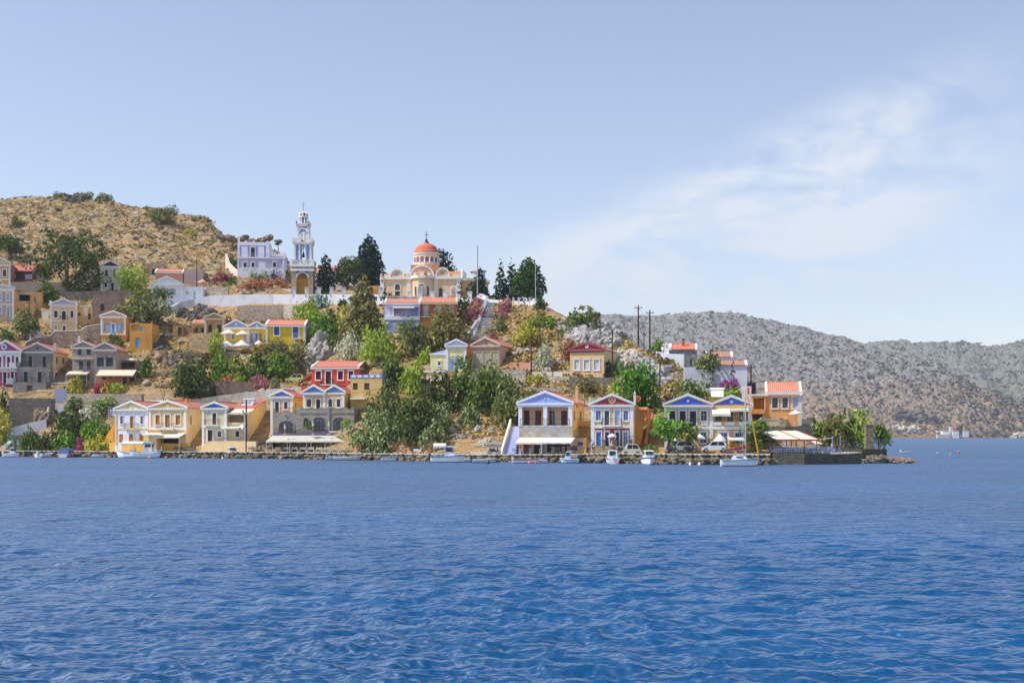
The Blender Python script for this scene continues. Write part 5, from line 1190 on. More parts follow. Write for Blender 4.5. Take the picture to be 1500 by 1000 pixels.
b = House('tavern', 'grey stone tavern with three arched doors, twin blue pediments and a long white awning', 439.6, 518.6, 636, 598.6, r=6, d=5, fmat=ST, smat=ST, cor=False, cat='tavern')
b.arch([(444.8, 611.8, 452.2, 624.6)], '2e2426', ST, flat=.5, fw=.15); b.arch([(457.8, 611, 477, 630.5)], '46525e', ST, mull='4a2a24', kind='door', flat=.33); b.arch([(488, 611.2, 506.4, 630.5)], '46525e', ST, mull='4a2a24', kind='door', flat=.33)
b.band(603.6, 604.6, 'a8a29a', .1); b.done()
mm = MB(); n = 60; pts = [(b.w*i/n, b.h+.16+.16*math.cos(i/n*2*math.pi*5)) for i in range(n+1)]
for p, q in zip(pts, pts[1:]): mm.hull8([(p[0], 0, b.h-.1), (q[0], 0, b.h-.1), (q[0], 0, q[1]), (p[0], 0, p[1])], [(p[0], .3, b.h-.1), (q[0], .3, b.h-.1), (q[0], .3, q[1]), (p[0], .3, p[1])])
b.add('wavy_parapet', mm, ST); b.box('pillar', 478.8, 596, 483, 632, -.14, -.003, ST)
u = House('', '', 444, 504.6, 600, 575.4, parent=b, dY=2.6, r=6, d=8, front='e2c294', side='e4bc5c', cor=False, found=1)
u.win([(447.6, 583.4, 457.4, 597), (479.6, 583.4, 488.2, 597), (491.8, 583.4, 500.2, 597)], '3c303c', style='glass', mull='5a4450'); u.door([(461.8, 583.4, 470.6, 599)], '45222a'); u.pil([445, 475, 503.8]); u.done()
for x0, x1 in ((444, 475.2), (475.2, 504.6)):
    c = House('', '', x0, x1, 576, 575.2, 564.3, parent=b, dY=2.58, r=6, d=8, front='e2c294', roof='gf', roofc='d0483e', ped='5b86d0', found=.05); c.done(tymp=.86)
g = House('', '', 397, 516, 664, 638, parent=b, dY=-.6, r=6, d=2, fmat=stone('7d6c5c', 2.2), cor=False, recess='3a312b')  # dark recess colour stands in for shade under the awnings
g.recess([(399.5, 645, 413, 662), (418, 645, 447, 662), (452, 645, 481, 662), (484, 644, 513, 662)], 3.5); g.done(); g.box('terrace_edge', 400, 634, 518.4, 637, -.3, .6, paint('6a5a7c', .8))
for x0, x1 in ((394.6, 430), (424.8, 460.8), (453, 489.6), (480, 518.4)): g.awning(x0, x1, 637, 648, 4.0, 'd9d3c8', posts=.0 if False else True)
g.rail_px(403, 480, 636.4, -.1, .8, '5a3a30'); g.box('parapet', 481.6, 630.8, 518.6, 636, -.15, .3, plaster('c9bfa8'))

# ---- waterfront centre right
b = House('house', 'large white house with a lilac-blue pediment and two deep balconies above a stone storey', 759.5, 838.2, 667.4, 590.6, 573.6, r=14, d=9, front='d9dcea', side='f2d79c', recess='d2b69a', roof='gf', roofc='d0563c', ped='94a4e0', trim='dfe3f0')  # side tone raised so its colour carries bounced light
b.recess([(764.4, 596, 796, 623), (801.8, 596, 833.4, 623)], 1.5)
b.door([(767.4, 601, 775.6, 622.6), (784, 601, 792.8, 622.6)], '5a2a28', None, dep=1.5); b.door([(804.6, 601.4, 813.4, 622.6)], '39404a', None, style='glass', dep=1.5); b.door([(822, 601.4, 830.6, 622.6)], '54262a', None, dep=1.5)
b.box('stone_band', 760.4, 624, 838, 641, -.06, -.002, ashlar('aeaaa6')); b.rail_px(762, 797, 623, -.12, .95, '30303a', False); b.rail_px(800, 834, 623, -.12, .95, '30303a', False); b.band(590.8, 594.6, 'dfe3f0', .15, name='architrave'); b.pil([760.4, 798.8, 837.2], 594, 624, 'd9dcea', .55, .12)
b.door([(766.6, 650.6, 775.4, 665)], '4a2420', None); b.panel([(760.2, 645, 781, 667), (797, 645, 800, 667)], 'b5a48c', 'rough_wall', .02); b.panel([(782, 651, 796, 666), (801, 649, 836, 666)], '37363c', 'shade_panel', .03); b.ring(798.2, 583.2, 1.1, 'dfe3f0', 'dfe3f0'); b.win([(840.6, 602, 842.6, 616), (849.6, 602.6, 851.6, 615)], '6a4430', None, side=True); b.done(tymp=.86)  # dark panels put the shade of the ground-floor openings into colour
b.awning(758, 797.6, 640.6, 650.4, 2.8, 'f3ead6', posts=True); b.awning(794.8, 839.6, 640.6, 649.8, 2.8, 'eef0f4', posts=True); b.antenna(800, 4); b.chimney(844.6, 568, 588, .36, 'd8b48c', 3)
st = MB(); 
for i in range(18): st.box(-1.75, -2.0+i*.26, -1, -.2, -1.74+i*.26, (i+1)*.235)
b.add('staircase', st, plaster('b6bede')); st = MB().hull8([(-2.0, -2.4, -.5), (-1.76, -2.4, -.5), (-1.76, -2.4, .9), (-2.0, -2.4, .9)], [(-2.0, 2.8, 2), (-1.76, 2.8, 2), (-1.76, 2.8, 5.3), (-2.0, 2.8, 5.3)]); b.add('stair_parapet', st, plaster('ece6da'))
c = House('', '', 838.6, 858, 667, 641, parent=b, dY=-.4, r=14, d=5, front='cfae84', side='eab878', cor=False); c.win([(845.4, 646.6, 855.4, 653)], '4a62a0', 'cfae84', fw=.08); c.done()
c.rail_px(841, 860, 640.8, .1, 1.0, '33302e'); e = House('', '', 845, 866, 641, 616, parent=b, dY=4, r=14, d=5, front='f0cc84', cor=False); e.done(); e.rail_px(845, 866, 623.4, -1.2, 1.0, '5a4a3a'); e.box('balcony', 845, 623.2, 866, 624.2, -1.3, -.003, plaster('e0b060'))
e.box('cupboard', 843, 629, 849, 640, -1.6, -1.0, paint('aeb8c4')); 

b = House('house', 'crimson and cream house with a crimson pediment, medallion and sky-blue doors by the quay', 865.7, 927.8, 665, 592.8, 577.6, r=9, d=10, front='d2ba88', side='f0cf90', roof='gf', roofc='d0563c', ped='a43c54', trim='dcdfe8')  # light reflected onto the side is painted into its tone
b.win([(871, 599.6, 882, 616.8), (911.5, 599.6, 922, 616.8)], '54709c', 'e2e4ec', style='glass', mull='9cb0d4'); b.door([(883.8, 599.6, 894, 622.2)], '33404c', 'e2e4ec', style='glass', mull=None); b.door([(898.8, 599.6, 909.8, 622.2)], 'b4bade', 'e2e4ec'); b.balcony(881.6, 910.4, 622.6, .9, '6a6a74', bars=True); b.band(623, 626.8); b.panel([(867.6, 627.4, 925.8, 665)], '9c2c48', 'crimson_storey', .03)
b.door([(871.6, 631, 882.2, 653)], '3a76c4', 'dcdce2'); b.door([(884.4, 631, 893.6, 653), (900, 631, 908.6, 653)], '2c4c80', 'dcdce2'); b.door([(911.4, 631, 921, 653)], '4a6c9c', 'dcdce2', style='glass'); b.pil([866.6, 927], None, 664, 'dcdfe8', .5)
x = b.sx(896.5); zc = b.z(585.4); kk = b.Ym/F; o = b.add('medallion', MB().disc(x, zc, 5.4*kk, -.12, -.052, 20, 3.7*kk), plaster('d9bc84')); MB().disc(x, zc, 3.75*kk, -.09, -.051, 20).obj('medallion_field', plaster('a43c54'), o)
mm = MB(); [mm.beam((x, -.12, zc), (x+3.6*kk*math.cos(a), -.12, zc+3.6*kk*math.sin(a)), .09, .06) for a in [i*math.pi/3 for i in range(6)]]; mm.obj('medallion_spoke', plaster('d9bc84'), o)
b.win([(929.6, 601, 931.8, 615)], 'dfe2ea', None, side=True); b.done(tymp=.86); b.chimney(929.6, 576, 590, .34, 'd8d2c8', 4)
b.antenna(910, 4); b.add('satellite_dish', MB().lathe([(.02, 0), (.3, .04), (.5, .13), (.52, .14)], 14), paint('c97a4c')).matrix_local = b.M @ Matrix.Translation((b.w+.3, 4.5, b.h+.9)) @ Matrix.Rotation(R(65), 4, 'X')
c = House('', '', 925.5, 948, 665, 596, parent=b, dY=5, r=9, d=6, front='eec27a', side='ecba70', cor=False); c.win([(936, 603, 939, 616)], 'c9ced8', None); c.done(); c.box('lean_to_roof', 936, 599, 957, 600.6, -2.4, -.004, tiles('c9643a', 'X'))
mm = MB(); [mm.beam((c.sx(u_, -2.2), -2.2, c.z(634)), (c.sx(u_, -2.2), -2.2, c.z(600)), .16) for u_ in (942, 947, 952, 957)]; mm.beam((c.sx(941, -2.2), -2.2, c.z(613)), (c.sx(958, -2.2), -2.2, c.z(613)), .14).beam((c.sx(941, -2.2), -2.2, c.z(623)), (c.sx(958, -2.2), -2.2, c.z(623)), .2); c.add('wooden_balcony', mm, paint('b0532a'))
mm = MB().hull8([(c.sx(936, -3), -3, 0), (c.sx(940, -3), -3, 0), (c.sx(940, -3), -3, .4), (c.sx(936, -3), -3, .4)], [(c.sx(944, -1), -1, c.z(626)), (c.sx(949, -1), -1, c.z(626)), (c.sx(949, -1), -1, c.z(622)), (c.sx(944, -1), -1, c.z(622))]); c.add('outside_stair', mm, plaster('6a5038'))
wall_run('terrace_wall', 'rubble terrace wall with red posts in front of the crimson and cream house', [(863, 666.5, 653), (926, 666.5, 653)], stone('8f8474', 3, .8), th=.5, posts=([864.4, 884.4, 901.4, 923.4], 645, .5), dmin=4.4)

b = House('house', 'wide mustard house with twin royal blue pediments behind the parked cars', 973.3, 1100.4, 661, 593.4, r=7, d=9, front='d4b272', side='d4b272', trim='dfe2ea', cor=False)
b.win([(978.6, 600, 991, 621), (993.6, 600, 1006.2, 623.6)], '3c2a2e', 'e2e4ea'); b.door([(1008.6, 600, 1021.5, 624)], '30282c', 'e2e4ea'); b.win([(1024.6, 600, 1037.4, 617.4)], '30303a', 'e2e4ea', style='glass', mull='c9c9d2'); b.recess([(1046.6, 601, 1096, 617)], 1.4); b.win([(1048, 604, 1057.5, 617), (1064.5, 604, 1074.5, 617), (1082, 603.5, 1090, 617)], '2c2a34', None, style='glass', dep=1.4)
b.panel([(1044.4, 618, 1056.5, 622.6), (1062, 618, 1076, 622.6), (1082.6, 618, 1096, 622.6), (1027, 618.4, 1036.6, 622.6)], 'dfe4ee', 'oval_panel', .06); b.band(624.6, 628.6, 'dfe2ea'); b.pil([974.2, 1041.8, 1059.4, 1079, 1099.6], 594, 661, 'dfe2ea', .38) if False else b.pil([974.2, 1041.8, 1099.6], None, 661, 'dfe2ea', .45)
b.balcony(1005, 1026, 624, .9, '4a4a54'); b.win([(1023.4, 631.5, 1037, 650), (1051.4, 632, 1067.6, 650), (1075, 632, 1091, 650)], '4a4a8c', 'dfe2ea', style='glass'); b.win([(980, 632, 994, 650)], '4a4a8c', 'dfe2ea'); b.done()
for x0, x1, ap in ((973.3, 1042.3, 577.8), (1042.3, 1100.6, 579.8)):
    c = House('', '', x0, x1, 594.4, 593.2, ap, parent=b, dY=-.03, r=7, d=9, front='c9a87a', roof='gf', roofc='cf7058', ped='4a66cc', trim='dcdcdc', found=.05); c.ring((x0+x1)/2, 586.8 if x0 < 1000 else 588, 2, 'd9dce2', 'b4bcc8'); c.done(tymp=.80)
b.awning(1043, 1069.6, 597.8, 609.4, 2.0, 'f0ead8', val=.3); b.awning(1070, 1096.6, 598.6, 602.6, 1.2, 'eee9dc', val=.25); b.awning(1064.5, 1089.5, 639.8, 645.4, 3.6, 'f2efe6', posts=True)
wall_run('terrace_wall', 'mustard terrace wall with white posts in front of the twin blue-pedimented house', [(1012, 661, 648), (1040.6, 661, 648), (1071, 661, 648.5), (1100.6, 661, 648.5)], plaster('d8ae58'), th=.4, posts=([1041, 1070.8, 1100.4], 643.4, .5), dmin=6.4)
mm = MB().hull8([(0, 0, 0), (1.7, 0, 0), (1.7, 0, .05), (0, 0, .05)], [(0, 1.2, .9), (1.7, 1.2, .9), (1.7, 1.2, .95), (0, 1.2, .95)]).tube((-.1, 1.3, 1.1), (1.8, 1.3, 1.1), .25); mm.obj('solar_heater', paint('e2e6ea'), b.root, b.M @ Matrix.Translation((b.sx(1042, 6), 6, b.h+1.3)))

# ---- orange house on the point
b = House('house', 'apricot-orange house with grey-white cornice, salmon roof and an arched balcony corner', 1121.7, 1174.4, 623, 577.6, 559.5, r=10, d=8, front='e0a468', side='e0a468', roof='gs', roofc='d97e62', trim='dcdcda')
b.win([(1129.4, 580.6, 1141, 598.8), (1144.4, 580.6, 1155.6, 598.8)], '4a4e58', 'dcd8cc', style='glass', mull='4a4a54'); b.win([(1159.4, 580.6, 1171, 598.8)], 'b9c0d6', 'dcd8cc'); b.pil([1173.2], None, 623, 'd0cfd4', .45); b.done(over=.4); b.band(573.4, 578.6, 'd9d8d2', .3, name='cornice')
c = House('', '', 1100.6, 1121.7, 623, 577.6, parent=b, dY=.4, r=10, d=7, front='e0a468', recess='f0a850', trim='dcdcda', cor=True); c.recess([(1103.6, 583, 1119.4, 599)], 2.2); c.panel([(1101, 607, 1116.6, 622.6)], '3a2c28', 'shaded_wall'); c.box('balcony_front', 1101.2, 599, 1120.6, 605.4, -.5, -.003, plaster('dc9a50')); c.done(); c.door([(1114, 585, 1118.6, 598.6)], 'e8d8a8', None, dep=2.2)  # brighter recess colour paints sunlight; dark panel paints shade below the balcony
wall_run('terrace_wall', 'cream terrace parapet with stone posts around the apricot house', [(1112, 624, 614.6), (1150, 624, 614.6), (1187, 624, 614.8)], plaster('cbbca0'), th=.3, posts=([1118, 1143.6, 1165, 1186], 612.4, .6), dmin=10, cap='d8d4d0')
wall_run('retaining_wall', 'dark grey stone retaining wall under the apricot house terrace', [(1112, 645, 624.6), (1150, 645, 624.4), (1188.6, 645, 624.2)], stone('77726c', 2.2), th=.8, dmin=8)

# ---- white walled compound behind
b = House('house', 'large blank white house with a brown tile roof behind the twin blue-pedimented house', 1042.8, 1094.4, 590, 535.2, 527.6, r=8, d=8, front='cfd2de', roof='gs', roofc='a87462', trim='e6e6ea', cor=False); b.done()
c = House('', '', 1033, 1073, 545, 522.8, 514.4, parent=b, dY=10, r=8, d=7, front='cfd2de', roof='gs', roofc='a87462', trim='e6e6ea', cor=False); c.done()
wall_run('garden_wall', 'tall white wall joining the blank white house to the rocky slope', [(1002, 572, 537.4), (1018, 575, 537.6), (1024, 577, 541), (1042.6, 585, 541.6)], plaster('d2d5e0'), th=.5, Y=ground(1042, 588).y+2)
wall_run('garden_wall', 'sloping white wall on the dry slope left of the little white belfry', [(960.5, 524, 514.2), (975, 530, 517.6), (1001.6, 545, 518.6)], plaster('d2d5e0'), th=.5, dmin=46)
b = House('chapel', 'small grey stone chapel with a red roof, chimney and white arched belfry', 981, 1020.6, 540, 511.8, 503, r=8, d=7, fmat=stone('7e8486', 2.4), roof='gs', roofc='d8654a', trim='e8e8ea', cat='chapel', Y=ground(1010, 548).y+2, cor=False)
b.door([(1011, 526.5, 1013.6, 536.5)], '33302e', None); b.done()
x = b.sx(976.6); N = 10; hw = 3.4*b.Ym/F; zb = b.z(513.6)
o = MB().prism([(x-hw, zb-2), (x+hw, zb-2), (x+hw, b.z(506))]+[(x+hw*math.cos(math.pi*i/N), b.z(506)+hw*1.2*math.sin(math.pi*i/N)) for i in range(1, N)]+[(x-hw, b.z(506))], -.2, .3).obj('belfry', plaster('eceef2'), b.root)
MB().prism([(x+hw*.4*math.cos(2*math.pi*i/N), b.z(506.5)+hw*.6*math.sin(2*math.pi*i/N)) for i in range(N)], -.23, -.201).obj('belfry_opening', paint('9aa0ae'), o)
b.chimney(1001, 497.5, 505, .4, 'b84a34', 2, False); MB().tube((b.sx(1001, 2)-.0, 2.3, b.z(498, None, 2)), (b.sx(1001, 2), 2.3, b.z(495.8, None, 2)), .3).obj('chimney_cap', metal('2c2a2a'), b.roof_o)
c = House('', '', 969.5, 981, 530, 511.8, 503.6, parent=b, dY=1, r=8, d=6, front='d8dae2', roof='gs', roofc='d8654a', trim='e8e8ea', cor=False); c.done()
b = House('shed', 'small white flat-roofed shed between the blank white house and the apricot house', 1087, 1100.6, 596, 565.6, r=8, d=5, front='d8dade', cor=False, cat='shed', Y=ground(1098, 606).y-2); b.panel([(1094.6, 567, 1097.4, 577)], 'c0654a'); b.done()
b = House('hut', 'plain grey concrete hut with a flat roof on the quay by the dry slope', 711.8, 740, 667, 648.6, r=14, d=4, front='b2aca4', cor=True, trim='a8a298', cat='hut'); b.win([(719.4, 648.8+.6, 723.2, 652.2)], '4a4642', None); b.done()
wall_run('front_wall', 'low grey concrete wall beside the grey hut on the quay', [(689, 668, 661.5), (714, 668, 661.5)], plaster('b4aca2'), th=.3, dmin=4.2)
# ================================================================ vegetation and rock
prs = np.random.RandomState(11)
def leaf_cloud(C, Rr, n, ls, asp=.6, squash=1, flat=.35):
    """n leaf-cluster quads over lobes: centres C (k,3), radii Rr (k,)"""
    k = len(C); wgt = Rr**2; idx = prs.choice(k, n, p=wgt/wgt.sum())
    d = prs.normal(size=(n, 3)); d /= np.linalg.norm(d, axis=1)[:, None]
    d[:, 2] = np.where(d[:, 2] < -.3, -d[:, 2]*.6, d[:, 2]); d /= np.linalg.norm(d, axis=1)[:, None]
    rr = Rr[idx]*(.62+.45*prs.rand(n)**.7); p = C[idx]+d*rr[:, None]*np.array([1, 1, squash])
    nrm = d*.7+prs.normal(size=(n, 3))*.55+np.array([0, 0, flat]); nrm /= np.linalg.norm(nrm, axis=1)[:, None]
    t = np.cross(nrm, prs.normal(size=(n, 3))); t /= np.linalg.norm(t, axis=1)[:, None]; b = np.cross(nrm, t)
    s = ls*(.6+.8*prs.rand(n))[:, None]; t = t*s*.5; b = b*s*.5*asp
    V = np.stack([p-t-b*.35, p-t*.1-b, p+t+b*.2, p+t*.05+b], 1).reshape(-1, 3)
    return V, np.arange(n*4).reshape(n, 4)

LEAF = {}
def plant(label, x0, x1, y0, y1, mat, shape='round', cat='tree', name=None, crown=.25, group=None, Y=None, dens=1.0, leaf=None, dmin=4, lobes=None, trunk=None, dep=.85, dY=0):
    """one tree or shrub filling photo box x0..x1, y0 (top)..y1 (foot on the ground)"""
    mid = (x0+x1)/2
    g = ground(mid, y1, dmin) if Y is None else at(mid, y1, Y)
    g = at(mid, y1, g.y+dY) if dY else g
    k = g.y/F; w, h = (x1-x0)*k, (y1-y0)*k; hc = h*(1-crown); zc = h*crown+hc/2
    bush = crown < .12
    ls = leaf or min(.5, max(.24, .085*(w+h)**.72+.1))
    if shape == 'round':
        r0 = float(np.clip(.105*(w+hc), .3, 1.25)); n = int(np.clip(1.5*(w*hc)/(r0*r0*1.3), 8, 90)); C = prs.normal(size=(n, 3)); C /= np.linalg.norm(C, axis=1)[:, None]
        C *= (.35+.65*prs.rand(n)**.5)[:, None]; Rr = r0*(.55+.9*prs.rand(n)**1.5)
        C = C*np.array([w/2-r0*.6, (w/2-r0*.6)*dep, hc/2-r0*.5]); C += prs.normal(size=(n, 3))*r0*.25
        if bush: C[:, 2] = np.abs(C[:, 2])*1.2-hc*.35
        sq = 1
    elif shape in ('cypress', 'cone', 'pine'):
        n = lobes or {'cypress': 16, 'cone': 26, 'pine': 22}[shape]; z = (np.arange(n)+.5)/n
        pr = {'cypress': np.sin(np.clip(z*1.02+.05, 0, 1)**.75*math.pi)**.6*.9+.1, 'cone': (1-z)**.8*.95+.06, 'pine': np.interp(z, [0, .15, .45, .8, 1], [.6, 1, .85, .5, .12])}[shape]
        a = np.arange(n)*2.4; o = {'cypress': .25, 'cone': .55, 'pine': .55}[shape]
        C = np.stack([np.cos(a)*pr*o*w/2, np.sin(a)*pr*o*w/2, (z-.5)*hc], 1); Rr = np.maximum(pr*w/2*(1.0-o*.75), hc/n*.7); sq = 1 if shape == 'cypress' else .8
    elif shape == 'hedge':
        n = max(8, int(w/h*5)); C = np.stack([(np.linspace(-1, 1, n))*(w/2-h*.3), prs.normal(size=n)*h*.25, (prs.rand(n)-.55)*hc*.5], 1); Rr = hc*(.36+.16*prs.rand(n)); sq = 1
    area = float((Rr**2).sum())*9*.62
    N = int(np.clip(area/(ls*ls*.5)*.8*dens, 80, 9000))
    if shape in ('pine', 'cone'): N = min(9000, int(N*2.2))
    Vv, Q = leaf_cloud(C+np.array([0, 0, zc]), Rr, N, ls, squash=sq)
    lo, hi = np.percentile(Vv, 2, 0), np.percentile(Vv, 98, 0)
    tgt_lo = np.array([-w/2, -w/2*dep, h*crown-(.12*h if bush else 0)]); tgt_hi = np.array([w/2, w/2*dep, h])
    sc_ = np.clip((tgt_hi-tgt_lo)/(hi-lo), .6, 2.2)
    Vv = (Vv-(lo+hi)/2)*sc_+(tgt_lo+tgt_hi)/2
    C = (C+np.array([0, 0, zc])-(lo+hi)/2)*sc_+(tgt_lo+tgt_hi)/2-np.array([0, 0, zc])
    Vv[:, 2] = np.maximum(Vv[:, 2], -.35)
    name = name or cat.replace(' ', '_')
    if bush:
        # woody stems under the leaves belong to the same shrub
        me = np_mesh(name, Vv, Q, mat); o = link(name, me); o.location = g; return tag(o, label, cat, group)
    t = thing(name, label, cat, g, 0, group)
    link('crown', np_mesh('crown', Vv, Q, mat), t)
    tr = trunk or max(.09, .035*h); mb = MB(); fork = h*crown*.75
    base = [(0, 0, -.6), (.06*w*prs.normal()*.3, 0, fork*.5), (.03*w*prs.normal(), .03*w*prs.normal(), fork+.1)]
    if shape == 'round':
        mb.tube(base[0], base[1], tr*1.25, tr, 7).tube(base[1], base[2], tr, tr*.85, 7)
        for i in range(5):
            c = C[i % len(C)]+np.array([0, 0, zc]); m = [(base[2][j]+c[j])/2+(.12*w*prs.normal()*.4 if j < 2 else .1) for j in range(3)]
            mb.tube(base[2], m, tr*.7, tr*.45, 6).tube(m, tuple(c), tr*.45, tr*.18, 5)
    else: mb.tube((0, 0, -.6), (0, 0, h*.85), tr, tr*.25, 7)
    mb.obj('trunk', bark(), t); return t

G = dict(dark=foliage('344222', '5f6d36'), deep=foliage('3c4a26', '6e7840'), pine=foliage('22322a', '34483a', .15), cyp=foliage('1f3026', '33463a', .12), olive=foliage('586238', '888e58'), oliveb=foliage('626238', '8e8a56'),
         mid=foliage('42582a', '7a8c42'), bright=foliage('4c6c26', '8aa644'), lime=foliage('7d9238', 'a9b84e'), yel=foliage('8f8f38', 'b8b050'), grey=foliage('6c7450', '9aa070'), pale=foliage('8d9a70', 'c4c8a4', tip='c9c9b0', tipf=.4),
         dry=foliage('8f7f4c', 'b59f64'), oleander=foliage('62683c', '8d8a54', tip='b0787c', tipf=.6), oleo=foliage('6d6a3a', '948a50', tip='b58062', tipf=.6), boug=foliage('3f5a2c', '5f7a3c', tip='a04a68', tipf=.25), bougp=foliage('3f5a2c', '5f7a3c', tip='9c3a94', tipf=.85),
         opun=foliage('54663c', '9caa76', .12), rust=foliage('7a5038', '9c6e50'), agave=foliage('6c8478', '9cb0a2', .1))
P = plant
# hilltop and upper town
P('lone round olive tree high on the dry hillside', 220, 258, 304, 332, G['olive'], crown=.14)
for i, (a, b_, c_, d_, l) in enumerate(((74, 99, 282.5, 292, 'leftmost low dark bush on the hill crest'), (113, 136, 282, 292, 'middle dark bush on the hill crest just right of the crest boulders'), (140, 165, 284, 296, 'right-hand dark bush on the hill crest'))): P(l, a, b_, c_, d_, G['olive'], cat='bush', crown=0, group='bushes on the hill crest')
P('small dark round tree standing alone on the hillside at the left edge', -4, 37, 345, 378, G['deep'], crown=.2)
P('huge dark green spreading tree left of the narrow plum-shuttered house', 50, 154, 343, 430, G['dark'], crown=.12, lobes=46, dens=1.1)
P('yellow-green rounded tree right of the narrow plum-shuttered house', 172, 215, 391, 430, G['lime'], crown=.15)
P('broad grey-green olive tree below the white gabled house', 178, 248, 424, 480, G['olive'], crown=.15, lobes=30)
P('lime bush under the grey wall of the dark red-roofed house', 58, 86, 414, 443, G['mid'], crown=.1, cat='bush')
P('olive-green tree beside the thin pole at the far left', 20, 56, 455, 498, G['olive'], crown=.15)
P('tiny wind-bent tree on the skyline right of the lilac villa', 402.5, 413, 351, 364, G['dark'], crown=.4, leaf=.3)
P('bright yellow shrub on the dry hillside', 271, 287, 335, 345, G['yel'], cat='bush', crown=0)
for a, b_, c_, d_, l in ((0, 12, 318, 328, 'left edge'), (28, 34, 316, 324, 'ridge gap'), (17, 34, 318, 333, 'left slope'),): 
    pass
P('dull green scrub bush on the left of the dry hillside', 17, 34, 318, 334, G['oliveb'], cat='bush', crown=0)
P('flowering orange-pink oleander hedge in front of the lilac villa', 353, 424, 408, 425, G['oleo'], 'hedge', 'hedge', crown=0)
P('clipped grey-green hedge against the white wall of the lilac villa', 366, 394, 398, 413, G['grey'], 'hedge', 'hedge', crown=0)
P('dark purple leafless shrub against the lilac villa wall', 394, 413, 397, 411, foliage('3a3444', '5a5060'), cat='shrub', crown=.1, dens=.35)
P('bougainvillea with magenta flowers over the pergola left of the lilac villa', 308, 346, 400, 418, G['boug'], 'hedge', 'bougainvillea', crown=0)
P('small ball-clipped green bush below the magenta bougainvillea', 334, 348, 410, 421, G['bright'], cat='bush', crown=0)
P('green shrubs on the steps left of the lilac villa', 333, 347, 376, 392, G['mid'], cat='shrub', crown=0)
P('dense dark cypress right of the bell tower', 464, 490, 379, 431, G['cyp'], 'pine', crown=.1, lobes=26, dY=3)
P('mid-green pine between the two dark cypresses', 490, 528, 378, 431, G['deep'], crown=.3, dY=6)
P('tallest dark pine standing left of the church', 520, 561, 354, 431, G['pine'], 'pine', crown=.12, lobes=34, dens=1.2, dY=9)
P('thin pencil cypress at the left corner of the church', 557.6, 566.5, 403, 458, G['cyp'], 'cypress', crown=.04, Y=ground(562, 447).y-1)
P('dark pine rising behind the church dome', 634, 664, 368, 436, G['pine'], crown=.35, Y=ground(640, 437).y+26)
P('small pine right of the radio mast', 691, 717, 399, 441, G['pine'], 'cone', crown=.1, Y=ground(704, 441).y+8)
P('low dark pine left of the radio mast', 683, 699, 414, 438, G['pine'], crown=.15, Y=ground(690, 441).y+9)
P('dark pencil cypress at the corner of the terracotta-red house', 667, 681, 419, 472, G['cyp'], 'cypress', crown=.04, Y=ground(674, 462).y)
P('bright green climbing shrub right of the terracotta-red house', 677, 691, 432, 458, G['mid'], cat='shrub', crown=0)
P('large pink oleander left of the long stairs', 684, 709, 437, 470, G['oleander'], cat='oleander', crown=.05)
P('rusty pink oleander right of the long stairs near the top', 731, 749, 438, 458, G['oleander'], cat='oleander', crown=0)
P('low pink oleander right of the long stairs halfway', 731, 745, 457, 467, G['oleander'], cat='oleander', crown=0)
P('round grey-green bush right of the long stairs', 723, 742, 463, 487, G['olive'], cat='bush', crown=0)
P('small pinkish oleander beside the foot of the long stairs', 717, 729, 486, 497, G['oleander'], cat='oleander', crown=0)
P('dark leaning pine at the left of the walled pine grove', 722, 746, 390, 442, G['pine'], 'cone', crown=.06, Y=ground(735, 446).y+8)
P('slim dark pine in the middle of the walled pine grove', 738, 762, 391, 442, G['pine'], 'cone', crown=.08, Y=ground(750, 447).y+10)
P('largest bright-topped pine at the right of the walled pine grove', 752, 796, 384, 445, foliage('2c4426', '4f7030', .2), 'pine', crown=.16, lobes=30, Y=ground(770, 449).y+4)
P('dark bush at the right end of the pine grove wall', 784, 800, 434, 456, G['dark'], cat='bush', crown=0)
P('flat bright green shrub on the golden slope', 776, 812, 460, 480, G['bright'], cat='shrub', crown=0)
P('yellowish scrub bush in the dry grass below the pine grove', 754, 792, 474, 508, G['yel'], cat='bush', crown=0)
P('rounded olive tree above the pale boulders', 825, 876, 453, 490, G['olive'], crown=.08, lobes=26)
# garden slope below the white terrace wall
P('pale green shrub under the bell tower wall', 448, 464, 433, 456, G['lime'], cat='shrub', crown=0)
P('spiky blue-grey agave clump below the terrace wall', 460, 482, 431, 452, G['agave'], cat='agave', crown=0, leaf=.7, dens=.7)
P('dark ball-clipped bush standing against the terrace wall', 470, 482, 427, 440, G['dark'], cat='topiary', crown=.3)
P('ball-clipped dark topiary on a thin stem below the terrace wall', 511, 523, 433, 448, G['dark'], cat='topiary', crown=.4)
P('small dark shrub between the topiaries', 496, 508, 439, 449, G['dark'], cat='shrub', crown=0)
P('ragged yellow-green conifer left of the lilac-blue house', 503, 564, 418, 502, G['oliveb'], 'cone', crown=.04, lobes=34, dens=1.1)
P('dark rounded shrub left of the yellow-green conifer', 464, 506, 449, 486, G['deep'], cat='shrub', crown=0)
P('yellow-flecked vine between the dark shrub and the conifer', 488, 516, 451, 484, G['yel'], cat='vine', crown=0)
P('fresh bright green tree right of the bright yellow house', 455, 492, 460, 508, G['bright'], crown=.12)
P('lime-coloured bush above the bright yellow house', 430, 470, 444, 474, G['lime'], cat='bush', crown=0)
P('glossy green bush above the big boulders', 478, 503, 490, 512, G['mid'], cat='bush', crown=0)
P('white-flowering silvery bush right of the big boulders', 496, 540, 492, 526, G['pale'], cat='bush', crown=0)
P('large feathery light green tree below the lilac-blue house', 528, 590, 479, 532, G['lime'], crown=.06, lobes=32)
P('silvery olive tree below the terracotta-red house on the left', 585, 640, 473, 522, G['olive'], crown=.1)
P('wide brownish olive tree below the terracotta-red house', 620, 690, 456, 514, G['oliveb'], crown=.1, lobes=38)
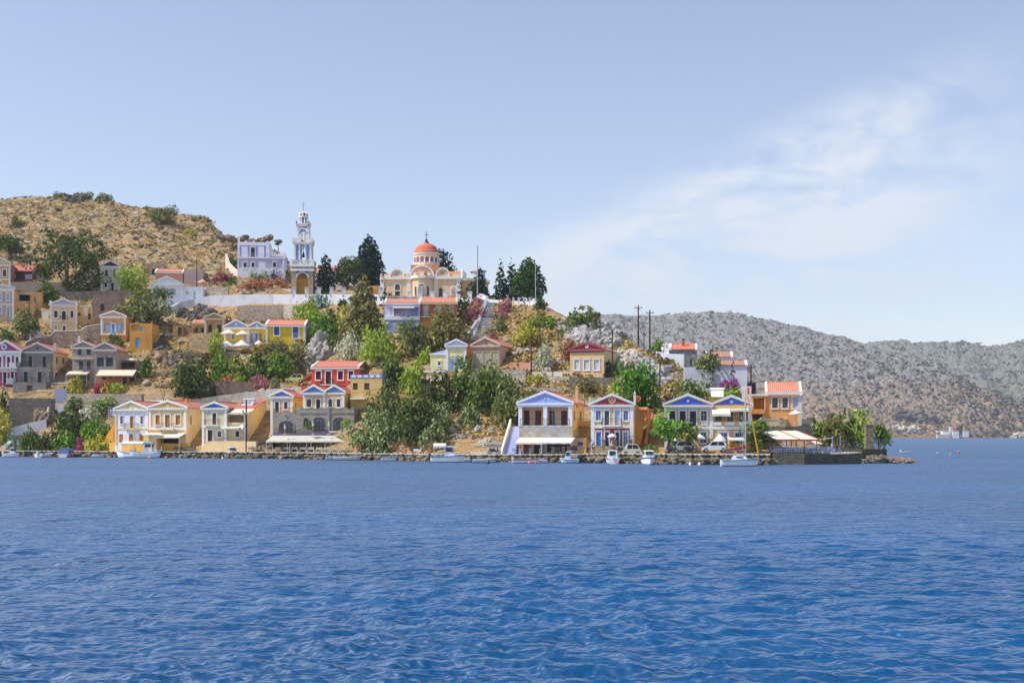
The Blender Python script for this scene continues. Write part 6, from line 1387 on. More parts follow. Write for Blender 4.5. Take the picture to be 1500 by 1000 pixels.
P('small lime shrub at the wall of the lilac-blue house', 584, 600, 473, 487, G['lime'], cat='shrub', crown=0)
P('dark green shrub behind the sand-coloured house', 562, 596, 522, 566, G['mid'], crown=.06, cat='shrub')
P('bright lime shrub left of the pale yellow house', 612, 634, 511, 532, G['lime'], cat='shrub', crown=0)
P('lime-green tree left of the pale yellow house terrace', 586, 622, 533, 576, G['lime'], crown=.08)
P('low green bush above the sand-coloured house', 556, 580, 540, 572, G['dark'], cat='bush', crown=0)
P('dark grey-green olive right of the sand-coloured house', 534, 596, 566, 616, G['olive'], crown=.06, lobes=34)
P('big prickly pear thicket by the quay right of the tavern', 512, 590, 606, 660, G['opun'], cat='prickly pear', crown=0, leaf=.36, lobes=30)
P('large dark dome-shaped shrub left of the thin pole', 580, 652, 582, 648, G['deep'], cat='shrub', crown=0, lobes=36)
P('dark green fig tree in front of the pale yellow house terrace', 622, 668, 550, 602, G['dark'], crown=.08)
P('prickly pear spreading down the slope below the fig tree', 614, 664, 592, 632, G['opun'], cat='prickly pear', crown=0, leaf=.36)
P('leafy dark fig against the wall of the mauve gabled house', 662, 694, 527, 590, G['mid'], crown=.08)
P('tall mid-green carob tree below the mauve gabled house', 685, 750, 540, 600, G['mid'], crown=.06, lobes=36)
P('grey-green olive tree left of the blue-pedimented house by the stairs', 724, 784, 563, 626, G['olive'], crown=.08, lobes=34)
P('prickly pear clump on the slope under the carob tree', 672, 702, 596, 624, G['opun'], cat='prickly pear', crown=0, leaf=.36)
P('grey-green scrub above the moored white cabin boat', 618, 656, 622, 655, G['grey'], cat='shrub', crown=0)
P('little green plant on the quay in front of the red rocks', 566, 578, 652, 662, G['bright'], cat='plant', crown=0)
# middle row gardens
P('wide dark green shrub above the slanting road', 257, 314, 527, 580, G['dark'], cat='shrub', crown=0, lobes=34)
P('fresh green bush below the blue terrace', 309, 342, 523, 560, G['bright'], cat='bush', crown=0)
P('mid-green bush below the white balustrade', 336, 366, 529, 562, G['mid'], cat='bush', crown=0)
P('leafy green tree under the olive by the yellow house', 364, 402, 517, 558, G['mid'], crown=.1)
P('luminous light green tree below the bright yellow house', 394, 426, 518, 560, G['bright'], crown=.2)
P('gnarled olive tree in front of the bright yellow house', 382, 448, 500, 546, G['oliveb'], crown=.3, lobes=26)
P('tall lime bush right of the ochre pedimented stone house', 304, 327, 487, 526, G['lime'], cat='bush', crown=0)
P('orange-brown flowering shrub on the brown garden wall', 318, 346, 549, 569, G['oleo'], cat='shrub', crown=0)
P('lime shrub beside the orange-brown flowering shrub', 340, 360, 546, 567, G['lime'], cat='shrub', crown=0)
P('pink oleander above the slanting road', 365, 394, 551, 571, G['oleander'], cat='oleander', crown=0)
P('rust-coloured creeper left of the pale blue annex', 297, 312, 517, 533, G['rust'], cat='creeper', crown=0)
P('orange bougainvillea at the right end of the blue terrace', 371, 388, 503, 514, foliage('6a7a34', '98a04c', tip='e08a2c', tipf=.85), cat='bougainvillea', crown=.1, dY=-1.5)
P('small grey tree beside the pale rocks near the slanting road', 394, 410, 556, 580, G['grey'], crown=.1, leaf=.25)
P('green weeds below the small grey tree', 395, 425, 578, 594, G['lime'], cat='plant', crown=0)
P('green shrubs on the right side of the narrow passage by the cottages', 206, 222, 524, 552, G['mid'], cat='shrub', crown=0)
# left waterfront garden
P('yellow-tipped tree at the left edge above the harbour', -14, 15, 600, 648, G['yel'], crown=.1)
P('green tree against the stone terrace wall of the cottages', 97, 122, 583, 620, G['mid'], crown=.12)
P('bright flat-topped green tree left of the white waterfront house', 136, 166, 582, 612, G['bright'], crown=.3)
P('white-flowering shrub below the bright flat-topped tree', 117, 152, 597, 622, G['pale'], cat='shrub', crown=0)
P('dark green bush at the foot of the white steps', 80, 104, 604, 632, G['mid'], cat='bush', crown=0)
P('deep green shrub in the middle of the harbour garden', 94, 128, 612, 652, G['dark'], cat='shrub', crown=0)
P('bright leafy bush left of the sloping orange parapet', 120, 162, 616, 648, G['bright'], cat='bush', crown=0)
P('round green bush above the blue-covered boat', 33, 58, 630, 659, G['mid'], cat='bush', crown=0)
P('low dark green bush left of the tall dark pole', 52, 92, 634, 660, G['dark'], cat='bush', crown=0)
P('fresh green bush right of the tall dark pole', 80, 114, 632, 660, G['bright'], cat='bush', crown=0)
P('pink flowering shrub in the harbour garden', 110, 128, 642, 659, foliage('6a4a3c', '8a5a54', tip='b0627a', tipf=.6), cat='shrub', crown=0)
P('yellow-green shrub next to the mustard quay wall', 125, 162, 639, 661, G['yel'], cat='shrub', crown=0)
P('spiky dark yucca on the whitewashed bank', 9, 25, 634, 658, G['agave'], cat='yucca', crown=0, leaf=.8, dens=.6)
P('pale dusty shrub on the whitewashed bank', 25, 42, 640, 659, G['grey'], cat='shrub', crown=0)
P('crimson bougainvillea in front of the grey stone cottages', 138, 168, 561, 578, foliage('3f5a2c', '5f7a3c', tip='b03058', tipf=.5), cat='bougainvillea', crown=0)
P('green hedge beside the crimson bougainvillea', 152, 186, 562, 578, G['lime'], 'hedge', 'hedge', crown=0)
P('yellow-green shrub under the left cottage awning', 99, 122, 553, 579, G['yel'], cat='shrub', crown=0)
P('drooping green olive on the rough brown stone wall', 126, 143, 476, 505, G['olive'], cat='bush', crown=0)
P('green bush below the blue-shuttered orange house', 158, 180, 490, 508, G['mid'], cat='bush', crown=0)
P('dark creeper hanging at the left edge under the magenta house', 0, 14, 572, 606, G['dark'], cat='creeper', crown=0)
P('bush beside the small lime bush of the pinkish house', 0, 20, 482, 500, G['mid'], cat='bush', crown=0)
# right side
P('broad glossy green tree behind the crimson and cream house', 902, 962, 536, 604, foliage('3f6a24', '64923a'), crown=.05, lobes=34)
P('large leafy quay tree left of the white hatchback', 953, 1004, 604, 667, foliage('507a2c', '84a848'), crown=.34, lobes=28, Y=ground(980, 663).y-3.4)
P('smaller olive-green quay tree next to the white hatchback', 994, 1020, 619, 664, G['mid'], crown=.36, Y=ground(1005, 662).y-3.4)
P('low green bush on the quay below the wooden balcony', 942, 964, 651, 667, G['bright'], cat='bush', crown=0)
P('dark tamarisk behind the yellow boat spar', 1088, 1124, 617, 664, G['mid'], crown=.15, lobes=22)
P('bright hedge under the apricot house terrace', 1118, 1152, 624, 644, G['bright'], 'hedge', 'hedge', crown=0)
P('round bright green shrub right of the apricot house terrace', 1189, 1217, 619, 650, G['bright'], cat='shrub', crown=0)
P('dusty olive tree right of the round bright shrub', 1201, 1239, 609, 660, G['oliveb'], crown=.04)
P('pale-trunked olive tree above the boat ramp', 1222, 1260, 606, 659, G['mid'], crown=.1)
P('tallest yellow-green tree beside the stone pillar on the point', 1244, 1276, 602, 660, G['lime'], crown=.05)
P('small tree just right of the stone pillar', 1276, 1298, 621, 660, G['mid'], crown=.25)
P('drooping pale tree at the tip of the headland', 1286, 1305, 628, 662, G['lime'], crown=.3)
P('ball-shaped bush left of the grey stone chapel', 954, 973, 496, 514, G['bright'], cat='bush', crown=0)
P('round olive tree in front of the grey stone chapel', 1016, 1052, 514, 550, G['olive'], crown=.1, Y=ground(1042, 588).y+3)
P('slim pencil cypress against the blank white house', 1069, 1078, 532, 580, G['cyp'], 'cypress', crown=.04, Y=ground(1068, 590).y-2)
P('leafy green vine above the left blue pediment', 988, 1046, 556, 588, G['mid'], 'hedge', 'vine', crown=0, Y=ground(1020, 588).y-3)
P('purple bougainvillea at the foot of the blank white house', 1052, 1082, 556, 569, G['bougp'], 'hedge', 'bougainvillea', crown=0, Y=ground(1065, 590).y-3.5)
P('lime shrub below the purple bougainvillea', 1050, 1086, 565, 590, G['lime'], cat='shrub', crown=0, Y=ground(1065, 590).y-4)
P('yellow-green bush beside the solar panels', 890, 910, 560, 580, G['lime'], cat='bush', crown=0)
P('rust-leaved bush left of the beige house', 824, 847, 499, 528, G['rust'], cat='bush', crown=0)
P('whitish flowering scrub left of the rust-leaved bush', 782, 808, 508, 540, G['pale'], cat='shrub', crown=0)
P('dry yellow bush on the pale stone wall', 772, 804, 548, 562, G['yel'], cat='bush', crown=0)
P('dusty shrub between the beige house and the tall pole', 884, 905, 530, 553, G['dark'], cat='shrub', crown=0)
P('mixed scrub under the dark stone wall of the beige house', 842, 880, 556, 578, G['oliveb'], cat='shrub', crown=0)
P('dark potted tree on the corner of the apricot terrace', 1188.6, 1196, 611, 624, G['deep'], cat='potted tree', crown=.3, Y=ground(1180, 624).y)
P('green plant in front of the arched tavern door on the right', 500, 516, 613, 630, G['lime'], cat='plant', crown=.2, Y=ground(480, 636).y-3)
P('climbing plant beside the small arched tavern window', 447, 457, 616, 628, G['mid'], cat='plant', crown=.05, Y=ground(480, 636).y-2.6)
P('clipped green pot plant on the left tavern terrace', 428, 435, 629.6, 636, G['bright'], cat='pot plant', crown=.3, Y=ground(416, 636).y-3.8)

# ---- rock outcrops built of separate boulders
import mathutils.noise as mn
import bmesh
def boulder_mesh(seed, mat):
    bm = bmesh.new(); bmesh.ops.create_icosphere(bm, subdivisions=4, radius=1); off = Vector((seed*7.3, seed*3.1, seed*1.7))
    for v in bm.verts:
        d = v.co.normalized(); n = mn.noise(d*1.3+off)*.4+mn.noise(d*3+off)*.2
        c = mn.voronoi(d*2.1+off)[0]; n += (c[1]-c[0])*.42-.12; n += mn.noise(d*8+off)*.06+mn.noise(d*17+off)*.03
        v.co = d*(1+n)
    me = bpy.data.meshes.new('boulder'); bm.to_mesh(me); bm.free(); me.materials.append(mat); return me
RK = {'grey': rockm('aaa6a2', .55), 'pale': rockm('c2b9ac', .6), 'brown': rockm('8d7a66', .5), 'red': rockm('b08a68', .55, 'c2a07c'), 'dark': rockm('6e675f', .5), 'sea': rockm('8f8270', .5)}
BM = {k: [boulder_mesh(i+3*j, m) for i in range(4)] for j, (k, m) in enumerate(RK.items())}
def outcrop(label, x0, x1, y0, y1, kind, n, size, sq=.8, Y=None, dmin=5, group=None, cat='rocks', slope=0):
    """boulders heaped within photo box; size in metres"""
    mid = (x0+x1)/2; g = ground(mid, y1, dmin) if Y is None else at(mid, y1, Y)
    t = thing('rock_outcrop', label, cat, g, 0, group)
    for i in range(n):
        u = x0+(x1-x0)*(i+.5)/n+rnd.uniform(-.4, .4)*(x1-x0)/n; py = rnd.uniform(y0+(y1-y0)*.3, y1)
        q = ground(u, py, dmin) if Y is None else at(u, py, Y+rnd.uniform(-1, 1))
        if abs(q.y-g.y) > 25: q = at(u, py, g.y)
        s = size*rnd.uniform(.35, .85); o = link('boulder', rnd.choice(BM[kind]), t)
        o.location = q-Vector(g)+Vector((0, s*.2, s*.05)); o.rotation_euler = (rnd.uniform(-.5, .5), rnd.uniform(-.5, .5), rnd.uniform(0, 6)); o.scale = (s, s*.9, s*sq*rnd.uniform(.8, 1.25))
    return t
O = outcrop
O('large heap of pale grey boulders above the beige house', 842, 898, 480, 512, 'grey', 22, 3.1, .95)
O('pale boulders beside the olive tree on the slope', 820, 850, 460, 486, 'grey', 9, 1.6)
O('rocks right of the beige house on the golden slope', 900, 930, 512, 540, 'pale', 10, 2.4)
O('dark grey crags above the broad glossy tree', 938, 976, 533, 566, 'grey', 10, 2.9, .9)
O('scattered rocks left of the white compound wall', 978, 1002, 545, 566, 'grey', 6, 1.2)
O('small pale rocks on the slope beside the mauve gabled house', 748, 790, 502, 520, 'pale', 10, 1.1)
O('rock ledges below the whitish scrub', 775, 832, 515, 545, 'pale', 12, 1.0)
O('huge grey boulders right of the bright yellow house', 450, 482, 500, 534, 'grey', 9, 3.4, 1.1)
O('low pale boulders below the bright yellow house', 428, 462, 523, 540, 'pale', 6, 1.8)
O('tumbled brown rocks on the bank left of the blue terrace', 236, 290, 500, 552, 'brown', 24, 1.9)
O('shadowed boulders under the broad olive by the white gabled house', 215, 250, 488, 512, 'dark', 9, 1.7)
O('grey rocks beneath the left end of the white terrace wall', 262, 318, 447, 468, 'dark', 12, 2.0)
O('rocky cliff on the skyline left of the lilac villa', 318, 392, 340, 366, 'brown', 20, 2.4, .55)
O('dark crest boulders on the hilltop', 92, 126, 287, 297, 'dark', 8, 2.4, .7)
O('pale rocks beside the small grey tree', 392, 420, 564, 582, 'pale', 8, 1.4)
O('rock face set in the high grey retaining wall', 40, 76, 598, 620, 'brown', 7, 2.0, 1.3)
O('white rocks on the bank of the ramp', 48, 86, 628, 648, 'pale', 9, 1.0)
O('whitewashed boulders on the bank at the far left', -4, 42, 640, 658, 'pale', 12, 1.0)
O('reddish rocks above the quay left of the cabin boat', 584, 642, 634, 660, 'red', 20, 1.9)
O('brown rocks under the prickly pear by the tavern', 558, 590, 634, 656, 'red', 7, 1.2)
O('grey rocks in the golden grass above the grey hut', 660, 735, 622, 652, 'grey', 9, 1.1)
O('pale boulder heap right of the grey hut', 700, 718, 640, 655, 'pale', 4, 1.1)
O('rocks behind the roof of the crimson and cream house', 838, 872, 570, 594, 'pale', 9, 1.2)
O('brown rocks under the fig tree', 598, 625, 568, 592, 'red', 7, .9)
O('dark boulders on the slope below the rough brown stone wall', 88, 134, 500, 514, 'brown', 10, 1.2)
O('bouldery cliff foot under the drooping olive', 62, 96, 486, 500, 'brown', 7, 1.1)

# ---- uncountable cover: rubble, scrub and grass on the open ground
def scatter_pts(n, boxes, dmin=10):
    out = []
    for (u0, u1, d0, d1, share) in boxes:
        m = int(n*share); u = prs.uniform(u0, u1, m); d = prs.uniform(d0, d1, m); Y = shoreY(u)+d; X = (u-750)/F*Y; out.append(np.stack([X, Y, terr_xy(X, Y)], 1))
    return np.concatenate(out)
ico = bmesh.new(); bmesh.ops.create_icosphere(ico, subdivisions=1, radius=1); IV = np.array([v.co[:] for v in ico.verts]); IF = np.array([[v.index for v in f.verts]+[f.verts[2].index] for f in ico.faces]); ico.free()
def rubble(name, pts, s0, s1, mat, label):
    n = len(pts); s = (s0+(s1-s0)*prs.rand(n)**2.5)[:, None, None]; a = prs.rand(n)*6.28; ca_, sa_ = np.cos(a), np.sin(a)
    Vv = IV[None]*(1+.35*prs.normal(size=(n, len(IV), 1)))*s*np.array([1.3, .9, .6]); x = Vv[..., 0]*ca_[:, None]-Vv[..., 1]*sa_[:, None]; y = Vv[..., 0]*sa_[:, None]+Vv[..., 1]*ca_[:, None]
    Vv = np.stack([x, y, Vv[..., 2]], -1)+pts[:, None, :]+np.array([0, 0, .05])
    tri = IF[:, :3]; me = bpy.data.meshes.new(name); faces = (tri[None]+(np.arange(n)*len(IV))[:, None, None]).reshape(-1, 3)
    me.vertices.add(n*len(IV)); me.vertices.foreach_set('co', Vv.astype(np.float32).ravel()); m = len(faces); me.loops.add(m*3); me.loops.foreach_set('vertex_index', faces.astype(np.int32).ravel())
    me.polygons.add(m); me.polygons.foreach_set('loop_start', np.arange(0, m*3, 3, dtype=np.int32)); me.polygons.foreach_set('loop_total', np.full(m, 3, np.int32)); me.materials.append(mat); me.update(calc_edges=True)
    return tag(link(name, me), label, 'rubble', kind='stuff')
HB = [(-60, 440, 84, 190, .8), (-60, 420, 120, 190, .2)]
LB = [(220, 460, 26, 70, .2), (560, 800, 12, 84, .35), (760, 1060, 24, 66, .3), (-20, 220, 24, 90, .15)]
rubble('hillside_rubble', np.concatenate([scatter_pts(1900, HB), scatter_pts(700, LB)]), .12, .95, rockm('a39889', .6), 'loose grey stones strewn over the dry hillside')
def tufts(name, pts, h0, h1, mat, label, per=9, spread=.55, cat='grass'):
    n = len(pts); h = h0+(h1-h0)*prs.rand(n)**1.6; P_ = np.repeat(pts, per, 0); hh = np.repeat(h, per); N = n*per
    d = prs.normal(size=(N, 3))*np.array([1, 1, .6]); d[:, 2] = np.abs(d[:, 2]); p = P_+d*(hh*spread)[:, None]+np.array([0, 0, .05])
    nr = prs.normal(size=(N, 3))+np.array([0, -.3, .9]); nr /= np.linalg.norm(nr, axis=1)[:, None]; t = np.cross(nr, prs.normal(size=(N, 3))); t /= np.linalg.norm(t, axis=1)[:, None]; b_ = np.cross(nr, t)
    s = (hh*.5)[:, None]; V_ = np.stack([p-t*s, p-b_*s*.6, p+t*s, p+b_*s*.6], 1).reshape(-1, 3)
    return tag(link(name, np_mesh(name, V_, np.arange(N*4).reshape(N, 4), mat)), label, cat, kind='stuff')
tufts('dry_grass', scatter_pts(5200, HB), .18, .7, foliage('9c8a62', 'bcaa80', .25), 'pale dry grass tufts covering the bare hill')
tufts('golden_grass', scatter_pts(7000, LB), .2, .75, foliage('a08a56', 'bca468', .15), 'golden dry grass tufts on the slopes around the houses')
tufts('low_scrub', np.concatenate([scatter_pts(1500, HB), scatter_pts(1100, LB)]), .3, 1.0, foliage('665a36', '8d7f4c', .15), 'brown-green thorny scrub dotted over the slopes', cat='scrub')
tufts('green_scrub', np.concatenate([scatter_pts(120, HB), scatter_pts(260, LB)]), .4, 1.2, G['oliveb'], 'scattered green bushes too small to count on the slopes', 14, cat='scrub')
# rubble along the foot of the quay
us = np.concatenate([prs.uniform(100, 560, 500), prs.uniform(560, 830, 500), prs.uniform(830, 1128, 1300)]); yy_ = shoreY(us)-prs.uniform(-.1, .9, 2300)*np.where(us > 830, 1.3, .8); zz = prs.uniform(-.15, .55, 2300)*np.where(us > 830, 1.2, .9)
rubble('shore_rubble', np.stack([(us-750)/F*yy_, yy_, zz], 1), .15, .6, rockm('847966', .45), 'weathered rocks piled along the foot of the quay')

def pick(name, n, zmin=2, lo=0): q = MPTS[name]; q = q[q[:, 2] > zmin]; return q[prs.randint(0, len(q), n)]+prs.normal(size=(n, 3))*np.array([1.5, 2, 0])
rubble('mountain_rocks', pick('rocky_mountain', 9000), .5, 3.0, rockm('76726e', .6), 'grey limestone crags studding the mountain across the bay')
tufts('mountain_scrub', pick('rocky_mountain', 2400), 1.0, 4.5, foliage('40423a', '5a5a4c', .1), 'dark thorn bushes speckling the mountain across the bay', 8, cat='scrub')
rubble('ridge_rocks', pick('distant_ridge', 3000, 30), 1, 4.5, rockm('7c7c78', .6), 'grey crags on the distant ridge')
tufts('ridge_scrub', pick('distant_ridge', 2200, 20), 2.0, 6.5, foliage('3a4230', '505840', .1), 'dark green scrub patches on the distant ridge', 8, cat='scrub')

outcrop('pale shore cliff right of the point on the far side of the bay', 1296, 1345, 628, 641, 'pale', 12, 16, .7, Y=1610)
outcrop('dark gullied cliff above the far shore left of the tiny chapel', 1318, 1368, 600, 632, 'dark', 12, 20, .7, Y=1640)
outcrop('pale rocks at the waterline of the far shore near the right edge', 1484, 1512, 634, 641, 'pale', 6, 10, .6, Y=1640)
# ================================================================ harbour life
def on_water(px, py): return Vector(((px-750)/F*(H*F/(py-HZ)), H*F/(py-HZ), 0))
def quay_pt(px, off=2.5):
    y = float(shoreY(px))+off; a = at(px, HZ, y); return Vector((a.x, a.y, float(ztop(px))))

# ---- stairs to the church and the road
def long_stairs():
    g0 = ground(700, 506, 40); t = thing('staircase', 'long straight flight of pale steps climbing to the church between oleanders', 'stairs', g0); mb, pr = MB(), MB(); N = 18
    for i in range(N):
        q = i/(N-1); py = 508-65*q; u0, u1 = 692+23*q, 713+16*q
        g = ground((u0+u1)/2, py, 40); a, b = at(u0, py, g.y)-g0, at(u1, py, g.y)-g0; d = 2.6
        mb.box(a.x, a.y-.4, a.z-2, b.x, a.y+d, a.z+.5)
        mb.cur = 1; mb.box(a.x+.02, a.y-.43, a.z-1.9, b.x-.02, a.y-.403, a.z+.42); mb.cur = 0  # darker riser faces put the shade of the steps into colour
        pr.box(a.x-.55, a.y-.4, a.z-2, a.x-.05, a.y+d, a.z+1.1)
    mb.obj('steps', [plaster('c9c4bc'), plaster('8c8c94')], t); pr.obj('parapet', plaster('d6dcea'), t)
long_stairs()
wall_run('stair_wall', 'mauve-grey wall left of the long stairs', [(672, 516, 507), (684, 505, 493), (697, 488, 474), (701, 478, 468)], plaster('a89c98'), th=.5, dmin=40)
wall_run('grove_wall', 'white wall with railing posts around the pine grove', [(712, 446, 437.5), (742, 447, 441), (770, 449, 441.6), (786, 452, 443)], plaster('dedee4'), th=.4, posts=([744, 752, 760, 768, 776, 785], 436.8, .35), dmin=70)
wall_run('church_gate', 'white stepped gate pillar at the head of the long stairs', [(698, 443, 434), (703, 443, 430), (711, 443, 434)], plaster('e6e6ec'), th=1.2, dmin=72)
wall_run('road_wall', 'pale concrete road slanting up behind the tavern roofs', [(280, 592, 585.5), (320, 586, 579.5), (360, 584, 574), (400, 583, 571), (440, 580, 566)], rockm('bab4ac', .85), th=3.2, cat='road wall', dmin=16)
wall_run('parapet_wall', 'white roadside terrace with two planters behind the small peach house', [(392, 583, 570), (441, 583, 566)], plaster('dcd8d4'), th=2.5, Y=ground(420, 583, 16).y-1.5)

# ---- poles and wires
def pole(label, px, y0, y1, r=.13, col='4a3428', cat='utility pole', arm=True, Y=None, dmin=4, lean=0, extra=None, name='utility_pole', dY=0):
    g = ground(px, y1, dmin) if Y is None else at(px, y1, Y)
    if dY: g = at(px, y1, g.y+dY)
    h = (y1-y0)/F*g.y; t = thing(name, label, cat, g); MB().tube((0, 0, -.8), (lean, 0, h), r, r*.75, 8).obj('pole_shaft', bark(col), t)
    if arm:
        mb = MB().beam((-.7, 0, h-.5), (.7, 0, h-.5), .1); [mb.tube((x, 0, h-.45), (x, 0, h-.25), .06) for x in (-.6, 0, .6)]; mb.obj('cross_arm', metal('4c4644'), t)
    if extra == 'box': MB().box(-.7, -.4, h-1.1, .1, .2, h-.3).box(.0, -.3, h-.95, .7, .3, h-.45).obj('transformer', metal('2f2e30'), t)
    if extra == 'trafo': MB().box(-.7, -.35, h*.28, .75, .35, h*.6).beam((-.9, 0, h*.62), (.9, 0, h*.62), .12).obj('transformer', metal('3c3a40'), t)
    if extra == 'lamp': MB().tube((0, 0, h*.72), (-.5, -.2, h*.78), .05).lathe([(.02, h*.7), (.22, h*.72), (.2, h*.8), (.03, h*.84)], 10, -.55, -.2).obj('lamp_head', paint('d6d4d0'), t)
    return Vector(g)+Vector((lean, 0, h))
p1 = pole('tall dark harbour pole standing in the green garden at the far left', 76, 585, 650, extra='lamp')
p2 = pole('tall dark pole on the quay in front of the cream waterfront house', 360.8, 586, 661.5, .16, extra='lamp', dmin=3)
p3 = pole('wooden pole beside the white gabled house', 288.2, 379, 440, .14, dmin=40)
p4 = pole('thin dark pole left of the square white garden wall', 42.7, 440, 470, .1, extra='lamp', dmin=30)
p5 = pole('thin pole carrying a dark box among the shrubs on the central slope', 623.4, 552, 612, .1, extra='box')
p6 = pole('dark pole right of the salmon garden wall', 778.2, 491, 560, .14, dmin=20)
p7 = pole('short bare wooden post in the golden grass', 790.7, 481, 514, .12, arm=False, dmin=30)
p8 = pole('dark pole at the right corner of the beige house', 897, 484, 556, .14, dmin=22)
p9 = pole('tallest skyline pole, left one of the pair on the ridge', 935, 447, 500, .16, dmin=40)
p10 = pole('skyline pole, right one of the pair on the ridge', 951.8, 454, 520, .16, dmin=40)
p11 = pole('thin short pole between the skyline pair', 943.4, 482, 519, .09, arm=False, dmin=40)
p12 = pole('dark braced pole below the grey crags', 966.6, 527, 580, .13, dmin=24)
p13 = pole('pole with a transformer box left of the apricot house', 1100, 534, 600, .15, extra='trafo', dmin=20)
pole('tall lattice radio mast right of the church', 699.5, 360, 440, .14, 'b9a8a4', 'radio mast', False, dmin=76, name='radio_mast')
pole('thin white flag mast right of the pine grove', 784.4, 385, 449, .06, 'd8d8dc', 'flag mast', False, dmin=70, name='flag_mast')
pole('slim grey lamp post beside the boat ramp on the point', 1231, 638, 661, .07, 'a8acb0', 'lamp post', False, Y=at(1231, 0, 171).y, name='lamp_post')
pole('thin dark stump of a post on the quay by the white hatchback', 1064.8, 640, 668, .1, '3c3230', 'post', False, dmin=2, name='post')
def wire(label, a, b, sag=.6, r=.022):
    mb = MB(); pts = [a+(b-a)*(i/14)-Vector((0, 0, sag*4*(i/14)*(1-i/14)+.3)) for i in range(15)]; mb.path([p-a for p in pts], r, 4); o = mb.obj('power_cable', metal('2c2c30', .6, .2)); o.location = a; tag(o, label, 'cable')
for lab, a, b in (('power cable sagging between the two skyline poles', p9, p10), ('power cable from the right skyline pole down to the braced pole', p10, p12), ('power cable from the left skyline pole to the pole by the beige house', p9, p8),
                  ('power cable between the beige house pole and the pole by the salmon wall', p8, p6), ('power cable between the harbour garden pole and the quay pole', p1, p2), ('power cable from the quay pole to the box pole on the slope', p2, p5), ('power cable from the short wooden post to the salmon wall pole', p7, p6)): wire(lab, a, b, .9)
# guy wire coming down the rocky bank
wire('pale cable slanting down the rocky bank behind the yellow waterfront house', at(213, 484, ground(213, 513).y), at(240, 585, ground(240, 588).y-2), .2, .05)

# ---- flag
fp = ground(160, 640); t = thing('flag', 'blue and white striped flag beside the white waterfront house', 'flag', at(158.6, 640, fp.y)); k = fp.y/F
MB().tube((0, 0, -1), (0, 0, 44*k), .05).obj('flag_pole', metal('b0b0b4'), t)
mb = MB(); nx = 14
for i in range(nx):
    for j in range(9):
        x0, x1 = i*.16, (i+1)*.16; f = lambda x, j: (x, .12*math.sin(x*3.2), 42.4*k-j*.155-.35*x*.4)
        canton = i < 5 and j < 5; white = (j % 2 == 1) if not canton else (i == 2 or j == 2); mb.cur = 1 if white else 0
        mb.add([f(x0, j), f(x1, j), f(x1, j+1), f(x0, j+1)], [(0, 3, 2, 1)])
mb.obj('flag_cloth', [cloth('2f5cae'), cloth('eceef2')], t)

# ---- parasols
def parasol(label, px, ytop, yrim, yfoot, wpx, Y, col='f2f0ea', closed=False, group=None):
    f = at(px, yfoot, Y); k = Y/F; ht, hr, r = (yfoot-ytop)*k, (yfoot-yrim)*k, wpx*k/2; t = thing('parasol', label, 'parasol', f, 0, group)
    MB().tube((0, 0, -.2), (0, 0, ht+.1), .035).lathe([(.3, 0), (.3, .1), (.05, .14)], 10).obj('pole', metal('c8c4bc'), t)
    if closed: MB().lathe([(.16, hr), (.2, hr+.2), (.13, (hr+ht)/2), (.05, ht)], 8).obj('canopy', cloth(col), t)
    else:
        mb = MB(); n = 8
        for i in range(n):
            a0, a1 = 2*math.pi*i/n, 2*math.pi*(i+1)/n; am = (a0+a1)/2; e0, e1, em = ((r*math.cos(a), r*math.sin(a)) for a in (a0, a1, am)); em = (em[0]*.96, em[1]*.96)
            mb.add([(0, 0, ht), (*e0, hr), (*em, hr+.04), (*e1, hr)], [(0, 1, 2), (0, 2, 3)]); mb.add([(*e0, hr), (*em, hr+.04), (*e1, hr), (*e0, hr-.16), (*em, hr-.13), (*e1, hr-.16)], [(0, 3, 4, 1), (1, 4, 5, 2)])
        mb.obj('canopy', cloth(col), t)
yb = ground(358, 503).y
parasol('white parasol on the upper yellow terrace, left one', 334.5, 482, 488.4, 502, 22, yb-1.0); parasol('white parasol on the upper yellow terrace, right one', 355.4, 483.6, 489.4, 502, 20, yb-1.0)
parasol('white parasol on the blue terrace, left one', 332.5, 499, 506.6, 523, 23, yb-4.4); parasol('white parasol on the blue terrace, middle one', 354, 497.6, 506.2, 523, 25, yb-4.4); parasol('small white parasol at the right end of the blue terrace', 379, 498, 503.4, 520, 13, yb-3)
parasol('faded salmon parasol beside the pole above the white gabled house', 296.4, 408.6, 413.6, 424, 14.5, ground(296, 424, 40).y, 'e2b8a0')
yc = ground(480, 636).y-3.2
for px, l in ((417.4, 'closed beige parasol on the left tavern terrace'), (458.6, 'closed beige parasol in the middle of the tavern terrace'), (481.8, 'closed beige parasol right on the tavern terrace')): parasol(l, px, 616.5 if px > 420 else 621, 624 if px > 420 else 628, 636.4, 5, yc, 'd8d0b8', True)
parasol('low red parasol on the quay at the right end of the tavern', 528.6, 650, 654, 662.6, 15, float(shoreY(528))+3.5, 'b8484a')
parasol('flat white parasol in front of the crimson house', 896.6, 634.4, 638.4, 652.6, 13.5, ground(896, 665).y-1.4)
parasol('white parasol on the apricot house terrace', 1165.4, 599.6, 605.4, 621, 19.5, ground(1150, 623).y-2)
parasol('white parasol behind the quay trees at the mustard house', 1025.4, 635, 641.6, 659, 16.5, ground(1037, 661).y-1.5); parasol('larger white parasol left of the white terrace awning', 1054.6, 634.4, 645, 659, 20, ground(1037, 661).y-1.8); parasol('white parasol half hidden by the quay trees', 991.6, 637, 644, 659, 10, ground(1037, 661).y-1.5)
parasol('closed white parasol on the upper mustard balcony', 1086, 607.6, 614, 620, 3.4, ground(1037, 661).y+.6, 'f2f0ea', True)
parasol('white parasol at the right of the canopied restaurant', 1193, 643.6, 649.6, 664.5, 23, 172)

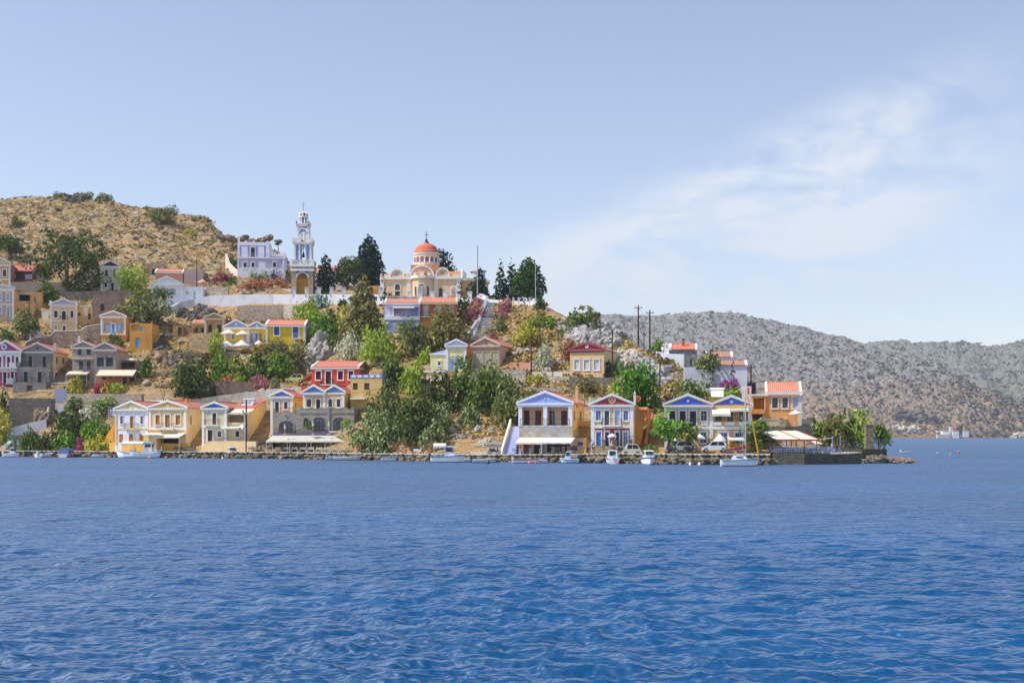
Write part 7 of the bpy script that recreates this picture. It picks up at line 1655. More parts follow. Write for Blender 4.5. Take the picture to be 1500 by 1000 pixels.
# ---- solar panels
t = thing('solar_panel', 'solar water heater with two panels between the two pedimented quay houses', 'solar panels', at(825, 584, ground(830, 575, 18).y-1.5)); k = ground(830, 575, 18).y/F
for i in (0, 1): MB().hull8([(i*8*k, 0, .2), (i*8*k+7*k, 0, .2), (i*8*k+7*k, 0, .28), (i*8*k, 0, .28)], [(i*8*k, .8, 12*k), (i*8*k+7*k, .8, 12*k), (i*8*k+7*k, .8, 12*k+.08), (i*8*k, .8, 12*k+.08)]).obj('panel', metal('a9b4c0', .3, .4), t)
MB().tube((2*k, .9, 14.6*k), (13*k, .9, 14.6*k), 1.2*k).obj('tank', metal('b9b4ae'), t); MB().beam((1, 1, -2), (1, 1, 13*k), .1).beam((13*k, 1, -2), (13*k, 1, 13*k), .1).obj('frame', metal('77777c'), t)

# ---- boats
def hull_mesh(L, B, D, sheer=.35, bow=.95, double=False, n=15):
    """lofted hull: stations from stern (x=-L/2) to bow; returns hull and deck builders and half-beam function"""
    hb = lambda q: B/2*((1-(2*q-1)**2*.9)**.6 if double else min(1, (.78+.5*q) if q < .45 else 1)*max(0, 1-max(0, (q-.45)/.55)**2.1)**.8)
    zh = lambda q: D*(1+sheer*((2*q-1)**2 if double else q*q))
    h, d = MB(), MB(); rows = []
    for i in range(n):
        q = i/(n-1); x = -L/2+L*q; b = max(.015, hb(q)); z = zh(q); rk = bow*.11*L*(max(0, (q-.55)/.45)**2) if not double else .06*L*(max(0, (q-.7)/.3)**2-max(0, (.3-q)/.3)**2)
        rows.append([(x-rk, 0, -.35), (x-rk*.9, b*.62, -.2), (x-rk*.75, b*.8, min(.1, z*.2)), (x, b, z), (x, b-.05, z+.001)])
    for sgn in (1, -1):
        vs = [(x, y*sgn, z) for r_ in rows for x, y, z in r_]; m = 5
        h.add(vs, [((i*m+j), (i+1)*m+j, (i+1)*m+j+1, i*m+j+1) if sgn < 0 else (i*m+j, i*m+j+1, (i+1)*m+j+1, (i+1)*m+j) for i in range(n-1) for j in range(m-1)])
    h.mi = [1 if j == 1 and k % (m-1) == 1 or k % (m-1) == 0 else 0 for k, j in ((k, k % (m-1)) for k in range(len(h.f)))]
    r0 = rows[0]; pr = [(p[1], p[2]) for p in r0[:4]]; h.add([(r0[0][0], y, z) for y, z in pr]+[(r0[0][0], -y, z) for y, z in pr[::-1]], [tuple(range(8))])
    dz = .10
    vs = [(rows[i][3][0], s_*max(0, rows[i][3][1]-.05), rows[i][3][2]-dz) for i in range(n) for s_ in (-1, 1)]; d.add(vs, [(2*i, 2*i+2, 2*i+3, 2*i+1) for i in range(n-1)])
    st = MB()
    for sgn in (1, -1):
        for i in range(n-1): a, b = rows[i][3], rows[i+1][3]; st.beam((a[0], (a[1]+.02)*sgn, a[2]-.06), (b[0], (b[1]+.02)*sgn, b[2]-.06), .07, .1)
    return h, d, st, hb, zh
def boat(label, x0, x1, yw, kind='skiff', hullc='f0f2f4', stripe='f0f2f4', deck='d8d8d4', L=None, rz=0, cat='boat', cabin='eceef0', D=.6, canopy=None, motor=True, group=None):
    c = on_water((x0+x1)/2, yw); k = c.y/F; wpx = (x1-x0)*k; cr_, sr_ = abs(math.cos(rz)), abs(math.sin(rz))
    B = None
    if L is None: L = wpx/(cr_+.36*sr_)
    B = L*(.36 if kind != 'caique' else .33)
    if sr_ > .7: B = wpx*.95
    t = thing('boat', label, cat, c, rz, group); h, d, st, hb, zh = hull_mesh(L, B, D, .45 if kind == 'caique' else .3, double=kind == 'caique')
    hh = h.obj('hull', [gelcoat(hullc), gelcoat('3a5a7c')], t, None, True); st.obj('rubbing_strake', paint(stripe), hh); d.obj('deck', paint(deck), t)
    if kind == 'skiff':
        mb = MB(); [mb.box(L*q-.12, -hb(q+.5)+.06, D-.08, L*q+.12, hb(q+.5)-.06, D-.03) for q in (-.3, 0)]; mb.obj('thwart', paint('b9a888'), t); MB().box(-L*.38, -hb(.2)*.6, D-.09, -L*.2, hb(.2)*.6, D+.16).obj('stern_locker', paint('6a6f78'), t)
    if kind in ('cabin', 'cruiser'):
        cw = B*.36; ch = .95 if kind == 'cabin' else 1.35; xa, xb = (-.05, .27) if kind == 'cabin' else (-.1, .22)
        z = D+.1; mb = MB().hull8([(L*xa, -cw, z-.2), (L*xb, -cw*.9, z-.2), (L*xb, cw*.9, z-.2), (L*xa, cw, z-.2)], [(L*xa, -cw*.85, z+ch), (L*(xb-.1), -cw*.78, z+ch), (L*(xb-.1), cw*.78, z+ch), (L*xa, cw*.85, z+ch)]); o = mb.obj('cabin', gelcoat(cabin), t)
        g = MB()
        for s_ in (1, -1): g.hull8([(L*(xa+.04), s_*cw*.95, z+ch*.4), (L*(xb-.07), s_*cw*.88, z+ch*.4), (L*(xb-.10), s_*cw*.82, z+ch*.86), (L*(xa+.04), s_*cw*.89, z+ch*.86)], [(L*(xa+.04), s_*(cw*.95+.03), z+ch*.4), (L*(xb-.07), s_*(cw*.88+.03), z+ch*.4), (L*(xb-.10), s_*(cw*.82+.03), z+ch*.86), (L*(xa+.04), s_*(cw*.89+.03), z+ch*.86)])
        g.hull8([(L*(xb-.035)+.03, -cw*.7, z+ch*.4), (L*(xb-.035)+.03, cw*.7, z+ch*.4), (L*(xb-.085)+.03, cw*.65, z+ch*.86), (L*(xb-.085)+.03, -cw*.65, z+ch*.86)], [(L*(xb-.035)+.06, -cw*.7, z+ch*.4), (L*(xb-.035)+.06, cw*.7, z+ch*.4), (L*(xb-.085)+.06, cw*.65, z+ch*.86), (L*(xb-.085)+.06, -cw*.65, z+ch*.86)])
        g.box(L*xa-.03, -cw*.6, z+.2, L*xa-.004, cw*.6, z+ch*.85); g.obj('window', glass('2a3440'), o)
        MB().tube((L*.1, 0, z+ch-.02), (L*.1, 0, z+ch+.7), .02).beam((L*.24, -B*.2, D+.15), (L*.4, -B*.12, D+.55), .03).beam((L*.24, B*.2, D+.15), (L*.4, B*.12, D+.55), .03).beam((L*.4, -B*.12, D+.55), (L*.46, 0, D+.6), .03).beam((L*.4, B*.12, D+.55), (L*.46, 0, D+.6), .03).obj('rail', metal('c8ccd0', .3, .9), t)
    if canopy:
        z = D+1.45; xa, xb = (-.42, -.06) if kind != 'caique' else (-.36, .12); w_ = B*.4
        mb = MB(); n = 6
        for i in range(n):
            y0, y1 = -w_+2*w_*i/n, -w_+2*w_*(i+1)/n; e = lambda y: z+.34*(1-(y/w_)**2)
            mb.hull8([(L*xa, y0, e(y0)), (L*xb, y0, e(y0)), (L*xb, y1, e(y1)), (L*xa, y1, e(y1))], [(L*xa, y0, e(y0)+.03), (L*xb, y0, e(y0)+.03), (L*xb, y1, e(y1)+.03), (L*xa, y1, e(y1)+.03)])
        for s_ in (-1, 1): mb.hull8([(L*xa, s_*w_, z-.3), (L*xb, s_*w_, z-.22), (L*xb, s_*w_, z), (L*xa, s_*w_, z)], [(L*xa, s_*(w_+.03), z-.3), (L*xb, s_*(w_+.03), z-.22), (L*xb, s_*(w_+.03), z), (L*xa, s_*(w_+.03), z)])
        o = mb.obj('canopy', cloth(canopy), t); f = MB(); [f.tube((L*x, s_*w_*.95, D-.05), (L*x, s_*w_*.95, z+.02), .025) for x in (xa+.02, xb-.02) for s_ in (-1, 1)]; f.obj('canopy_frame', metal('b8bcc0'), o)
    if kind == 'cover':
        mb = MB(); n = 8; w_ = B*.44; pts = [(-w_*math.cos(math.pi*i/n), D-.05+1.15*math.sin(math.pi*i/n)**.55) for i in range(n+1)]
        A = [(-L*.42, y, z) for y, z in pts]; Bv = [(L*.3, y*.75, D+(z-D)*.8) for y, z in pts]; m = n+1; mb.add(A+Bv, [(i, i+1, i+1+m, i+m) for i in range(n)]+[tuple(range(m-1, -1, -1)), tuple(range(m, 2*m))]); mb.obj('cover', cloth('7c8cb4'), t)
        for s_ in (-1, 1): MB().lathe([(.03, .1), (.2, .2), (.24, .45), (.18, .65), (.04, .72)], 10, -L*.3, s_*(B*.5+.15)).obj('fender', paint('d8403c'), t)
    if motor: MB().box(-L/2-.28, -.14, D-.05, -L/2+.02, .14, D+.42).beam((-L/2-.16, 0, -.3), (-L/2-.16, 0, D), .14).obj('outboard_motor', paint('3a3c42' if hullc != 'f0f2f4' else 'd8dade'), t)
    if kind == 'caique':
        z = D+.1; mb = MB().box(L*.13, -B*.27, z-.1, L*.3, B*.27, z+1.5).box(L*.11, -B*.31, z+1.503, L*.33, B*.31, z+1.6); o = mb.obj('wheelhouse', gelcoat('dfe6ee'), t)
        [MB().box(L*.155, s_*(B*.27)-.02, z+.75, L*.275, s_*(B*.27)+.02, z+1.25).obj('window', glass('3c4450'), o) for s_ in (-1, 1)]; MB().box(L*.3-.02, -B*.2, z+.75, L*.3+.03, B*.2, z+1.25).obj('windscreen', glass('3c4450'), o)
        MB().tube((-L*.1, 0, D-.2), (-L*.1, 0, D+4.4), .06, .04).beam((-L*.1, 0, D+2.2), (L*.2, 0, D+1.9), .05).obj('mast', bark('b9a98c'), t)
        MB().box(-L*.2, -B*.2, D-.2, -L*.08, B*.2, D+.45).obj('hatch', paint('d6dce4'), t)
        MB().tube((-L/2+.1, 0, D*1.2), (-L/2+.1, 0, D*1.45+.6), .06).tube((L/2-.1, 0, D*1.2), (L/2-.05, 0, D*1.45+.5), .06).obj('stem_post', paint('e6e8ec'), t)
    if kind == 'sail':
        z = D+.15; MB().hull8([(-L*.2, -B*.3, z-.25), (L*.22, -B*.2, z-.2), (L*.22, B*.2, z-.2), (-L*.2, B*.3, z-.25)], [(-L*.17, -B*.22, z+.42), (L*.1, -B*.16, z+.3), (L*.1, B*.16, z+.3), (-L*.17, B*.22, z+.42)]).obj('coachroof', gelcoat('eef0f2'), t)
        MB().box(-L*.12, -B*.245, z+.06, L*.05, -B*.2, z+.24).obj('window', glass('3a4c78'), t); xm = L*.13
        MB().tube((xm, 0, z), (xm, 0, 9.2), .085, .06).beam((xm, -.6, 5.2), (xm, .6, 5.2), .05).obj('mast', metal('c2c6cc', .4, .5), t)
        MB().tube((xm, 0, z+1.05), (-L*.36, 0, z+.95), .06).obj('boom', metal('b8bcc2'), t); MB().tube((xm-.1, 0, z+1.5), (xm-1.0, 0, z+1.18), .26, .16, 10).tube((xm-1.0, 0, z+1.18), (-L*.36, 0, z+1.06), .16, .1, 10).obj('sail_cover', cloth('a03a48'), t)
        MB().tube((L/2-.12, 0, D*1.3+.25), (xm+.25, 0, 8.6), .13, .05, 8).obj('furled_jib', cloth('e2b02c'), t)
        f = MB(); [f.tube((x, s_*B*.42, D), (x, s_*B*.42, D+.75), .02) for x in (-L*.42, -L*.2, L*.05) for s_ in (-1, 1)]
        for s_ in (-1, 1): f.beam((-L*.42, s_*B*.42, D+.74), (L*.05, s_*B*.42, D+.74), .025).beam((L*.05, s_*B*.42, D+.74), (L*.46, s_*.05, D*1.3+.7), .025); f.tube((0, s_*B*.48, D), (xm, 0, 8.9), .015, n=4)
        f.tube((L*.46, 0, D*1.25), (L*.46, 0, D*1.3+.75), .03).obj('lifeline', metal('c2c6cc', .4, .8), t)
    return t
PI = math.pi
boat('white cabin motorboat moored nearest the left edge', 5, 28, 669, 'cabin')
boat('small white motorboat seen end-on between the cabin boat and the blue-covered boat', 57, 75, 669.3, 'skiff', rz=PI*.42, deck='c8c4bc', L=4)
boat('boat under a blue-grey canvas cover with red fenders on both sides', 90, 108, 669.4, 'cover', 'dfe4ea', rz=PI*.5, L=5, motor=False)
boat('low white dinghy right of the blue-covered boat', 135, 153, 669.6, 'skiff', 'e2e4e4', D=.45)
boat('white wooden fishing boat with a cream canopy in front of the white waterfront house', 171, 237, 670.4, 'caique', 'e6eef4', 'e6e2da', canopy='f0e8d8', motor=False, cat='fishing boat', D=.95)
boat('pale inflatable dinghy right of the fishing boat', 238, 256, 669.8, 'skiff', 'b9bcb8', motor=True, D=.4, rz=.2)
boat('white and black dinghy under the motorcycles', 270, 290, 670, 'skiff', 'dfe0e6', '3a3a44', D=.45)
boat('small light blue boat seen from the stern', 294, 309, 670.2, 'skiff', 'a9cce0', '7cb0d4', rz=PI*.46, L=3.6, D=.5)
boat('white cabin boat facing the viewer below the tall quay pole', 331, 350, 670.6, 'cabin', 'dfe8ea', rz=-PI*.42, L=5.2, D=.8, motor=False)
boat('grey-white inflatable boat with a tilted motor right of the cabin boat', 353, 379, 671, 'skiff', 'cfd4dc', D=.5)
boat('small turquoise rowing boat beside the grey inflatable', 379, 396, 671, 'skiff', '8cc0c4', motor=False, D=.45)
boat('pale blue dinghy with black motor in front of the tavern', 476, 492, 673.4, 'skiff', 'b4cbe0', D=.5, rz=.3)
boat('long white open boat in front of the tavern', 489, 530, 673.6, 'skiff', 'd6dcd8', motor=False, D=.5)
boat('white and blue rowing boat near the prickly pear', 558, 582, 674.6, 'skiff', 'f0f2f4', '4a86d0', motor=False, D=.5)
tb = boat('white cabin cruiser with a blue stripe and white hardtop, largest motorboat in the harbour', 631, 682, 677, 'cruiser', 'eef4f4', '2f62b0', canopy='eeeeea', cat='motorboat', D=.85)
boat('small dark-motored dinghy right of the cabin cruiser', 677, 695, 676.6, 'skiff', 'b4c4d4', D=.4, rz=PI)
boat('grey-white skiff below the grey hut', 692, 728, 677.6, 'skiff', 'b9c6c2', D=.5)
boat('white speedboat with a maroon stripe below the white stair parapet', 752, 790, 678, 'skiff', 'f0f2f4', '6a2c44', D=.5)
boat('small white boat with red fender right of the maroon-striped speedboat', 784, 802, 677.8, 'skiff', 'dfe4e6', D=.45, rz=PI)
boat('pale blue cabin boat with a dark canopy below the large white pedimented house', 820, 848, 678, 'cabin', 'a9d0e0', canopy='33383e', rz=PI, D=.55, cabin='cfe0ee')
boat('white cabin boat seen from behind below the crimson house', 886, 908, 678.6, 'cabin', 'f0f2f4', '4a5a8c', rz=PI*.5, L=5.5, D=.75)
boat('white cabin boat with a bright blue band facing the viewer left of the quay trees', 938, 961, 680, 'cabin', 'f0f2f4', '2c5cb8', rz=-PI*.5, L=5.5, D=.8, motor=False)
boat('white sailing yacht with a bare mast and yellow furled jib', 1056, 1113, 682.6, 'sail', 'dbe6ee', '8aa0b4', motor=False, cat='sailboat', D=.8)
boat('far-off white motorboat on the open bay right of the point', 1320, 1334, 663, 'skiff', rz=0, D=.28, deck='eceef0')
def buoy(label, px, py, col, r=.2):
    c = on_water(px, py); o = MB().lathe([(.01, -.12*r/.2), (r*.8, -.06), (r, r*.5), (r*.75, r*1.2), (r*.3, r*1.6), (r*.12, r*1.9), (.01, r*1.95)], 12).obj('buoy', paint(col, .4), None, None, True); o.location = c; tag(o, label, 'buoy', 'mooring buoys')
for a in (('orange buoy directly under the bow of the fishing boat', 219, 671.4, 'e8863a', .22), ('orange buoy right of the fishing boat', 243, 671.2, 'e8863a', .2), ('pinkish buoy under the black and white dinghy', 287, 671.4, 'd8906a', .16), ('flat white buoy left of the viewer-facing cabin boat', 326, 671.8, 'e4dcd0', .2),
          ('pink buoy left of the tavern boats', 411, 672.4, 'e09a80', .22), ('dark blue drum buoy below the grey hut', 715, 679, '2c4474', .3), ('orange buoy at the maroon-striped speedboat', 776, 678.6, 'e8784a', .22), ('red buoy between the speedboat and the small white boat', 785, 678.6, 'd8343c', .2),
          ('red buoy at the stern of the white cabin boat below the crimson house', 905.5, 679.4, 'd84a3c', .2), ('orange buoy right of the blue-banded cabin boat', 960.5, 680.4, 'e86438', .24), ('white buoy left of the sailing yacht, left one', 1011, 681.2, 'e8e2d8', .2), ('white buoy left of the sailing yacht, right one', 1024.6, 681.2, 'e8dcd0', .2),
          ('red channel buoy far out on the bay', 1404.4, 663.4, 'd83a34', .3), ('yellow marker buoy far out left of the red one', 1392.4, 665.6, 'd8c040', .16), ('pale marker buoy far out near the white motorboat', 1373, 664, 'd8d2b0', .16)): buoy(*a)

# ---- vehicles
def wheel(t, x, y, r=.29):
    o = MB().tube((x, y-.09, r), (x, y+.09, r), r, n=16).obj('wheel', paint('1e1e20', .8), t); MB().tube((x, y-.105, r), (x, y-.092, r), r*.6, n=12).tube((x, y+.092, r), (x, y+.105, r), r*.6, n=12).obj('rim', metal('aab0b4', .35, .8), o)
def car(label, px, py, L, col, rz=0, smart=False, Y=None, dmin=4):
    g = ground(px, py, dmin) if Y is None else at(px, py, Y); t = thing('parked_car', label, 'car', g, rz, 'cars parked in the town'); W_ = .8; hl = L/2
    if smart: pf = [(-hl, .25), (-hl+.02, .75), (-hl+.25, .85), (hl-.12, .85), (hl, .6), (hl-.02, .25)]; ca_ = (-hl+.1, hl-.35, -hl+.55, hl-.62, 1.55)
    else: pf = [(-hl, .3), (-hl+.05, .62), (-hl+.7, .82), (hl-.1, .9), (hl, .7), (hl-.03, .3)]; ca_ = (-hl+.75, hl-.12, -hl+1.45, hl-.5, 1.48)
    pf = pf[::-1]; MB().prism(pf, -W_, W_).obj('body', metal(col, .3, .25), t); x0, x1, x2, x3, zt = ca_; zb = .82
    MB().hull8([(x0, -W_+.04, zb), (x1, -W_+.04, zb+.05), (x1, W_-.04, zb+.05), (x0, W_-.04, zb)], [(x2, -W_+.2, zt), (x3, -W_+.2, zt), (x3, W_-.2, zt), (x2, W_-.2, zt)]).obj('cabin', metal(col, .3, .25), t)
    g_ = MB(); lerp = lambda a, b, q: a+(b-a)*q
    for s_ in (-1, 1):
        y0, y1 = s_*(W_-.03-.16*.15), s_*(W_-.03-.16*.85); a, b = lerp(x0, x2, .15), lerp(x1, x3, .15); c, d = lerp(x0, x2, .85), lerp(x1, x3, .85); zz0, zz1 = lerp(zb, zt, .15), lerp(zb, zt, .87)
        for q0, q1 in ((.07, .48), (.53, .9)): g_.hull8([(lerp(a, b, q0), y0, zz0), (lerp(a, b, q1), y0, zz0), (lerp(c, d, q1), y1, zz1), (lerp(c, d, q0), y1, zz1)], [(lerp(a, b, q0), y0+s_*.02, zz0), (lerp(a, b, q1), y0+s_*.02, zz0), (lerp(c, d, q1), y1+s_*.02, zz1), (lerp(c, d, q0), y1+s_*.02, zz1)])
    g_.obj('window', glass('1c2028'), t); g2 = MB(); e = .02
    g2.add([(lerp(x0, x2, .12)-e, -W_+.12, lerp(zb, zt, .12)), (lerp(x0, x2, .12)-e, W_-.12, lerp(zb, zt, .12)), (lerp(x0, x2, .9)-e, W_-.24, lerp(zb, zt, .9)), (lerp(x0, x2, .9)-e, -W_+.24, lerp(zb, zt, .9))], [(0, 1, 2, 3)]); g2.obj('windscreen', glass('1c2028'), t)
    for s_ in (-1, 1):
        for x in (-hl+.6 if not smart else -hl+.42, hl-.62 if not smart else hl-.42): wheel(t, x, s_*(W_-.06))
        MB().box(-hl-.01, s_*.62-.14, .6, -hl+.12, s_*.62+.14, .72).obj('headlight', glass('c8ccd0'), t); MB().box(hl-.06, s_*.68-.08, .62, hl+.015, s_*.68+.08, .86).obj('tail_light', paint('a82c2c', .3), t)
    return t
qs = ground(1037, 661).y
car('white hatchback parked in front of the mustard house', 1046, 662, 3.5, 'dde0e4', 0, Y=qs-3.4)
car('grey hatchback half hidden behind the quay trees', 998, 662, 3.6, 'a8aca4', 0, Y=qs-2.4)
car('tiny two-seater car with a pale body by the terrace wall of the crimson house', 925, 666.6, 2.5, 'c6c8bc', PI, True, Y=float(shoreY(925))+3.2)
car('small yellow-green car on the road above the tavern', 432.5, 560, 3.4, 'b4c06a', 0, Y=ground(420, 583, 16).y+1.5)
def bike(label, px, py, motor=True, col='3a3c44', rz=0, seatc='1e1e20', Y=None):
    g = at(px, py, Y) if Y else Vector(quay_pt(px, 3.0)); t = thing('motorcycle' if motor else 'bicycle', label, 'motorcycle' if motor else 'bicycle', g, rz, 'two-wheelers on the quay'); r = .27 if motor else .33; hw = .62 if motor else .52
    for x in (-hw, hw):
        mb = MB()
        for i in range(14): a0, a1 = 2*PI*i/14, 2*PI*(i+1)/14; mb.beam((x+r*math.cos(a0), 0, r+r*math.sin(a0)), (x+r*math.cos(a1), 0, r+r*math.sin(a1)), .1 if motor else .045)
        o = mb.obj('wheel', paint('1c1c1e', .8), t); MB().tube((x, -.05, r), (x, .05, r), r*.5 if motor else .06, n=10).obj('hub', metal('8c9094'), o)
    if motor:
        MB().hull8([(-.55, -.14, .35), (.35, -.14, .32), (.35, .14, .32), (-.55, .14, .35)], [(-.72, -.12, .72), (.18, -.12, .68), (.18, .12, .68), (-.72, .12, .72)]).hull8([(.3, -.2, .3), (.5, -.2, .3), (.5, .2, .3), (.3, .2, .3)], [(.42, -.16, .95), (.56, -.12, .95), (.56, .12, .95), (.42, .16, .95)]).obj('fairing', paint(col, .35), t)
        MB().box(-.72, -.14, .725, .1, .14, .83).obj('saddle', paint(seatc, .7), t); MB().beam((.62, 0, .3), (.46, 0, 1.0), .06).beam((.46, -.32, 1.05), (.46, .32, 1.05), .04).tube((.5, -.3, 1.05), (.46, -.3, 1.28), .012).obj('handlebar', metal('70747a'), t)
    else:
        MB().beam((-.52, 0, .33), (-.15, 0, .8), .035).beam((-.15, 0, .8), (.38, 0, .82), .035).beam((.38, 0, .82), (0, 0, .33), .035).beam((0, 0, .33), (-.15, 0, .85), .035).beam((-.52, 0, .33), (0, 0, .33), .03).beam((.52, 0, .33), (.36, 0, .98), .035).obj('frame', metal(col, .4, .3), t)
        MB().box(-.27, -.07, .86, -.02, .07, .92).obj('saddle', paint('1e1e20'), t); MB().beam((.36, -.28, 1.0), (.36, .28, 1.0), .035).obj('handlebar', metal('70747a'), t)
    return t
bike('dark motorcycle on the quay left of the cream house, left one', 262, 661); bike('dark motorcycle on the quay left of the cream house, right one with pale luggage', 280, 661, col='8a8c90', rz=.2)
bike('white scooter parked alone on the quay near the red rocks', 612, 666, col='e2e4e8'); bike('dark motorcycle beside the grey hut', 724, 668, col='2c2c30'); bike('grey bicycle leaning in front of the terrace of the large white house', 815, 668, False, 'b0b4b8')
bike('black motorcycle in front of the tiny two-seater car', 912, 667, col='24262a'); bike('dark motorbike under the large quay tree', 984, 663, col='2a2a2e', Y=qs-4.5); bike('black motorbike between the two quay trees', 1010, 663, col='1e1e22', rz=.1, Y=qs-4.3)

# ---- people
def person(label, foot, pose, shirt, legs, skin='c08a68', hair='3a2c24', rz=0):
    """one continuous skinned body; pose = joint positions in metres"""
    J = pose; names = list(J); bm_v = [J[n] for n in names]; idx = {n: i for i, n in enumerate(names)}
    E = [('pelvis', 'chest'), ('chest', 'neck'), ('neck', 'head'), ('head', 'crown'), ('chest', 'sl'), ('sl', 'el'), ('el', 'hl'), ('hl', 'fl'), ('chest', 'sr'), ('sr', 'er'), ('er', 'hr'), ('hr', 'fr'), ('pelvis', 'tl'), ('tl', 'kl'), ('kl', 'al'), ('al', 'ol'), ('pelvis', 'tr'), ('tr', 'kr'), ('kr', 'ar'), ('ar', 'or')]
    RR = dict(pelvis=.15, chest=.165, neck=.06, head=.1, crown=.085, sl=.075, sr=.075, el=.048, er=.048, hl=.036, hr=.036, fl=.03, fr=.03, tl=.1, tr=.1, kl=.066, kr=.066, al=.043, ar=.043, ol=.036); RR['or'] = .036
    me = bpy.data.meshes.new('tmp'); me.from_pydata(bm_v, [(idx[a], idx[b]) for a, b in E], []); o = bpy.data.objects.new('tmp', me); COL.objects.link(o)
    m = o.modifiers.new('skin', 'SKIN'); m.branch_smoothing = .5; sv = me.skin_vertices[0].data
    for n in names: sv[idx[n]].radius = (RR[n], RR[n]*(.7 if n in ('chest', 'pelvis') else 1))
    sv[idx['pelvis']].use_root = True; s2 = o.modifiers.new('sub', 'SUBSURF'); s2.levels = 2; s2.render_levels = 2
    dg = bpy.context.evaluated_depsgraph_get(); me2 = bpy.data.meshes.new_from_object(o.evaluated_get(dg)); bpy.data.objects.remove(o)
    for x in (paint(skin, .6), cloth(shirt), cloth(legs), paint(hair, .8)): me2.materials.append(x)
    pz, nz, hz = J['pelvis'][2], J['neck'][2], J['head'][2]; kz = min(J['kl'][2], J['kr'][2])
    for p in me2.polygons:
        c = p.center; p.use_smooth = True; leg = c.z < pz+.02 and (Vector(J['kl'])-c).length < .6 or (Vector(J['kr'])-c).length < .42 or (c-Vector(J['pelvis'])).length < .2 and c.z < pz+.04
        arm = min((c-Vector(J[k])).length for k in ('hl', 'hr', 'fl', 'fr')) < .17
        if c.z > hz+.035 or (c.z > hz-.06 and (c.x-J['head'][0])*J['face'][0] < -.02) if 'face' in J else c.z > hz+.035: p.material_index = 3
        elif c.z > nz-.02 or arm: p.material_index = 0
        elif leg: p.material_index = 2 if c.z > kz+.0 else 0
        else: p.material_index = 1
    root = thing('person', label, 'person', foot, rz); link('body', me2, root); return root
def stand(): return dict(pelvis=(0, 0, .95), chest=(0, 0, 1.3), neck=(0, 0, 1.5), head=(.02, 0, 1.6), crown=(.02, 0, 1.72), sl=(0, .19, 1.43), el=(-.02, .24, 1.15), hl=(.06, .25, .92), fl=(.09, .25, .82), sr=(0, -.19, 1.43), er=(-.02, -.24, 1.15), hr=(.08, -.24, .94), fr=(.11, -.24, .84), tl=(0, .09, .9), kl=(.06, .1, .5), al=(0, .11, .08), ol=(.16, .12, .04), tr=(0, -.09, .9), kr=(-.02, -.1, .5), ar=(-.12, -.11, .09), **{'or': (.03, -.12, .04)})
def ride(): return dict(pelvis=(-.16, 0, .98), chest=(.02, 0, 1.3), neck=(.1, 0, 1.48), head=(.15, 0, 1.57), crown=(.16, 0, 1.69), sl=(.04, .18, 1.4), el=(.2, .22, 1.16), hl=(.36, .22, 1.05), fl=(.42, .2, 1.02), sr=(.04, -.18, 1.4), er=(.2, -.22, 1.16), hr=(.36, -.22, 1.05), fr=(.42, -.2, 1.02), tl=(-.1, .09, .92), kl=(.22, .11, .72), al=(.08, .11, .3), ol=(.22, .12, .26), tr=(-.1, -.09, .92), kr=(.16, -.11, .6), ar=(-.05, -.11, .16), **{'or': (.09, -.12, .12)})
for px, lab, sh, lg, bl in ((868, 'cyclist in a dark top riding past the terrace wall of the crimson house', '2e3648', '8a5a44', 'bicycle under the cyclist in the dark top'), (895, 'cyclist in a white shirt and cap riding in front of the crimson house', 'e6e8ec', 'b06a50', 'bicycle under the cyclist in the white shirt')):
    q = quay_pt(px, 1.6); b_ = bike(bl, px, 0, False, '6a3a34'); b_.location = q; person(lab, q, ride(), sh, lg, hair='e2e2e2' if 'white' in lab else '2c2420')
person('person in dark clothes standing beside a motorbike right of the tavern', quay_pt(547, 3.2), stand(), '4a3a5c', '2c3040', rz=.6); bike('motorbike beside the standing person right of the tavern', 551, 660, col='6a2c3a', rz=-.3)
person('waiter in a white shirt on the ramp by the canopied restaurant', at(1219, 665.6, 171.5), stand(), 'e8e8ec', '2a2c34', rz=2.4)
person('person in a red top on the quay right of the tavern', quay_pt(557, 4.6), stand(), 'a03c44', '3a3440', rz=2.8)

# ---- tables and chairs
def chair_mesh(col):
    mb = MB().box(-.21, -.21, .42, .21, .21, .46).box(-.21, .18, .46, .21, .22, .9); [mb.box(x-.02, y-.02, 0, x+.02, y+.02, .42) for x in (-.18, .18) for y in (-.18, .18)]; return mb.mesh('chair', paint(col))
def table_mesh(cl, w=.8):
    mb = MB().box(-w/2, -.4, .72, w/2, .4, .75); [mb.box(x-.025, y-.025, 0, x+.025, y+.025, .72) for x in (-w/2+.08, w/2-.08) for y in (-.32, .32)]
    mb.cur = 1; mb.box(-w/2-.04, -.44, .755, w/2+.04, .44, .765).box(-w/2-.04, -.445, .42, w/2+.04, -.441, .755).box(-w/2-.045, -.44, .5, -w/2-.041, .44, .755).box(w/2+.041, -.44, .5, w/2+.045, .44, .755); return mb.mesh('table', [paint('8a6a4c'), cloth(cl)])
CM = {c: chair_mesh(c) for c in ('dcd8d0', '6a4a34', '5a70a8')}; TM = {c: table_mesh(c) for c in ('e0d8cc', 'a4b4e0', 'b4a898')}
def put(kind, me, loc, rz, lab, group): o = link(kind, me); o.location = loc; o.rotation_euler = (0, 0, rz); tag(o, lab, kind, group)
for i in range(9):
    px = 408+i*12; q = quay_pt(px, 4.4); put('table', TM['e0d8cc'], q, 0, 'cloth-covered table under the long white tavern awning', 'tavern tables')
    for dx, rz in ((-.7, PI/2), (.7, -PI/2)): put('chair', CM['dcd8d0'], q+Vector((dx, -.3, 0)), rz, 'white chair under the long white tavern awning', 'tavern chairs')
for i in range(5):
    q = quay_pt(370+i*6.2, 4.2); put('chair', CM['6a4a34'], q, 0, 'brown wooden chair on the open quay left of the tavern', 'quay chairs')
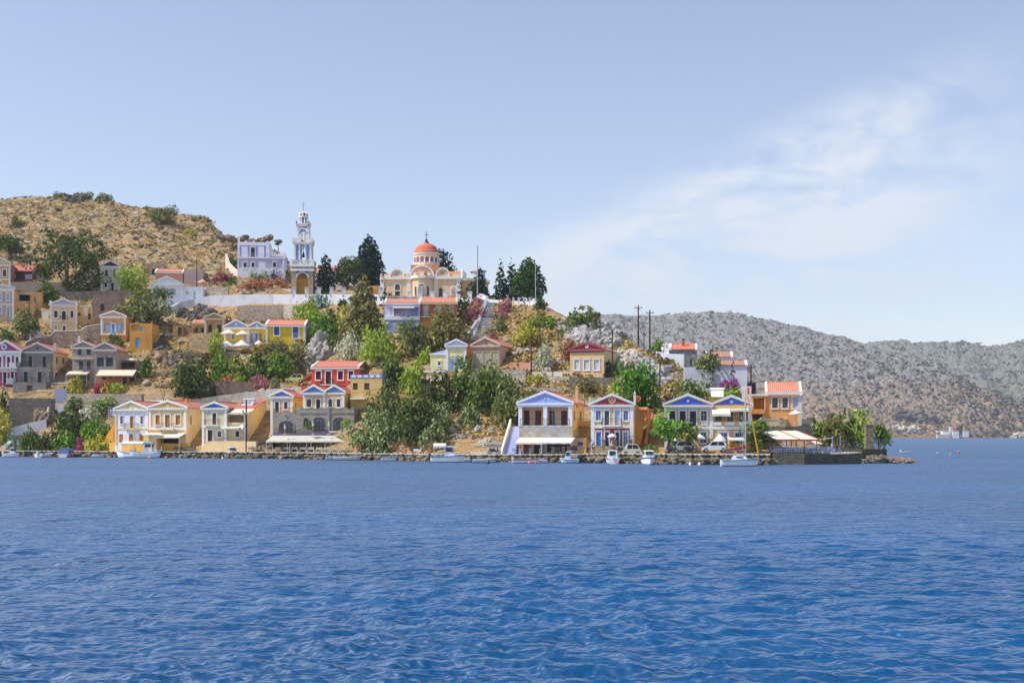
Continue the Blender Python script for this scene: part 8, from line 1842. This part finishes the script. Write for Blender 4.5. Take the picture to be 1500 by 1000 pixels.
for i in range(3): put('table', TM['b4a898'], quay_pt(368+i*10, 3.4), 0, 'bare table on the open quay left of the tavern', 'quay tables')

# ---- the point: canopied restaurant, ramp, stone pillar
YR = 166.5
wall_run('dining_terrace', 'dark stone terrace of the canopied restaurant at the water on the point', [(1131, 681, 665, YR), (1178, 681, 664.6, YR-1.4), (1225, 680.5, 664.6, YR+.6)], stone('5a544c', 2.0), th=11, cat='terrace', down=1.5)
wall_run('boat_ramp', 'pale paved ramp on a dark stone base right of the restaurant', [(1225.3, 680.5, 665.2, YR+.7), (1245, 680, 664.6, YR+1.6), (1262, 679, 663.4, YR+4)], stone('5f584e', 2.0), th=10, cat='ramp', down=1.5, cap='cfc6b8')
wall_run('bastion', 'dark stone platform around the pillar at the tip of the point', [(1262.5, 678, 657.4, YR+6.5), (1280, 676, 657.4, YR+8), (1299, 674, 657.4, YR+11)], stone('5c544c', 2.0), th=8, cat='platform', down=1.5)
g = at(1272.6, 660, YR+11); MB_ = MB().box(-.48, -.45, -2, .48, .45, (660-623)/F*g.y).box(-.55, -.52, (660-623)/F*g.y+.003, .55, .52, (660-623)/F*g.y+.15); o = MB_.obj('stone_pillar', stone('8a7e70', 2.4)); o.location = g; tag(o, 'tall rough stone pillar among the trees at the tip of the point', 'pillar')
zt = at(0, 664.8, YR).z
def rail_line(label, pts, h=.95, col='8a929c', n=6):
    p0 = pts[0]; t = thing('railing', label, 'railing', p0); mb = MB()
    for a, b in zip(pts, pts[1:]):
        A, B = a-p0, b-p0
        for q in (.35, .65, 1): mb.beam(A+Vector((0, 0, h*q)), B+Vector((0, 0, h*q)), .035)
        for i in range(n+1): c = A+(B-A)*(i/n); mb.beam(c, c+Vector((0, 0, h)), .05)
    mb.obj('rail_bars', metal(col), t)
rail_line('pale blue-grey railing along the front of the canopied restaurant', [at(1134, 665, YR+.2), at(1178, 664.6, YR-1.1), at(1224, 664.6, YR+.9)], 1.0, '9aa8bc', 12)
rail_line('dark railing along the outer edge of the boat ramp', [at(1226, 665.2, YR+1), at(1245, 664.6, YR+1.9), at(1261, 663.4, YR+4.3)], 1.1, '4c4c50', 4)
rail_line('grey handrail climbing behind the boat ramp', [at(1233, 657.4, YR+9), at(1248, 660, YR+9), at(1261, 663, YR+8)], 1.2, '77797c', 4)
rail_line('blue railing around the platform at the tip of the point', [at(1279, 657.4, YR+9), at(1298, 657.4, YR+11.6)], 1.3, '6c86b0', 4)
o = MB().box(0, 0, 0, 3.6, .5, 1.1).obj('service_wall', plaster('b4aa9c')); 
o.location = at(1147, 665, YR+10); tag(o, 'low beige service wall at the back of the canopied restaurant', 'wall')
t = thing('restaurant_canopy', 'cream canopy with red edges on dark posts over the waterside restaurant', 'canopy', at(1123, 665, YR+2.5)); kx = (YR+2.5)/F; z1, z2 = 28.6*kx, 21.6*kx
for i, (a0, a1, b0, b1) in enumerate(((0, 30, 10, 43), (31, 57, 44, 71))): 
    q = MB().hull8([(b0*kx, -1.5, z2), (b1*kx, -1.5, z2), (b1*kx, -1.5, z2+.05), (b0*kx, -1.5, z2+.05)], [(a0*kx, 5.5, z1+.5), (a1*kx, 5.5, z1+.5), (a1*kx, 5.5, z1+.55), (a0*kx, 5.5, z1+.55)]).obj('fabric_panel', cloth('efe8d8'), t)
    MB().hull8([(b1*kx+.003, -1.5, z2-.12), (b1*kx+.16, -1.5, z2-.12), (b1*kx+.16, -1.5, z2+.1), (b1*kx+.003, -1.5, z2+.1)], [(a1*kx+.003, 5.5, z1+.4), (a1*kx+.16, 5.5, z1+.4), (a1*kx+.16, 5.5, z1+.6), (a1*kx+.003, 5.5, z1+.6)]).box(b0*kx, -1.54, z2-.2, b1*kx, -1.503, z2-.003).obj('edge_band', cloth('c0524a' if i else 'b4564c'), q)
f = MB()
for x in (2, 12, 33, 52, 70): f.beam((x*kx, -1.3, 0), (x*kx, -1.3, z2), .1).beam((x*kx*.8, 5.2, -.5), (x*kx*.8, 5.2, z1+.4), .1)
f.beam((0, -1.35, z2-.05), (71*kx, -1.35, z2-.05), .09); f.obj('posts', metal('3e4248'), t)
f = MB()
for x in range(0, 11): f.beam((-1.2*kx+x*1.2*kx, -1.4, z2+.1), (-1.2*kx+x*1.2*kx, 3, z2+.1), .06)
f.obj('pergola_slats', bark('6a5c50'), t)
o = MB().hull8([(0, 0, 0), (22*kx, 0, 2.6*kx), (22*kx, 0, 3.0*kx), (0, 0, .4*kx)], [(0, 1.2, 0), (22*kx, 1.2, 2.6*kx), (22*kx, 1.2, 3.0*kx), (0, 1.2, .4*kx)]).beam((22*kx, .6, -20*kx), (22*kx, .6, 4*kx), .14).obj('shade_sail', paint('c6d2d4')); o.location = at(1199, 644, YR+3); tag(o, 'thin pale shade sail stretched right of the canopied restaurant', 'shade sail')
for i in range(7):
    q = at(1140+i*13, 664.7, YR+2.2 if i < 6 else YR+2.6); put('table', TM['a4b4e0'], q, 0, 'table with a pale blue cloth at the restaurant railing on the point', 'restaurant tables')
    for dx, rz in ((-.75, PI/2), (.75, -PI/2)): put('chair', CM['5a70a8'], q+Vector((dx, .1, 0)), rz, 'blue chair at the restaurant railing on the point', 'restaurant chairs')
outcrop('low dark rocks running out into the water at the tip of the point', 1262, 1330, 672, 677.5, 'sea', 26, 1.5, .5, Y=YR+7)
outcrop('last flat rocks awash off the tip of the point', 1318, 1340, 674, 676.4, 'sea', 7, 1.1, .3, Y=YR+14)
outcrop('rocks at the foot of the quay left of the restaurant terrace', 1098, 1134, 672, 680, 'sea', 12, 1.3, .6, Y=165.5)
# blue posts at the large white pedimented house, flower pots
yq = float(shoreY(790))+4.4
for i, px in enumerate((738.5, 752, 761.5, 776.6, 791.4)):
    a = at(px, 667.6, yq); o = MB().box(-.17, -.17, -.3, .17, .17, .95).box(-.22, -.22, .953, .22, .22, 1.08).obj('gate_post', plaster('b4bcea')); o.location = a; tag(o, 'pale lilac-blue gate post in front of the large white pedimented house', 'post', 'lilac gate posts')
for i, px in enumerate((809.6, 825, 834.4)):
    a = at(px, 667.6, yq-.6); o = MB().box(-.2, -.2, -.3, .2, .2, 1.2).box(-.28, -.28, 1.203, .28, .28, 1.35).obj('gate_post', stone('b4a48c', 3)); o.location = a; tag(o, 'beige stone gate post in front of the right awning of the large white house', 'post', 'stone gate posts')
for px, lab, c in ((762, 'terracotta pot of red flowers on the left lilac gate post', 'b04438'), (776.6, 'terracotta pot of orange flowers on the middle lilac gate post', 'c0682c'), (793.6, 'pot of bright red geraniums beside the large white house', 'c8282c'), (852, 'pot of pink geraniums beside the beige annex by the quay', 'd8466a')):
    t = thing('flower_pot', lab, 'flower pot', at(px, 667.6, yq)+Vector((0, 0, 1.08))); MB().lathe([(.12, 0), (.19, .25), (.02, .26)], 10).obj('pot', plaster('b0643c'), t); v_, q_ = leaf_cloud(np.array([[0, 0, .42], [.15, 0, .36], [-.15, .05, .38]]), np.array([.2, .16, .16]), 90, .12); link('flowers', np_mesh('flowers', v_, q_, foliage('5a7a34', '6f8c44', tip=c, tipf=.8)), t)
wall_run('quay_wall', 'low beige stone terrace wall with pots in front of the large white house', [(797, 668, 662), (842, 668, 661.6)], stone('b4a288', 3), th=.3, Y=yq-.5)
# far shore chapel and buildings
def far_box(b, name, u0, u1, y0, y1, mat, Y, dep, root): a, c = at(u0, y1, Y), at(u1, y0, Y); o = MB().box(a.x, a.y, a.z-2, c.x, a.y+dep, c.z).obj(name, mat, root); o.matrix_local = root.matrix_basis.inverted(); return o
Yf = 1600
t = thing('chapel', 'tiny white seaside chapel with a red dome on the far shore', 'chapel', at(1400, 641, Yf)); wf = plaster('e6e6ea')
far_box(None, 'nave', 1396, 1405, 631.5, 640, wf, Yf, 12, t); far_box(None, 'tower', 1392, 1396, 624.5, 640, plaster('c9c4c0'), Yf+2, 5, t)
c = at(1399, 631, Yf)-t.location; MB().lathe([(5, c.z-1), (5, c.z+1.5), (4.2, c.z+4), (2, c.z+5.6), (.05, c.z+6)], 14, c.x, 7).obj('dome', plaster('c4705c'), t)
t = thing('house', 'low white house row left of the tiny far-shore chapel', 'house', at(1382, 641, Yf)); far_box(None, 'wall', 1373, 1381, 631, 636, wf, Yf+8, 10, t); far_box(None, 'wall', 1381, 1391, 632, 640, wf, Yf, 8, t); far_box(None, 'sea_wall', 1373.5, 1392, 636, 640.6, plaster('c9c0b4'), Yf-3, 6, t)
[MB().box((u-1382)/F*Yf, -3.4+8, (641-635)/F*Yf, (u-1382)/F*Yf+1.8, -3+8.2, (641-632.4)/F*Yf).obj('window', paint('4a5a7c'), t) for u in (1374.6, 1377.4)]
t = thing('house', 'small white house right of the tiny far-shore chapel', 'house', at(1414, 641, Yf)); far_box(None, 'wall', 1411, 1419, 632, 637.4, wf, Yf+4, 9, t)
P('dark round tree beside the tiny far-shore chapel', 1402, 1410, 622.5, 634, G['deep'], Y=Yf+9, crown=.1, leaf=1.2)
SKYW=6.0; SKYS=.115; EXPO=.66
ca, sa = math.cos(R(24)), math.sin(R(24))
px_, pz_ = M('SUBTRACT', cx, .11), M('SUBTRACT', cz, .15)
t_ = M('ADD', M('MULTIPLY', px_, ca), M('MULTIPLY', pz_, sa)); s_ = M('SUBTRACT', M('MULTIPLY', pz_, ca), M('MULTIPLY', px_, sa))
env = M('MULTIPLY', M('MULTIPLY', smooth(t_, -.28, -.08), M('SUBTRACT', 1, smooth(t_, .14, .36))), M('MULTIPLY', smooth(s_, -.22, -.02), M('SUBTRACT', 1, smooth(s_, .01, .06))))
n1 = cl_noise(9, 1, 2.2, R(-24), 8, 0.3); n2 = cl_noise(4.5, 1, 2.6, R(-14), 5, 2.2)
n3 = cl_noise(22, 1, 1.8, R(-30), 9, 5.1); d1 = M('MULTIPLY', env, smooth(M('ADD', M('ADD', M('MULTIPLY', n1, .42), M('MULTIPLY', n2, .33)), M('MULTIPLY', n3, .25)), .39, .58))
low = M('MULTIPLY', M('MULTIPLY', smooth(cx, .02, .3), M('SUBTRACT', 1, smooth(cz, .02, .17))), smooth(n2, .35, .75))
dens = M('MINIMUM', M('ADD', M('MULTIPLY', d1, 1.0), M('MULTIPLY', low, .35)), .85)
hs = nt.nodes.new('ShaderNodeMix'); hs.data_type = 'RGBA'; nt.links.new(dens, hs.inputs[0])
sat = nt.nodes.new('ShaderNodeHueSaturation'); sat.inputs['Saturation'].default_value = .86; nt.links.new(sk.outputs[0], sat.inputs['Color']); tn = nt.nodes.new('ShaderNodeMix'); tn.data_type = 'RGBA'; tn.blend_type = 'MULTIPLY'; tn.inputs[0].default_value = 1; tn.inputs[7].default_value = (1.02, .95, .96, 1); nt.links.new(sat.outputs[0], tn.inputs[6]); nt.links.new(tn.outputs[2], hs.inputs[6]); hs.inputs[7].default_value = (*[x*SKYW for x in (.80, .85, .92)], 1)
nt.links.new(hs.outputs[2], bg.inputs['Color']); bg.inputs['Strength'].default_value = SKYS

cam = bpy.data.cameras.new('camera'); cam.sensor_width = 36; cam.lens = 45; cam.clip_end = 20000; cam.clip_start = .5
cam.shift_y = (HZ-500)/1500
co = bpy.data.objects.new('camera', cam); COL.objects.link(co); co.location = (0, 0, H); co.rotation_euler = (R(90), 0, 0); SC.camera = co
SC.view_settings.view_transform = 'Standard'; SC.view_settings.look = 'None'; SC.view_settings.exposure = EXPO; SC.view_settings.gamma = 1
SC.cycles.max_bounces = 6; SC.cycles.diffuse_bounces = 3; SC.cycles.transparent_max_bounces = 4
